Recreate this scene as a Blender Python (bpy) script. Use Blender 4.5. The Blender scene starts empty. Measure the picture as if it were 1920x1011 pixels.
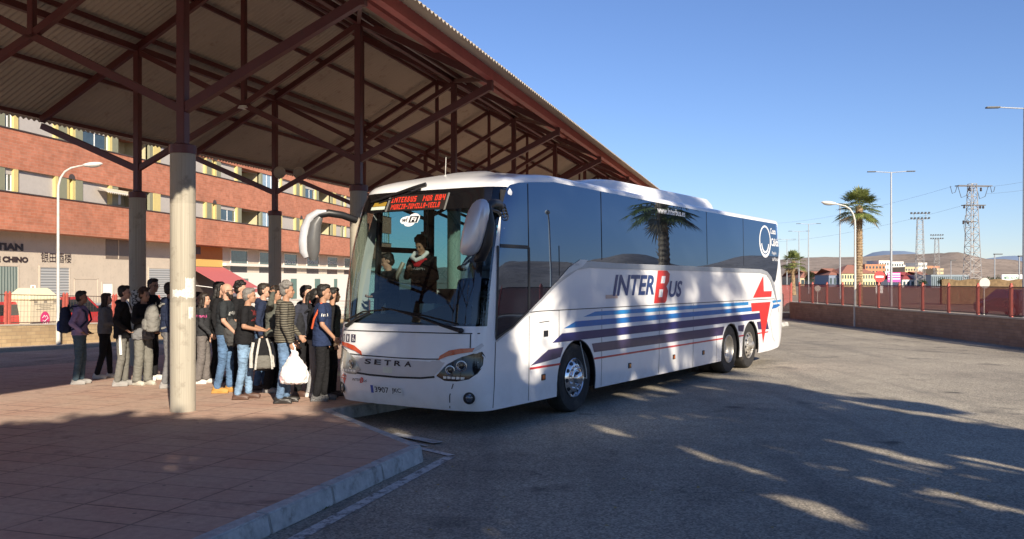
import bpy, bmesh, math, random
from mathutils import Vector, Matrix, noise
R = math.radians
random.seed(7)
sc = bpy.context.scene
col = sc.collection

# ---------------------------------------------------------------- camera, sky, sun, exposure
CAMZ = 2.0
FPX = 1700.0                      # focal length in pixels of the 1920 px wide photograph
cd = bpy.data.cameras.new('camera'); cam = bpy.data.objects.new('camera', cd); col.objects.link(cam)
cam.location = (0, 0, CAMZ); cam.rotation_euler = (R(90), 0, 0)
cd.sensor_fit = 'HORIZONTAL'; cd.sensor_width = 36.0; cd.lens = 36.0 * FPX / 1920.0
cd.shift_y = (525 - 505.5) / 1920.0
cd.clip_start = 0.1; cd.clip_end = 9000
sc.camera = cam

SUN_AZ = -68.5                    # angle of the direction TO the sun from +X, in the XY plane
SUN_EL = 25.0
w = bpy.data.worlds.new("World"); sc.world = w; w.use_nodes = True
wn = w.node_tree; wn.nodes.clear()
sky = wn.nodes.new('ShaderNodeTexSky'); sky.sky_type = 'NISHITA'; sky.sun_disc = False
sky.sun_elevation = R(SUN_EL); sky.sun_rotation = R(90 - SUN_AZ)
sky.air_density = 1.0; sky.dust_density = 0.0; sky.ozone_density = 3.5; sky.altitude = 100
bg = wn.nodes.new('ShaderNodeBackground'); bg.inputs['Strength'].default_value = 0.069
wo = wn.nodes.new('ShaderNodeOutputWorld')
tint = wn.nodes.new('ShaderNodeMix'); tint.data_type = 'RGBA'; tint.blend_type = 'MULTIPLY'; tint.inputs[0].default_value = 1.0; tint.inputs[7].default_value = (.87, .92, 1.17, 1)
wn.links.new(sky.outputs[0], tint.inputs[6]); wn.links.new(tint.outputs[2], bg.inputs[0]); wn.links.new(bg.outputs[0], wo.inputs[0])
ld = bpy.data.lights.new('sun', 'SUN'); ld.energy = 5.0; ld.angle = R(0.55); ld.color = (1.0, 0.88, 0.71)
sun = bpy.data.objects.new('sun', ld); col.objects.link(sun)
sdir = Vector((math.cos(R(SUN_AZ)) * math.cos(R(SUN_EL)), math.sin(R(SUN_AZ)) * math.cos(R(SUN_EL)), math.sin(R(SUN_EL))))
sun.rotation_euler = (-sdir).to_track_quat('-Z', 'Y').to_euler()
sun.location = sdir * 60
sc.view_settings.view_transform = 'Standard'; sc.view_settings.look = 'None'
sc.view_settings.gamma = 1.0; sc.view_settings.exposure = 0.78; sc.view_settings.use_curve_mapping = False
sc.render.engine = 'CYCLES'
sc.cycles.max_bounces = 8; sc.cycles.transparent_max_bounces = 24
sc.cycles.use_denoising = True
sc.cycles.sample_clamp_indirect = 6.0

# ---------------------------------------------------------------- materials
def nt(name):
    m = bpy.data.materials.new(name); m.use_nodes = True
    t = m.node_tree; b = t.nodes['Principled BSDF']
    return m, t, b
def node(t, kind, **kw):
    n = t.nodes.new(kind)
    for k, v in kw.items():
        if k in ('operation', 'blend_type', 'data_type', 'distance', 'feature', 'wave_type', 'bands_direction', 'offset', 'squash', 'noise_dimensions', 'vector_type', 'voronoi_dimensions', 'invert', 'clamp', 'offset_frequency'): setattr(n, k, v)
        else: n.inputs[k].default_value = v
    return n
def coords(t, scale=(1, 1, 1), rot=(0, 0, 0), space='Object'):
    tc = t.nodes.new('ShaderNodeTexCoord'); mp = t.nodes.new('ShaderNodeMapping')
    mp.inputs['Scale'].default_value = scale; mp.inputs['Rotation'].default_value = rot
    if space == 'World':
        g = t.nodes.new('ShaderNodeNewGeometry'); t.links.new(g.outputs['Position'], mp.inputs[0])
    else: t.links.new(tc.outputs[space], mp.inputs[0])
    return mp.outputs[0]
def mixc(t, fac, a, b, mode='MIX'):
    m = t.nodes.new('ShaderNodeMix'); m.data_type = 'RGBA'; m.blend_type = mode
    for s, v in ((m.inputs['Factor'], fac), (m.inputs['A'] if False else m.inputs[6], a), (m.inputs[7], b)):
        if hasattr(v, 'is_linked') or hasattr(v, 'links'): t.links.new(v, s)
        elif isinstance(v, (int, float)): s.default_value = v
        else: s.default_value = (*v, 1) if len(v) == 3 else v
    return m.outputs[2]
def ramp(t, src, p0, p1, c0=(0, 0, 0), c1=(1, 1, 1)):
    r = t.nodes.new('ShaderNodeValToRGB'); t.links.new(src, r.inputs[0])
    r.color_ramp.elements[0].position = p0; r.color_ramp.elements[1].position = p1
    r.color_ramp.elements[0].color = (*c0, 1); r.color_ramp.elements[1].color = (*c1, 1)
    return r.outputs[0]
def noise_(t, vec, scale, detail=4, rough=0.6):
    n = node(t, 'ShaderNodeTexNoise', Scale=scale, Detail=detail, Roughness=rough); t.links.new(vec, n.inputs['Vector'])
    return n.outputs['Fac']
def bump(t, b, h, strength=0.3, dist=0.01):
    n = node(t, 'ShaderNodeBump', Strength=strength, Distance=dist); t.links.new(h, n.inputs['Height'])
    t.links.new(n.outputs[0], b.inputs['Normal'])
_mats = {}
def mat(name, c, rough=0.6, metal=0.0, var=0.12, scale=6.0, bumpy=0.0, spec=0.5, coat=0.0, dirt=None, bscale=60.0, grunge=(3, .5, .72)):
    """plain procedural material: a colour with soft noise variation, optional bump and dirt"""
    if name in _mats: return _mats[name]
    m, t, b = nt(name); v = coords(t)
    n = noise_(t, v, scale, 6, .65)
    lo = tuple(x * (1 - var) for x in c); hi = tuple(min(1, x * (1 + var)) for x in c)
    base = ramp(t, n, .3, .7, lo, hi)
    if dirt:
        n2 = noise_(t, v, grunge[0], 8, .7)
        base = mixc(t, ramp(t, n2, grunge[1], grunge[2]), base, dirt)
    t.links.new(base, b.inputs['Base Color'])
    b.inputs['Roughness'].default_value = rough; b.inputs['Metallic'].default_value = metal
    b.inputs['Specular IOR Level'].default_value = spec
    if coat: b.inputs['Coat Weight'].default_value = coat; b.inputs['Coat Roughness'].default_value = .06
    if bumpy: bump(t, b, noise_(t, v, bscale, 4, .6), bumpy, .01)
    _mats[name] = m
    return m

# ---------------------------------------------------------------- object bookkeeping
def tag(o, label=None, cat=None, group=None, kind=None):
    if label: o['label'] = label
    if cat: o['category'] = cat
    if group: o['group'] = group
    if kind: o['kind'] = kind
    return o
def thing(name, label, cat, loc=(0, 0, 0), rz=0.0, group=None):
    o = bpy.data.objects.new(name, None); col.objects.link(o)
    o.location = loc; o.rotation_euler = (0, 0, rz); o.empty_display_size = .3
    return tag(o, label, cat, group)
def copy_tree(o, parent=None):
    c = o.copy(); col.objects.link(c)
    if parent is not None: c.parent = parent
    for ch in list(o.children): copy_tree(ch, c)
    return c
def to_mesh(name, verts, faces, m=None, smooth=False, uv=None):
    me = bpy.data.meshes.new(name); me.from_pydata([tuple(v) for v in verts], [], faces); me.update()
    if m is not None:
        for x in (m if isinstance(m, (list, tuple)) else [m]): me.materials.append(x)
    if smooth:
        me.polygons.foreach_set('use_smooth', [True] * len(me.polygons))
    return me
class MB:
    """collects shapes; build() links them as ONE mesh object"""
    def __init__(s): s.v = []; s.f = []; s.mi = []; s.cur = 0
    def add(s, vs, fs):
        n = len(s.v); s.v += [Vector(v) for v in vs]; s.f += [tuple(i + n for i in f) for f in fs]; s.mi += [s.cur] * len(fs)
    def box(s, c, d, rz=0.0, M=None):
        x, y, z = d[0] / 2, d[1] / 2, d[2] / 2
        vs = [Vector((sx * x, sy * y, sz * z)) for sz in (-1, 1) for sx, sy in ((-1, -1), (1, -1), (1, 1), (-1, 1))]
        if rz: r = Matrix.Rotation(rz, 3, 'Z'); vs = [r @ v for v in vs]
        if M is not None: vs = [M @ v for v in vs]
        c = Vector(c); vs = [v + c for v in vs]
        s.add(vs, [(3, 2, 1, 0), (4, 5, 6, 7), (0, 1, 5, 4), (1, 2, 6, 5), (2, 3, 7, 6), (3, 0, 4, 7)])
        return s
    def b2(s, a, b):   # box from corner to corner
        return s.box([(a[i] + b[i]) / 2 for i in range(3)], [abs(b[i] - a[i]) for i in range(3)])
    def beam(s, p0, p1, wd, ht, up=(0, 0, 1)):
        p0 = Vector(p0); p1 = Vector(p1); d = (p1 - p0); L = d.length; d.normalize(); up = Vector(up)
        sd = d.cross(up)
        if sd.length < 1e-4: sd = d.cross(Vector((1, 0, 0)))
        sd.normalize(); u2 = sd.cross(d)
        M = Matrix((sd, d, u2)).transposed()
        return s.box((p0 + p1) / 2, (wd, L, ht), M=M)
    def tube(s, pts, r, n=10, cap=True):
        pts = [Vector(p) for p in pts]; k = len(pts)
        rs = r if isinstance(r, (list, tuple)) else [r] * k
        base = len(s.v); prev = None; vs = []
        for i, p in enumerate(pts):
            d = (pts[min(i + 1, k - 1)] - pts[max(i - 1, 0)]).normalized()
            if prev is None:
                a = d.cross(Vector((0, 0, 1)))
                if a.length < .05: a = d.cross(Vector((1, 0, 0)))
            else: a = prev - d * prev.dot(d)
            a.normalize(); prev = a; b = d.cross(a)
            for j in range(n):
                t = 2 * math.pi * j / n
                vs.append(p + (a * math.cos(t) + b * math.sin(t)) * rs[i])
        fs = []
        for i in range(k - 1):
            for j in range(n):
                j2 = (j + 1) % n
                fs.append((i * n + j, i * n + j2, (i + 1) * n + j2, (i + 1) * n + j))
        if cap: fs += [tuple(range(n - 1, -1, -1)), tuple((k - 1) * n + j for j in range(n))]
        s.add(vs, fs); return s
    def lathe(s, prof, c=(0, 0, 0), axis=(0, 0, 1), n=32):
        """prof: (radius, height along axis)"""
        ax = Vector(axis).normalized(); a = ax.cross(Vector((0, 0, 1)))
        if a.length < .05: a = ax.cross(Vector((1, 0, 0)))
        a.normalize(); b = ax.cross(a); c = Vector(c); vs = []; fs = []; k = len(prof)
        for (r, h) in prof:
            for j in range(n):
                t = 2 * math.pi * j / n
                vs.append(c + ax * h + (a * math.cos(t) + b * math.sin(t)) * r)
        for i in range(k - 1):
            for j in range(n):
                j2 = (j + 1) % n
                fs.append((i * n + j, i * n + j2, (i + 1) * n + j2, (i + 1) * n + j))
        s.add(vs, fs); return s
    def ell(s, c, r, n=16, m=10, M=None):
        c = Vector(c); vs = []; fs = []
        for i in range(m + 1):
            ph = math.pi * i / m
            for j in range(n):
                t = 2 * math.pi * j / n
                v = Vector((r[0] * math.sin(ph) * math.cos(t), r[1] * math.sin(ph) * math.sin(t), -r[2] * math.cos(ph)))
                if M is not None: v = M @ v
                vs.append(v + c)
        for i in range(m):
            for j in range(n):
                j2 = (j + 1) % n
                fs.append((i * n + j, i * n + j2, (i + 1) * n + j2, (i + 1) * n + j))
        s.add(vs, fs); return s
    def prism(s, poly, z0, z1, fn=None):
        """extrude a 2-D polygon (x,y) between z0 and z1; fn maps (x,y,z)->point"""
        n = len(poly); fn = fn or (lambda x, y, z: (x, y, z))
        vs = [fn(x, y, z0) for x, y in poly] + [fn(x, y, z1) for x, y in poly]
        fs = [tuple(range(n - 1, -1, -1)), tuple(range(n, 2 * n))] + [(i, (i + 1) % n, n + (i + 1) % n, n + i) for i in range(n)]
        s.add(vs, fs); return s
    def build(s, name, m, parent=None, smooth=False, bevel=0.0, label=None, weld=False):
        me = to_mesh(name, s.v, s.f, m, smooth)
        if len(me.materials) > 1: me.polygons.foreach_set('material_index', s.mi)
        if bevel or weld or True:
            bm = bmesh.new(); bm.from_mesh(me)
            if weld: bmesh.ops.remove_doubles(bm, verts=bm.verts, dist=1e-4)
            if bevel:
                bmesh.ops.bevel(bm, geom=[e for e in bm.edges if len(e.link_faces) == 2 and e.calc_face_angle(0) > .5], offset=bevel, segments=2, affect='EDGES', clamp_overlap=True)
            bmesh.ops.recalc_face_normals(bm, faces=bm.faces)
            bm.to_mesh(me); bm.free()
        if smooth:
            try: me.set_sharp_from_angle(angle=R(40))
            except Exception: pass
        o = bpy.data.objects.new(name, me); col.objects.link(o)
        if parent is not None: o.parent = parent
        if label: o['label'] = label
        return o
def text_geo(s, size=1.0, align='LEFT', shear=0.0, bold=0.0, spacing=1.0, res=3):
    """vertices and faces of a piece of writing laid in the XY plane"""
    cu = bpy.data.curves.new('txt', 'FONT'); cu.body = s; cu.size = size; cu.align_x = align; cu.shear = shear
    cu.offset = bold; cu.resolution_u = res; cu.space_character = spacing; cu.fill_mode = 'FRONT'
    ob = bpy.data.objects.new('txt', cu); col.objects.link(ob)
    dg = bpy.context.evaluated_depsgraph_get(); me = bpy.data.meshes.new_from_object(ob.evaluated_get(dg))
    vs = [v.co.copy() for v in me.vertices]; fs = [tuple(p.vertices) for p in me.polygons]
    bpy.data.objects.remove(ob); bpy.data.curves.remove(cu); bpy.data.meshes.remove(me)
    return vs, fs
def fit(vs, x0, x1, y0, y1):
    """scale text vertices into a box"""
    ax = min(v.x for v in vs); bx = max(v.x for v in vs); ay = min(v.y for v in vs); by = max(v.y for v in vs)
    return [Vector((x0 + (v.x - ax) / (bx - ax) * (x1 - x0), y0 + (v.y - ay) / (by - ay) * (y1 - y0), 0)) for v in vs]
def ground_pt(px, py, z=0.0):
    Z = (CAMZ - z) * FPX / (py - 525.0); return Vector(((px - 960) / FPX * Z, Z, z))

# common materials
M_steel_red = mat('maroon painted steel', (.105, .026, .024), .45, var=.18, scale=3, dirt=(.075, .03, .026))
M_white = mat('white paint', (.8, .8, .79), .3, var=.03)
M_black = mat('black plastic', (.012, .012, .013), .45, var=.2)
M_dark = mat('dark interior', (.02, .02, .022), .8, var=.3)
M_chrome = mat('polished steel', (.75, .75, .76), .16, 1.0, var=.06)
M_grey = mat('grey galvanised steel', (.42, .43, .43), .5, .6, var=.12)
M_cream_pole = mat('cream painted pole', (.55, .53, .48), .5, var=.08, dirt=(.35, .32, .28))
# ================================================================= GROUND
def wa_pre(t, v):
    n_ = node(t, 'ShaderNodeTexNoise', Scale=3.0, Detail=4.0); t.links.new(v, n_.inputs['Vector'])
    s_ = t.nodes.new('ShaderNodeVectorMath'); s_.operation = 'SCALE'; s_.inputs['Scale'].default_value = .35; t.links.new(n_.outputs['Color'], s_.inputs[0])
    a_ = t.nodes.new('ShaderNodeVectorMath'); a_.operation = 'ADD'; t.links.new(v, a_.inputs[0]); t.links.new(s_.outputs[0], a_.inputs[1]); return a_.outputs[0]
def asphalt(name):
    m, t, b = nt(name); v = coords(t, space='World')
    big = noise_(t, v, .22, 5, .6); mid = noise_(t, v, 1.6, 6, .65); fine = noise_(t, v, 42, 3, .75)
    c = ramp(t, mid, .3, .7, (.24, .215, .175), (.35, .315, .255))
    c = mixc(t, ramp(t, big, .42, .62), c, (.41, .37, .295))
    vor = node(t, 'ShaderNodeTexVoronoi', Scale=55.0, Randomness=1.0); t.links.new(v, vor.inputs['Vector'])
    sp = ramp(t, vor.outputs['Color'], .2, .95, (.45, .45, .45), (1.6, 1.55, 1.5))
    c = mixc(t, .75, c, sp, 'MULTIPLY')
    c = mixc(t, ramp(t, fine, .62, .72), c, (.32, .31, .28))
    # cracks: thin lines of a warped voronoi
    wv = node(t, 'ShaderNodeTexNoise', Scale=1.3, Detail=5.0); t.links.new(v, wv.inputs['Vector'])
    wm = t.nodes.new('ShaderNodeVectorMath'); wm.operation = 'SCALE'; wm.inputs['Scale'].default_value = .7; t.links.new(wv.outputs['Color'], wm.inputs[0])
    wa = t.nodes.new('ShaderNodeVectorMath'); wa.operation = 'ADD'; t.links.new(v, wa.inputs[0]); t.links.new(wm.outputs[0], wa.inputs[1])
    cr = node(t, 'ShaderNodeTexVoronoi', Scale=.42, feature='DISTANCE_TO_EDGE'); t.links.new(wa.outputs[0], cr.inputs['Vector'])
    crm = ramp(t, cr.outputs['Distance'], .0, .004, (1, 1, 1), (0, 0, 0))
    keep = ramp(t, noise_(t, v, .5, 3), .5, .58)
    cm = mixc(t, 1.0, crm, keep, 'MULTIPLY')
    c = mixc(t, mixc(t, 1.0, cm, (.6, .6, .6), 'MULTIPLY'), c, (.05, .05, .05))
    stain = ramp(t, noise_(t, v, .9, 3, .5), .62, .72)
    c = mixc(t, mixc(t, 1.0, stain, (.6, .6, .6), 'MULTIPLY'), c, (.06, .056, .052))
    vt = coords(t, scale=(1.6, .09, 1), rot=(0, 0, math.atan2(.54, .84)), space='World'); tt = ramp(t, noise_(t, vt, 1.0, 4, .55), .54, .66)
    c = mixc(t, mixc(t, 1.0, tt, (.28, .28, .28), 'MULTIPLY'), c, (.10, .095, .09))
    oil = node(t, 'ShaderNodeTexVoronoi', Scale=.55); t.links.new(wa_pre(t, v), oil.inputs['Vector']); om = ramp(t, oil.outputs['Distance'], .06, .12, (.7, .7, .7), (0, 0, 0)); c = mixc(t, om, c, (.03, .028, .027))
    t.links.new(c, b.inputs['Base Color']); b.inputs['Roughness'].default_value = .88; b.inputs['Specular IOR Level'].default_value = .3
    h = mixc(t, .5, vor.outputs['Distance'], fine)
    bump(t, b, h, .55, .012)
    return m
M_asph = asphalt('worn asphalt')
def flat_obj(name, poly, z, m, kind='structure', drop=None):
    mb = MB()
    if drop is None: mb.add([(x, y, z) for x, y in poly], [tuple(range(len(poly)))])
    else: mb.prism(poly, z - drop, z)
    o = mb.build(name, m); tag(o, kind=kind); return o

# far ground and hills
def soil(name, c0, c1, sc_=.02):
    m, t, b = nt(name); v = coords(t, space='World')
    n = noise_(t, v, sc_, 8, .68); n2 = noise_(t, v, sc_ * 9, 6, .7)
    c = ramp(t, n, .35, .65, c0, c1); c = mixc(t, ramp(t, n2, .52, .66), c, tuple(x * .5 for x in c0))
    t.links.new(c, b.inputs['Base Color']); b.inputs['Roughness'].default_value = .95
    bump(t, b, n2, .4, .5)
    return m

CO = Vector((-4.61, 12.7, 0)); CU = Vector((.279, .960, 0)); CW = Vector((-.960, .279, 0))       # canopy axes: along, and away from the yard
def uw(x, y): d = Vector((x, y, 0)) - CO; return d.dot(CU), d.dot(CW)
def H(x, y):
    """height of the ground: level yard, the street beyond the canopy sinks gently into the distance"""
    u, w_ = uw(x, y)
    if w_ < 9: return 0.0
    t = min(1, (w_ - 9) / 3); t = t * t * (3 - 2 * t)
    return t * max(-1.5, min(0.0, -.29 - .031 * (u - 12.6)))
def grid_sheet(name, us, ws_, m, off):
    vs = []; fs = []; nw = len(ws_)
    for u in us:
        for w_ in ws_: p = CO + CU * u + CW * w_; vs.append((p.x, p.y, H(p.x, p.y) + off))
    for i in range(len(us) - 1):
        for j in range(nw - 1): a_ = i * nw + j; fs.append((a_, a_ + nw, a_ + nw + 1, a_ + 1))
    k = MB(); k.add(vs, fs); o = k.build(name, m); tag(o, kind='structure'); return o
US = [-70, -40, -20, -10, -4, 0, 2, 4, 6, 8, 10, 12, 15, 18, 21, 25, 30, 35, 40, 45, 50, 55, 60, 70, 85, 100, 120, 140, 170]
M_soil = soil('dry dusty ground', (.2, .15, .1), (.3, .235, .165), .03)
grid_sheet('ground', [-4500, -1500, -300] + US + [300, 900, 4500], [-4500, -1500, -400, -100, -40, -10, 5, 8.9, 9.5, 10.5, 11.5, 12.5, 20, 40, 60, 100, 400, 1500, 4500], M_soil, -.05)
def cp(u, w_): p = CO + CU * u + CW * w_; return (p.x, p.y)
flat_obj('road', [cp(-70, 9), (26.5, -60), (26.5, 118), cp(105, 9)], 0.0, M_asph)
grid_sheet('street', US, [9, 9.5, 10, 10.5, 11, 11.5, 12, 13, 15.4], M_asph, 0.0)
M_pave = mat('pale pavement concrete', (.46, .40, .31), .85, var=.1, scale=4)
k = MB(); vs = []; fs = []
grid_sheet('pavement', US, [15.3, 15.301, 16.0, 17, 19, 24, 40], M_pave, .12)
k = MB()
for u0, u1 in zip(US, US[1:]):
    a_, b_ = cp(u0, 15.3), cp(u1, 15.3); k.add([(*a_, H(*a_) - .05), (*b_, H(*b_) - .05), (*b_, H(*b_) + .12), (*a_, H(*a_) + .12)], [(0, 1, 2, 3)])
tag(k.build('street_kerb', M_pave), kind='structure')
grid_sheet('street_line', US, [10.75, 10.8, 10.9], mat('street paint', (.4, .4, .38), .8, var=.2, scale=14), .005)

def hill_mesh(name, az0, az1, r0, r1, hf, m, n=260, k=26):
    mb = MB(); vs = []; fs = []
    for i in range(n + 1):
        a = R(az0 + (az1 - az0) * i / n)
        for j in range(k + 1):
            q = j / k; r = r0 + (r1 - r0) * q
            x, y = r * math.sin(a), r * math.cos(a)
            e = math.sin(math.pi * q) ** .8
            nz = noise.fractal(Vector((x * .0028, y * .0028, 3.1)), 1.0, 2.1, 6)
            h = hf(math.degrees(a)) * e * (1 + .28 * nz * (1 - .5 * (q > .45))) + 8 * nz * e
            vs.append((x, y, max(-1, h) - 1.0))
    for i in range(n):
        for j in range(k):
            a = i * (k + 1) + j; fs.append((a, a + k + 1, a + k + 2, a + 1))
    mb.add(vs, fs); o = mb.build(name, m, smooth=True); tag(o, kind='structure'); return o
def hf_main(a):
    # photo: ridge at y~475 for x 1500..1750, falling to 488 at 1920
    pts = [(-180, 60), (-60, 45), (0, 24), (14, 30), (18, 45), (20, 46), (23, 42), (26, 49), (28, 34), (30, 27), (45, 44), (50, 62), (54, 52), (58, 82), (62, 60), (67, 70), (75, 55), (95, 60), (130, 50), (180, 60)]
    for (a0, h0), (a1, h1) in zip(pts, pts[1:]):
        if a0 <= a <= a1:
            t = (a - a0) / (a1 - a0); t = t * t * (3 - 2 * t); return h0 + (h1 - h0) * t
    return 50
M_hill = soil('dry scrub hillside', (.19, .15, .115), (.36, .28, .215), .012)
hill_mesh('hills', -70, 130, 900, 3100, hf_main, M_hill, 420, 30)
hill_mesh('mountains', 20, 110, 4200, 6400, lambda a: 95 + 20 * math.sin(a * .31) + 25 * math.sin(a * .9), mat('haze-blue mountain rock', (.20, .27, .38), .95, scale=.004), 160, 10)  # blue of the distance haze is put into the rock colour

# ---- raised platform of reddish slabs, saw-tooth edge, kerb
KD = Vector((.305, .952, 0)); KN = Vector((.952, -.305, 0))
K1 = Vector((-.944, 10.03, 0)); K2 = Vector((-2.50, 12.78, 0)); BD = Vector((.5420, .8404, 0))
K0 = K1 - KD * 14
K1i = K1 - Vector((.163, .017, 0)); K2i = K2 - Vector((.175, -.005, 0))
P = [K1i - KD * 14, K1i, K2i, K2i + BD * 15.2]
P.append(P[-1] + Vector((-1.2, 2.3, 0))); P.append(P[-1] + BD * 14); P.append(P[-1] + Vector((-1.2, 2.3, 0))); P.append(P[-1] + Vector((.3, 4, 0)))
front_edge = P[:]
back = [Vector((2.5, 55, 0)), Vector((-8.9, 21.2, 0)), Vector((-10.65, 18.85, 0)), Vector((-24, 1.2, 0)), Vector((-12, -8, 0))]
m, t, b = nt('reddish stamped slabs')
v = coords(t, rot=(0, 0, math.atan2(-KD.x, KD.y) * -1 * -1), space='World')
v = coords(t, rot=(0, 0, math.atan2(KD.x, KD.y)), space='World')
br = node(t, 'ShaderNodeTexBrick', Scale=1.0); t.links.new(v, br.inputs['Vector'])
br.offset = 0.0; br.inputs['Brick Width'].default_value = .8; br.inputs['Row Height'].default_value = .4; br.inputs['Mortar Size'].default_value = .013; br.inputs['Mortar Smooth'].default_value = .3
br.inputs['Color1'].default_value = (.46, .285, .215, 1); br.inputs['Color2'].default_value = (.50, .325, .245, 1); br.inputs['Mortar'].default_value = (.12, .07, .06, 1)
n1 = noise_(t, v, .7, 6, .65); n2 = noise_(t, v, 14, 5, .7); n3 = noise_(t, v, .9, 3)
c = mixc(t, ramp(t, n1, .36, .68), br.outputs['Color'], (.50, .37, .29))
c = mixc(t, .5, c, ramp(t, n2, .2, .85, (.5, .5, .5), (1.4, 1.4, 1.4)), 'MULTIPLY')
c = mixc(t, ramp(t, noise_(t, v, 2.2, 7, .7), .58, .74), c, (.24, .155, .125))
gm = node(t, 'ShaderNodeTexVoronoi', Scale=3.2); t.links.new(v, gm.inputs['Vector']); c = mixc(t, ramp(t, gm.outputs['Distance'], .05, .07, (.8, .8, .8), (0, 0, 0)), c, (.11, .085, .08))
t.links.new(c, b.inputs['Base Color']); b.inputs['Roughness'].default_value = .78
hh = mixc(t, .8, br.outputs['Fac'], (0, 0, 0)); hx = mixc(t, .25, mixc(t, 1.0, (1, 1, 1), br.outputs['Fac'], 'SUBTRACT'), n2)
bump(t, b, hx, .5, .01)
M_slab = m
inner = [p.copy() for p in front_edge]
KW = .15
plat = flat_obj('platform', [(p.x, p.y) for p in front_edge + back], .165, M_slab, drop=.16)
# kerb: separate blocks standing 4 mm proud of the slabs and outside their edge
M_kerb = mat('grey concrete kerb', (.46, .46, .445), .85, var=.25, scale=9, bumpy=.5, dirt=(.22, .21, .19), bscale=90, grunge=(5, .52, .7))
mb = MB()
for a, b_ in zip(front_edge, front_edge[1:]):
    d = (b_ - a); L = d.length; d.normalize(); nrm = Vector((d.y, -d.x, 0)); k = max(1, round(L / 1.0))
    for i in range(k):
        p0 = a + d * (L * i / k + .006); p1 = a + d * (L * (i + 1) / k - .006)
        j = random.uniform(-.003, .003)
        q = [p0 - nrm * .02, p1 - nrm * .02, p1 + nrm * KW, p0 + nrm * KW]
        vs = [(p.x, p.y, 0.0) for p in q] + [(q[0].x, q[0].y, .171 + j), (q[1].x, q[1].y, .171 + j), (q[2].x - nrm.x * .035, q[2].y - nrm.y * .035, .168 + j), (q[3].x - nrm.x * .035, q[3].y - nrm.y * .035, .168 + j)]
        mb.add(vs, [(3, 2, 1, 0), (4, 5, 6, 7), (0, 1, 5, 4), (1, 2, 6, 5), (2, 3, 7, 6), (3, 0, 4, 7)])
tag(mb.build('kerb', M_kerb, bevel=.012), kind='structure')
# worn white line beside the kerb
m, t, b = nt('worn white road paint'); v = coords(t, space='World')
nn = noise_(t, v, 9, 6, .75); t.links.new(ramp(t, nn, .40, .52, (.20, .19, .17), (.62, .60, .56)), b.inputs['Base Color']); b.inputs['Roughness'].default_value = .85
M_line = m
def strip(mb, a, b_, wd, z):
    d = (b_ - a).normalized(); n = Vector((d.y, -d.x, 0)) * wd / 2
    mb.add([(a + n) + Vector((0, 0, z)), (b_ + n) + Vector((0, 0, z)), (b_ - n) + Vector((0, 0, z)), (a - n) + Vector((0, 0, z))], [(0, 1, 2, 3)])
mb = MB(); L1 = ground_pt(843, 857); strip(mb, L1 - Vector((.285, .9585, 0)) * 14, L1, .12, .004)
L2 = L1 + Vector((-.42, .55, 0)); strip(mb, L1 + Vector((.02, .06, 0)), L2, .10, .008)
tag(mb.build('road_line', M_line), kind='structure')
mb = MB(); a = ground_pt(737, 816); b_ = ground_pt(822, 833); strip(mb, a, b_, .16, .022); strip(mb, ground_pt(727, 821), ground_pt(800, 838), .05, .014)
tag(mb.build('gutter_slab', M_kerb), kind='structure')
# tar seams across the yard
mb = MB()
M_tar = mat('black tar seam', (.03, .03, .032), .5)
for pts in (((1476, 643), (1600, 650), (1760, 660), (1925, 671)), ((1700, 636), (1780, 644), (1925, 659))):
    q = [ground_pt(x, y) for x, y in pts]
    for a_, b_ in zip(q, q[1:]): strip(mb, a_, b_, .035, .004)
tag(mb.build('tar_seam', M_tar), kind='structure')
# fallen leaves and litter in the yard
rl = random.Random(8); mb = MB()
for i in range(60):
    g0 = ground_pt(rl.uniform(700, 1900), rl.uniform(700, 1005)); L = rl.uniform(.02, .05); a_ = rl.uniform(0, 6.28); q = Vector((math.cos(a_), math.sin(a_), 0)) * L; s_ = Vector((-q.y, q.x, 0)) * .4
    if (g0 - K1).dot(KN) < .3 and g0.y < 10.2: continue
    mb.add([g0 + Vector((0, 0, .006)), g0 + q * .5 + s_ + Vector((0, 0, .014)), g0 + q + Vector((0, 0, .008)), g0 + q * .5 - s_ + Vector((0, 0, .012))], [(0, 1, 2, 3)])
tag(mb.build('fallen_leaves', mat('dry yellow leaf', (.36, .27, .08), .8, var=.3, scale=30)), label='scattered dry yellow leaves lying on the asphalt yard', cat='leaves', kind='stuff')
# weeds at the kerb foot
mb = MB(); rw = random.Random(3)
for cx, cy, nb in ((615, 938, 46), (632, 930, 16), (665, 905, 26), (560, 960, 14), (602, 950, 22)):
    g0 = ground_pt(cx, cy + 5) - KN * .02
    for i in range(nb):
        p = g0 + KD * rw.gauss(0, .07) + KN * rw.uniform(-.02, .06); a = rw.uniform(0, 6.28); L = rw.uniform(.015, .05); q = Vector((math.cos(a), math.sin(a), 0)) * L
        s = Vector((-q.y, q.x, 0)) * .22
        mb.add([p + s, p - s, p + q * .7 + Vector((0, 0, L * .8)) - s, p + q + Vector((0, 0, L * .55)), p + q * .7 + Vector((0, 0, L * .8)) + s], [(0, 1, 2, 3, 4)])
tag(mb.build('weeds', mat('dry green weeds', (.09, .10, .03), .8, var=.4, scale=20)), label='small dry weeds growing at the foot of the kerb', cat='weeds', kind='stuff')

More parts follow.
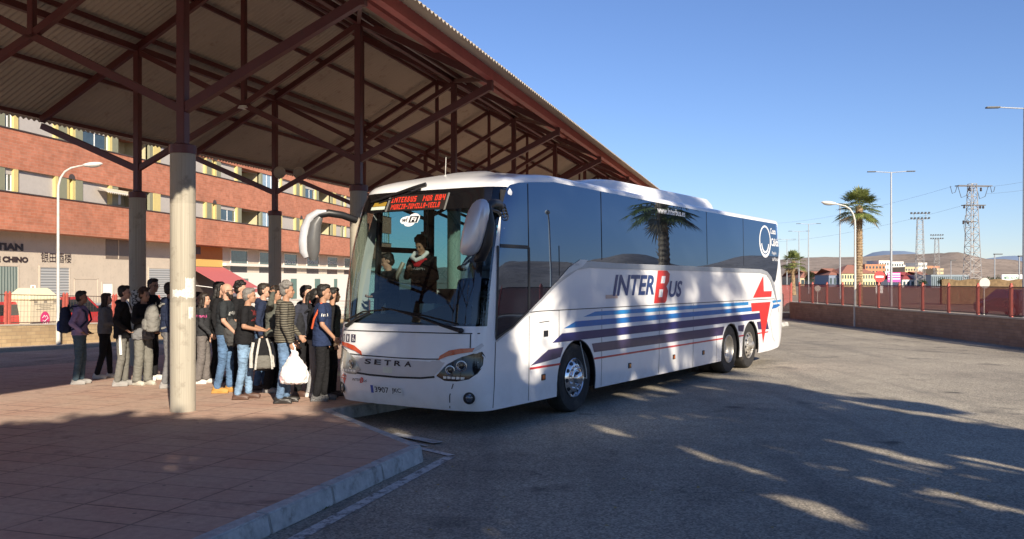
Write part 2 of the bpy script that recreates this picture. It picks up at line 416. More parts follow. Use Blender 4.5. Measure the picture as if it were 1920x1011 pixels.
# ================================================================= CANOPY
TH = math.atan2(.960, .279)
canopy = thing('station_canopy', 'large open gabled bus station canopy of maroon steel trusses on round concrete columns', 'canopy', (-4.61, 12.7, .165), TH)
Z0 = .165                          # canopy-local z = world z - Z0
def cz(z): return z - Z0
SP = 5.575; W = 5.21; RID = 2.6
SF, SB = .495, .56
def zr(wv):  # rafter centre line height (world) at lateral w (w grows away from the camera)
    return 8.45 - (SF * (RID - wv) if wv < RID else SB * (wv - RID))
TIPF, TIPB = -2.74, 7.75
m, t, b = nt('board-marked concrete column'); v = coords(t)
wv_ = node(t, 'ShaderNodeTexWave', Scale=1.0, Distortion=.6, Detail=2.0); wv_.bands_direction = 'X'
sepx = t.nodes.new('ShaderNodeSeparateXYZ'); t.links.new(v, sepx.inputs[0])
at = node(t, 'ShaderNodeMath', operation='ARCTAN2'); t.links.new(sepx.outputs[1], at.inputs[0]); t.links.new(sepx.outputs[0], at.inputs[1])
mu = node(t, 'ShaderNodeMath', operation='MULTIPLY'); t.links.new(at.outputs[0], mu.inputs[0]); mu.inputs[1].default_value = 5.0
cb = t.nodes.new('ShaderNodeCombineXYZ'); t.links.new(mu.outputs[0], cb.inputs[0]); t.links.new(sepx.outputs[2], cb.inputs[2])
m2 = node(t, 'ShaderNodeMapping'); m2.inputs['Scale'].default_value = (1.3, 1, .25); t.links.new(cb.outputs[0], m2.inputs[0])
n1 = noise_(t, m2.outputs[0], 2.2, 6, .7); n2 = noise_(t, v, 5, 6, .65)
c = ramp(t, n1, .3, .7, (.27, .245, .195), (.45, .41, .33)); c = mixc(t, ramp(t, n2, .55, .75), c, (.21, .185, .145))
t.links.new(c, b.inputs['Base Color']); b.inputs['Roughness'].default_value = .85; bump(t, b, n1, .5, .012)
M_conc = m
ks = list(range(-2, 10))
for k in ks:
    for wv, nm in ((0.0, 'front'), (W, 'back')):
        if wv > 0 and k < -1: continue
        u = k * SP
        mb = MB(); h = 3.78 - Z0; mb.lathe([(.0, 0), (.172, 0), (.172, h * .42), (.1705, h * .42 + .006), (.172, h * .42 + .012), (.172, h * .80), (.1705, h * .8 + .006), (.172, h * .8 + .012), (.172, h), (0, h)], (0, 0, 0), n=40)
        o = mb.build('column', M_conc, canopy, smooth=True); o.location = (u, wv, 0)
        cp = MB(); cp.lathe([(0, h - .02), (.186, h - .02), (.186, h + .10), (.06, h + .13), (0, h + .13)], n=32)
        c2 = cp.build('column_cap', M_steel_red, o, smooth=True)
    # steel posts
    zb = 3.85
    for wv in (0.0, W):
        p = MB(); p.b2((u - .065, wv - .065, cz(zb)), (u + .065, wv + .065, cz(zr(wv) - .02))); p.build('post', M_steel_red, canopy, bevel=.006)
    zm = 5.62
    p = MB(); p.b2((u - .05, RID - .05, cz(zm)), (u + .05, RID + .05, cz(8.40))); p.build('post', M_steel_red, canopy, bevel=.006)
    # rafters
    for wa, wb in ((TIPF, RID), (TIPB, RID)):
        p = MB(); p.beam((u, wa, cz(zr(wa))), (u, wb, cz(zr(wb))), .10, .14); p.build('rafter', M_steel_red, canopy)
    # braces in the truss plane
    def brace(a, b_, s=.09):
        p = MB(); p.beam(a, b_, s, s * 1.25); p.build('brace', M_steel_red, canopy)
    ZN = 4.38
    brace((u, 0, cz(ZN)), (u, RID, cz(zm))); brace((u, W, cz(ZN)), (u, RID, cz(zm)))
    brace((u, RID, cz(zm)), (u, 0, cz(zr(0) - .08))); brace((u, RID, cz(zm)), (u, W, cz(zr(W) - .08)))
    brace((u, 0, cz(ZN)), (u, TIPF + .03, cz(zr(TIPF) - .14)), .105); brace((u, W, cz(ZN)), (u, TIPB - .03, cz(zr(TIPB) - .14)), .105)
    p = MB(); p.b2((u - .052, TIPF - .06, cz(zr(TIPF) - .2)), (u + .052, TIPF + .045, cz(zr(TIPF) + .07))); p.build('rafter_tip', M_steel_red, canopy)
U0, U1 = -2 * SP - 1.2, 9 * SP + 1.0
# longitudinal members
for wv, s, dz in ((0.0, .11, -.02), (W, .11, -.02)):
    p = MB(); p.beam((U0, wv, cz(zr(wv) + dz)), (U1, wv, cz(zr(wv) + dz)), s, .13); p.build('tie_beam', M_steel_red, canopy)
M_sunlitred = mat('sunlit red painted steel', (.40, .095, .078), .5, var=.15, scale=3)  # sunlit copy of the maroon steel, light put into the colour
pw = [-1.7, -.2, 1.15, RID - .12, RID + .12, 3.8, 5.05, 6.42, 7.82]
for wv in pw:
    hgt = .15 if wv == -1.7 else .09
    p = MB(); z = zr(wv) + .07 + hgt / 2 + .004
    p.beam((U0, wv, cz(z)), (U1, wv, cz(z)), .14 if wv == -1.7 else .07, hgt); p.build('purlin', M_sunlitred if wv == -1.7 else M_steel_red, canopy)
# front fascia channel, sunlit red put into its paint colour
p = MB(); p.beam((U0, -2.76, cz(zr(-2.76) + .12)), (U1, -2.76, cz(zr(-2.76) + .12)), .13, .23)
p.build('edge_beam', M_sunlitred, canopy)
# diagonal longitudinal bracing on the slopes
for k in range(-2, 9):
    p = MB(); a = (k * SP, TIPF, cz(zr(TIPF) + .03)); b_ = ((k + 1) * SP, 0.0, cz(zr(0) - .03)); p.beam(a, b_, .07, .09); p.build('wind_brace', M_steel_red, canopy)
# corrugated roof sheets
m, t, b = nt('tan corrugated sheet'); v = coords(t); n = noise_(t, v, .5, 6, .6)
c = ramp(t, n, .3, .72, (.355, .31, .245), (.46, .40, .32)); c = mixc(t, ramp(t, noise_(t, v, 3, 6), .58, .75), c, (.26, .20, .15))
sx = t.nodes.new('ShaderNodeSeparateXYZ'); t.links.new(v, sx.inputs[0])
t.links.new(c, b.inputs['Base Color']); b.inputs['Roughness'].default_value = .55
M_sheet = m
for wa, wb, lab in ((-3.38, RID, 0), (RID, 8.12, 1)):
    vs = []; fs = []; pitch = .152; per = 8; n = int((U1 + .25 - U0 + .25) / pitch * per)
    for i in range(n + 1):
        u = U0 - .25 + i * pitch / per; wz = .022 * math.sin(2 * math.pi * i / per)
        for wv in (wa, wb):
            z = zr(wv) + .235 + wz + (.012 if lab else 0)
            vs += [(u, wv, cz(z)), (u, wv, cz(z + .006))]
    for i in range(n):
        a = i * 4; c_ = a + 4
        fs += [(a, a + 2, c_ + 2, c_), (a + 1, c_ + 1, c_ + 3, a + 3), (a, c_, c_ + 1, a + 1), (a + 2, a + 3, c_ + 3, c_ + 2)]
    mb = MB(); mb.add(vs, fs); mb.build('roof_sheet', M_sheet, canopy, smooth=True)
p = MB(); p.add([(U0 - .25, RID - .22, cz(zr(RID) + .17)), (U0 - .25, RID, cz(zr(RID) + .295)), (U0 - .25, RID + .22, cz(zr(RID) + .155)), (U1 + .25, RID - .22, cz(zr(RID) + .17)), (U1 + .25, RID, cz(zr(RID) + .295)), (U1 + .25, RID + .22, cz(zr(RID) + .155))], [(0, 1, 4, 3), (1, 2, 5, 4), (0, 2, 1), (3, 4, 5), (0, 3, 5, 2)])
p.build('ridge_cap', M_sheet, canopy)
# conduit with boxes along the front posts
p = MB(); p.tube([(U0, -.35, cz(zr(-.3) + .0)), (U1, -.35, cz(zr(-.3) + .0))], .012, 6); p.build('conduit', mat('pale grey conduit', (.5, .47, .43), .6), canopy)
for k in range(-1, 8):
    p = MB(); p.b2((k * SP - .05, -.2, cz(zr(0) - .02)), (k * SP + .05, -.12, cz(zr(0) + .14))); p.build('junction_box', mat('pale grey plastic', (.5, .49, .46), .5), canopy, bevel=.01)
# lamp at the middle node and loudspeakers
p = MB(); mb_ = p.lathe([(0, 0), (.10, 0), (.13, -.05), (.0, -.07)], (0 + SP, RID + .0, cz(5.60)), n=20)
p.build('lamp', mat('white opal lamp', (.8, .78, .72), .3), canopy)
for du, dw in ((2.0 * SP, W + .15), (2.0 * SP + .25, W - .3)):
    p = MB(); p.lathe([(0, -.2), (.05, -.2), (.06, -.05), (.16, .12), (.17, .12), (.12, .05), (0, .02)], (du, dw - .25, cz(4.95)), axis=(-.6, -.7, -.15), n=20)
    p.build('loudspeaker', mat('beige loudspeaker horn', (.45, .4, .33), .5), canopy, smooth=True)

# torn posters on the columns
def poster(colobj, a0, a1, z0, z1, m, seed):
    r = random.Random(seed); k = MB(); n_ = 8; vs = []
    for i in range(n_ + 1):
        a = R(a0 + (a1 - a0) * i / n_); rr = .1745
        for z in (z0 + r.uniform(-.02, .02), z1 + r.uniform(-.015, .015)): vs.append((rr * math.cos(a), rr * math.sin(a), z))
    k.add(vs, [(2 * i, 2 * i + 2, 2 * i + 3, 2 * i + 1) for i in range(n_)]); k.build('torn_poster', m, colobj)
c0 = [o for o in canopy.children if o.name.startswith('column') and abs(o.location.x) < .01 and abs(o.location.y) < .01][0]
c1 = [o for o in canopy.children if o.name.startswith('column') and abs(o.location.x - SP) < .01 and abs(o.location.y - W) < .01][0]
va = math.degrees(math.atan2(-12.7, 4.61)) - math.degrees(TH)      # direction from the column to the photographer, in canopy space
M_pap = mat('weathered paper', (.62, .60, .55), .8, var=.25, scale=30)
poster(c0, va - 50, va + 8, 1.60, 1.70, M_pap, 1); poster(c0, va + 10, va + 60, 1.58, 1.86, M_pap, 2); poster(c0, va + 25, va + 50, 1.30, 1.46, M_pap, 3)
m, t, b = nt('black and white street poster'); v = coords(t); n = noise_(t, v, 22, 3, .7); t.links.new(ramp(t, n, .5, .53, (.02, .02, .02), (.45, .44, .42)), b.inputs['Base Color'])
va1 = math.degrees(math.atan2(-19.5, 8.06)) - math.degrees(TH); poster(c1, va1 - 45, va1 + 30, 1.28, 1.62, m, 4)
# ================================================================= BUS (local frame: x to the rear, y = -v, z up)
BO = Vector((-1.504, 12.197, 0)); BTH = math.atan2(.8404, .5420)
bus = thing('coach_bus', 'long white three-axle intercity coach with blue stripes parked at the platform', 'coach', BO, BTH)
LEN = 13.5; DF, NF = .50, 4.0; DR, NR = .30, 3.0
def lerp(a, b, t): return a + (b - a) * t
def interp(pts, x):
    if x <= pts[0][0]: return pts[0][1]
    for (a, va), (b_, vb) in zip(pts, pts[1:]):
        if x <= b_: t = (x - a) / (b_ - a); return va + (vb - va) * t
    return pts[-1][1]
def hw(z): return interp([(.2, 1.255), (.5, 1.272), (1.4, 1.277), (2.2, 1.276), (3.5, 1.252)], z)
def A(z): return -.05 + interp([(.28, .10), (.42, .03), (.55, 0), (.8, .0), (.95, .03), (1.3, .05), (1.42, .075), (1.8, .12), (2.4, .24), (2.9, .40), (3.2, .54), (3.36, .66), (3.46, .82)], z)
def RE(z): return interp([(.28, LEN - .30), (.5, LEN - .12), (1.2, LEN + .02), (1.7, LEN), (2.5, LEN - .18), (3.4, LEN - .42)], z)
def frontU(v, z): q = min(1, abs(v) / hw(z)); return A(z) + DF * (1 - (1 - q ** NF) ** (1 / NF))
def sideV(u, z):
    a = A(z)
    if u >= a + DF and u <= RE(z) - DR: return hw(z)
    if u < a + DF: q = min(1, max(0, (a + DF - u) / DF)); return hw(z) * (1 - q ** NF) ** (1 / NF)
    q = min(1, max(0, (u - RE(z) + DR) / DR)); return hw(z) * (1 - q ** NR) ** (1 / NR)
def ztop(u): return interp([(.4, 3.27), (.7, 3.30), (1.14, 3.355), (1.94, 3.43), (3.4, 3.42), (5.8, 3.395), (8, 3.385), (13, 3.385)], u)
ARCH = [(2.62, .50, .60), (9.47, .50, .57), (10.80, .50, .57)]
def zbot(u):
    z = .30
    for uc, zc, r in ARCH:
        d = abs(u - uc)
        if d < r: z = max(z, zc + math.sqrt(r * r - d * d))
    if u > 12.0: z = max(z, .30 + .10 * ((u - 12.0) / 1.5) ** 2)
    return z
# perimeter stations: front angles, then right side, rear, left side
NFR = 22; sf = [math.sin(math.pi / 2 * (i / NFR)) for i in range(NFR)]          # q = v/hw
stn = set()
u = 1.7
while u < 13.0: stn.add(round(u, 3)); u += .28
for uc, zc, r in ARCH:
    stn = {s for s in stn if abs(s - uc) > r + .04}
    for i in range(25): stn.add(round(uc - r * math.cos(math.pi * i / 24), 4))
    stn.add(round(uc - r - .001, 4)); stn.add(round(uc + r + .001, 4))
LW0, LW1 = 1.02, 13.0
for x in (3.42, 5.67): stn.add(x)
stn = sorted(stn)
frl = [0, .2, .4, .6, .8]                                                         # blend part between corner and 1.7
def perim(z):
    """(u, v) all round at height z, right half first"""
    a = A(z); pts = []
    for q in sf: pts.append((a + DF * (1 - (1 - q ** NF) ** (1 / NF)), q * hw(z)))
    u0 = a + DF
    for q in frl: pts.append((u0 + (1.7 - u0) * q, hw(z)))
    for s in stn: pts.append((s, hw(z)))
    re = RE(z)
    for i in range(1, 9):
        q = math.sin(math.pi / 2 * (i / 8)) if i < 8 else 1.0
        # rear corner
        ang = i / 8; uu = re - DR + DR * math.sin(math.pi / 2 * ang); pts.append((uu, hw(z) * (1 - min(1, math.sin(math.pi / 2 * ang)) ** NR) ** (1 / NR) if i < 8 else 0.0))
    return pts
ctr = perim(1.0); NP = len(ctr)
frac = [0, .08, .25, .5, .75, 1.0]
ZL = 1.28
zabs = [1.40, 1.6, 1.85, 2.1, 2.24, 2.5, 2.75, 3.0, 3.12, 3.25]
rows = []
for f_ in frac:
    row = []
    for j in range(NP):
        u_ = ctr[j][0]; zb = zbot(u_); z = zb + (ZL - zb) * f_
        pu, pv = perim(z)[j]; row.append((pu, pv, z))
    rows.append(row)
for z in zabs: rows.append([(pu, pv, z) for pu, pv in perim(z)])
# top of the wall and roof curve
last = perim(3.25)
for ins, dz in ((0, 0), (.010, .035), (.035, .065), (.09, .09), (.20, .108), (.45, .12), (.8, .128), (1.19, .13)):
    row = []
    for j in range(NP):
        pu, pv = last[j]; zt = ztop(pu)
        if j < NFR: zt = 3.29
        pu, pv = perim(zt)[j]
        re = RE(3.2)
        # inset towards the centre line; the nose of the roof leans far back
        fx = max(0, 1 - (pu - .5) / 1.4)
        uu = pu + fx * (ins * 1.15 + dz * 1.0) - (ins * .5 if pu > re - .35 else 0)
        kx = 1 - ins / 1.2
        vv = pv * kx - (0 if pv > .01 else 0)
        rise = dz + (.0 if j >= NFR else .0)
        row.append((uu, max(0, vv) if abs(pv) > 1e-6 else 0.0, min(3.62, zt + rise + (ins * .25 * fx))))
    rows.append(row)
body = MB(); NR_ = len(rows); vs = []; fs = []
for sgn in (1, -1):
    for r in rows:
        for (u_, v_, z) in r: vs.append((u_, -sgn * v_, z))
iz140 = len(frac); iz320 = len(frac) + len(zabs) - 1
JW = NFR - 3                                            # windshield reaches this column
def col_at(uq): return min(range(NFR, NP), key=lambda j: abs(ctr[j][0] - uq))
JL0, JL1 = col_at(1.05), col_at(12.9)
pill = [col_at(x) for x in (2.2, 4.0, 5.7, 7.3, 8.6, 10.3, 11.9)]
for sgn in (0, 1):
    base = sgn * NR_ * NP
    for i in range(NR_ - 1):
        for j in range(NP - 1):
            if iz140 <= i < iz320 and j < (JW if sgn == 0 else NFR): continue
            if sgn == 1 and JL0 <= j < JL1 and i >= iz140 + 2 and i < iz320 and j not in pill: continue
            if sgn == 1 and NFR + 1 <= j < JL0 and i >= iz140 and i < iz320: continue
            a = base + i * NP + j; q = (a, a + 1, a + NP + 1, a + NP)
            fs.append(q if sgn == 0 else q[::-1])
body.add(vs, fs)
# bus paint
m, t, b = nt('white coach paint'); v = coords(t)
n = noise_(t, v, 1.1, 6, .6); c = ramp(t, n, .35, .7, (.74, .74, .745), (.82, .82, .815))
sx = t.nodes.new('ShaderNodeSeparateXYZ'); t.links.new(v, sx.inputs[0])
low = ramp(t, sx.outputs[2], .28, .75, (1, 1, 1), (0, 0, 0)); dn = mixc(t, 1.0, low, ramp(t, noise_(t, v, 5, 8, .7), .42, .68), 'MULTIPLY')
c = mixc(t, mixc(t, 1.0, dn, (.3, .3, .3), 'MULTIPLY'), c, (.5, .46, .41))
t.links.new(c, b.inputs['Base Color']); b.inputs['Roughness'].default_value = .28; b.inputs['Coat Weight'].default_value = .5; b.inputs['Coat Roughness'].default_value = .05; bump(t, b, noise_(t, v, 2.2, 2, .5), .12, .02)
M_paint = m
ob = body.build('body', M_paint, bus, smooth=True, weld=True)
# ---- glass
def schlick(t, f0):
    lw = t.nodes.new('ShaderNodeLayerWeight'); lw.inputs['Blend'].default_value = .5
    pw_ = node(t, 'ShaderNodeMath', operation='POWER'); t.links.new(lw.outputs['Facing'], pw_.inputs[0]); pw_.inputs[1].default_value = 4.0
    ma = node(t, 'ShaderNodeMath', operation='MULTIPLY_ADD'); t.links.new(pw_.outputs[0], ma.inputs[0]); ma.inputs[1].default_value = 1 - f0; ma.inputs[2].default_value = f0
    return ma.outputs[0]
def glass(name, tint, refl, rough=.01):
    m, t, b = nt(name); t.nodes.remove(b); out = [n for n in t.nodes if n.type == 'OUTPUT_MATERIAL'][0]
    tr = t.nodes.new('ShaderNodeBsdfTransparent'); tr.inputs[0].default_value = (*tint, 1)
    gl = t.nodes.new('ShaderNodeBsdfGlossy'); gl.inputs['Roughness'].default_value = rough; gl.inputs['Color'].default_value = (.9, .95, 1, 1)
    mx = t.nodes.new('ShaderNodeMixShader'); t.links.new(schlick(t, refl), mx.inputs[0]); t.links.new(tr.outputs[0], mx.inputs[1]); t.links.new(gl.outputs[0], mx.inputs[2])
    t.links.new(mx.outputs[0], out.inputs[0]); return m
M_ws = glass('windscreen glass', (.50, .57, .56), .07)
M_lglass = glass('tinted green glass', (.28, .54, .58), .06)
m, t, b = nt('dark mirror tinted glass'); t.nodes.remove(b); out = [n for n in t.nodes if n.type == 'OUTPUT_MATERIAL'][0]
df = t.nodes.new('ShaderNodeBsdfDiffuse'); df.inputs[0].default_value = (.006, .009, .014, 1)
gl = t.nodes.new('ShaderNodeBsdfGlossy'); gl.inputs['Roughness'].default_value = .005; gl.inputs['Color'].default_value = (.50, .68, 1.0, 1)
bp = node(t, 'ShaderNodeBump', Strength=.035, Distance=.03); t.links.new(noise_(t, v, .9, 2, .4), bp.inputs['Height']); t.links.new(bp.outputs[0], gl.inputs['Normal'])
mx = t.nodes.new('ShaderNodeMixShader'); t.links.new(schlick(t, .24), mx.inputs[0]); t.links.new(df.outputs[0], mx.inputs[1]); t.links.new(gl.outputs[0], mx.inputs[2]); t.links.new(mx.outputs[0], out.inputs[0])
M_mirrorglass = m
# windscreen: same grid as the body, rows 1.40..3.2
mb = MB(); vs = []; fs = []; nj = JW + NFR + 1
for i in range(iz140, iz320 + 1):
    for jj in range(-NFR, JW + 1):
        u_, v_, z = rows[i][abs(jj)]; vs.append((u_ - .004, -math.copysign(v_, jj) if jj else 0.0, z))
for i in range(iz320 - iz140):
    for j in range(nj - 1):
        a = i * nj + j; fs.append((a, a + 1, a + nj + 1, a + nj))
mb.add(vs, fs); mb.build('windscreen', M_ws, bus, smooth=True)
# left side panes
mb = MB(); vs = []; fs = []
cols = list(range(NFR + 1, JL1 + 1)); rr = list(range(iz140, iz320 + 1))
for i in rr:
    for j in cols: u_, v_, z = rows[i][j]; vs.append((u_, (v_ + .002), z))
nn = len(cols)
for i in range(len(rr) - 1):
    for j in range(nn - 1):
        cj = cols[j]
        if cj >= JL0 and i < 2: continue
        if cj in pill: continue
        a = i * nn + j; fs.append((a, a + 1, a + nn + 1, a + nn))
mb.add(vs, fs); mb.build('side_window', M_lglass, bus, smooth=True, label='green tinted windows on the platform side')

# ---- surface patches: 2-D outlines laid on the body skin as thin sheets
def cut_poly(poly, du, dz):
    bm = bmesh.new(); vv = [bm.verts.new((x, y, 0)) for x, y in poly]; bm.faces.new(vv)
    xs = [p[0] for p in poly]; ys = [p[1] for p in poly]
    def sl(co, no):
        g = bm.verts[:] + bm.edges[:] + bm.faces[:]; bmesh.ops.bisect_plane(bm, geom=g, plane_co=co, plane_no=no, dist=1e-6)
    x = min(xs) + du
    while du and x < max(xs): sl((x, 0, 0), (1, 0, 0)); x += du
    y = min(ys) + dz
    while dz and y < max(ys): sl((0, y, 0), (0, 1, 0)); y += dz
    bmesh.ops.triangulate(bm, faces=[f for f in bm.faces if len(f.verts) > 4])
    vs = [v.co.copy() for v in bm.verts]; idx = {v: i for i, v in enumerate(bm.verts)}
    fs = [tuple(idx[v] for v in f.verts) for f in bm.faces]; bm.free(); return vs, fs
def on_side(off, sgn=1): return lambda p: Vector((p.x, -sgn * (sideV(p.x, p.y) + off), p.y))
def on_front(off): return lambda p: Vector((frontU(p.x, p.y) - off, -p.x, p.y))
class Patch(MB):
    def poly(s, pts, fn, du=.5, dz=.3):
        vs, fs = cut_poly(pts, du, dz); s.add([fn(v) for v in vs], fs); return s
    def line(s, pts, wd, fn, du=.3, dz=.3):
        for a, b_ in zip(pts, pts[1:]):
            a = Vector((*a, 0)); b_ = Vector((*b_, 0)); d = (b_ - a).normalized(); n = Vector((d.y, -d.x, 0)) * wd / 2
            s.poly([tuple((a + n)[:2]), tuple((b_ + n)[:2]), tuple((b_ - n)[:2]), tuple((a - n)[:2])], fn, du, dz)
        return s
    def text(s, txt, box, fn, **kw):
        vs, fs = text_geo(txt, 1.0, **kw); vs = fit(vs, *box); s.add([fn(v) for v in vs], fs); return s
def circ(cx, cy, rx, ry, n=28, a0=0, a1=360): return [(cx + rx * math.cos(R(a0 + (a1 - a0) * i / n)), cy + ry * math.sin(R(a0 + (a1 - a0) * i / n))) for i in range(n + (0 if a1 - a0 == 360 else 1))]
def deep(name, c, **kw): return mat(name, c, kw.get('rough', .35), var=kw.get('var', .06), coat=kw.get('coat', .3), metal=kw.get('metal', 0))
M_seam = mat('black panel gap', (.015, .015, .017), .6)
M_silver = mat('silver grey trim', (.40, .42, .45), .3, .35, var=.06)
# side glass (driver's side)
swoosh = [(.40, 1.21), (.8, 1.36), (1.21, 1.56), (1.6, 1.76), (1.94, 1.95), (2.25, 2.09), (2.5, 2.19), (2.8, 2.27), (3.05, 2.29)]
top = [(u_, ztop(u_) - .012) for u_ in (13.0, 11, 9, 7, 5.5, 3.9, 3.0, 2.4, 1.94, 1.6, 1.3, 1.0)] + [(.80, 3.28), (.72, 3.22)]
gl_poly = swoosh + [(4, 2.275), (8, 2.265), (11.6, 2.25), (12.0, 2.20), (12.3, 2.08), (12.55, 1.93), (12.68, 2.0), (12.84, 2.3), (12.98, 2.7), (13.02, 3.0)] + top + [(.58, 2.9), (.50, 2.4), (.43, 1.8), (.39, 1.35)]
p = Patch().poly(gl_poly, on_side(.006), .16, .12); p.build('side_window', M_mirrorglass, bus, smooth=True, label='dark mirrored windows on the driver side')
for u_, z0_, z1_ in ((1.22, 1.60, 3.33), (2.06, 2.06, 2.5), (3.42, 2.32, 3.4), (5.67, 2.31, 3.39), (8.05, 2.31, 3.37), (10.3, 2.31, 3.37)):
    p = Patch().line([(u_ + .0, z0_), (u_, z1_)], .016, on_side(.010)); p.build('window_gap', M_seam, bus)
p = Patch().line([(.52, 2.45), (1.22, 2.45), (1.22, 1.60)], .05, on_side(.012), .1, .2); p.line([(.47, 2.45), (.40, 1.25)], .035, on_side(.012), .1, .2); p.line([(.40, 1.24), (.8, 1.37), (1.22, 1.58)], .03, on_side(.012), .1, .2)
p.build('driver_window_frame', M_black, bus)
# silver moulding under the glass
lower = [(x, z - .085 if x > 2.6 else z - .03) for x, z in swoosh]
mo = [(.41, 1.185), (.8, 1.335), (1.21, 1.53), (1.6, 1.72), (1.94, 1.90), (2.1, 1.97), (2.6, 2.15), (3.0, 2.19), (4, 2.18), (8, 2.17), (11.5, 2.16), (11.95, 2.12), (12.25, 1.98), (12.5, 1.75), (12.75, 1.45), (12.80, 1.46), (12.60, 1.82), (12.33, 2.07), (12.0, 2.195), (11.6, 2.245), (8, 2.26), (4, 2.27)]
p = Patch().poly(mo + swoosh[::-1], on_side(.009), .2, .15); p.build('moulding', M_silver, bus, smooth=True)
p = Patch().poly([(2.02, 2.0), (2.35, 2.10), (2.75, 2.20), (2.95, 2.31), (2.70, 2.31), (2.35, 2.19)], on_side(.014)); p.build('emblem_plate', mat('pale silver plate', (.55, .57, .6), .3, .3), bus)
p = Patch().text('SETRA', (2.42, 2.66, 2.215, 2.25), on_side(.0165)); p.build('lettering', M_silver, bus)
# stripes
C_lb, C_b, C_n, C_p = (.02, .22, .52), (.015, .14, .42), (.020, .022, .12), (.045, .035, .10)
p = Patch().poly([(1.27, .81), (1.75, 1.00), (2.02, 1.01), (2.02, .86)], on_side(.004)).poly([(2.02, .865), (2.02, 1.01), (2.19, 1.01), (2.10, .87)], on_side(.004))
p.poly([(3.16, .87), (3.08, 1.01), (9.05, 1.02), (8.95, .84)], on_side(.004)).poly([(9.95, .88), (9.92, 1.0), (10.34, 1.0), (10.28, .85)], on_side(.004)).poly([(11.34, .85), (11.22, 1.03), (12.0, 1.04), (12.15, .82)], on_side(.004))
p.build('stripe', deep('purple navy vinyl', C_p), bus)
p = Patch().poly([(1.86, 1.09), (2.15, 1.215), (11.75, 1.235), (11.75, 1.085)], on_side(.004)); p.build('stripe', deep('navy vinyl', C_n), bus)
p = Patch().poly([(2.2, 1.285), (2.55, 1.375), (11.75, 1.385), (11.75, 1.29)], on_side(.004)).poly([(12.35, 1.30), (12.5, 1.40), (12.95, 1.41), (13.05, 1.37), (12.7, 1.31)], on_side(.004)); p.build('stripe', deep('mid blue vinyl', C_b), bus)
p = Patch().poly([(2.8, 1.435), (3.2, 1.505), (10.62, 1.505), (10.62, 1.435)], on_side(.004)).poly([(12.45, 1.44), (12.4, 1.50), (13.12, 1.51), (13.1, 1.46)], on_side(.004)); p.build('stripe', deep('light blue vinyl', C_lb), bus)
p = Patch().poly([(1.25, .755), (1.25, .785), (2.10, .785), (2.10, .755)], on_side(.004)).poly([(3.16, .755), (3.16, .785), (8.96, .785), (8.96, .755)], on_side(.004)).poly([(9.98, .75), (9.98, .78), (10.3, .78), (10.3, .75)], on_side(.004)).poly([(11.3, .745), (11.3, .775), (12.1, .775), (12.1, .745)], on_side(.004))
p.build('stripe', deep('red vinyl', (.5, .02, .03)), bus)
M_red = deep('red emblem vinyl', (.62, .035, .03)); M_navy = deep('navy lettering vinyl', (.02, .05, .17))
M_wv = deep('white lettering vinyl', (.8, .8, .8))
def star(fn, cx, cz, s, mk):
    # two-part broken arrow emblem
    up = [(-.02, .50), (.02, .16), (.60, .16), (.56, .03), (-.72, .03)]
    dn = [(-.85, -.08), (.50, -.08), (-.02, -.98), (-.28, -.26), (-.80, -.26)]
    return mk.poly([(cx + x * s, cz + y * s) for x, y in up], fn, .4, .4).poly([(cx + x * s, cz + y * s) for x, y in dn], fn, .4, .4)
p = star(on_side(.0055), 11.72, 1.56, 1.08, Patch()); 
pw_ = Patch().poly([(10.62, 1.37), (10.62, 1.52), (12.38, 1.52), (12.0, 1.0), (11.65, .44), (11.5, 1.0), (11.3, 1.36)], on_side(.0047), .4, .3)
p.build('emblem', M_red, bus)
M_lite = deep('white vinyl', (.78, .78, .785))
Patch().poly([(11.0, 1.20), (11.0, 1.41), (11.30, 1.41), (11.55, .86), (11.50, .62)], on_side(.0044), .4, .3)
# INTERBUS side logo
Patch().text('INTER', (3.80, 5.43, 1.74, 2.085), on_side(.0055), shear=.28, bold=.028).build('logo_lettering', M_navy, bus); Patch().text('US', (6.10, 6.74, 1.68, 1.985), on_side(.0055), shear=.28, bold=.028).build('logo_lettering', M_navy, bus)
p = Patch(); B_o = [(5.42, 1.585), (5.60, 2.17), (6.02, 2.17), (6.14, 2.11), (6.10, 1.97), (5.98, 1.88), (6.06, 1.80), (5.98, 1.62), (5.92, 1.585)]
p.poly([(lerp(5.78, x, 1.07), lerp(1.88, z, 1.05)) for x, z in B_o], on_side(.0052)); p.build('logo_outline', M_wv, bus)
p = Patch().poly(B_o, on_side(.007)); p.build('logo_letter', M_red, bus, label='large red letter B')
p = Patch().poly([(5.72, 1.94), (5.77, 2.07), (5.94, 2.07), (5.90, 1.94)], on_side(.0085)).poly([(5.62, 1.69), (5.66, 1.83), (5.83, 1.83), (5.79, 1.69)], on_side(.0085)); p.build('logo_counter', M_wv, bus)
p = Patch().text('www.interbus.es', (5.62, 6.92, 3.20, 3.32), on_side(.0085), bold=.02); p.build('web_lettering', M_wv, bus)
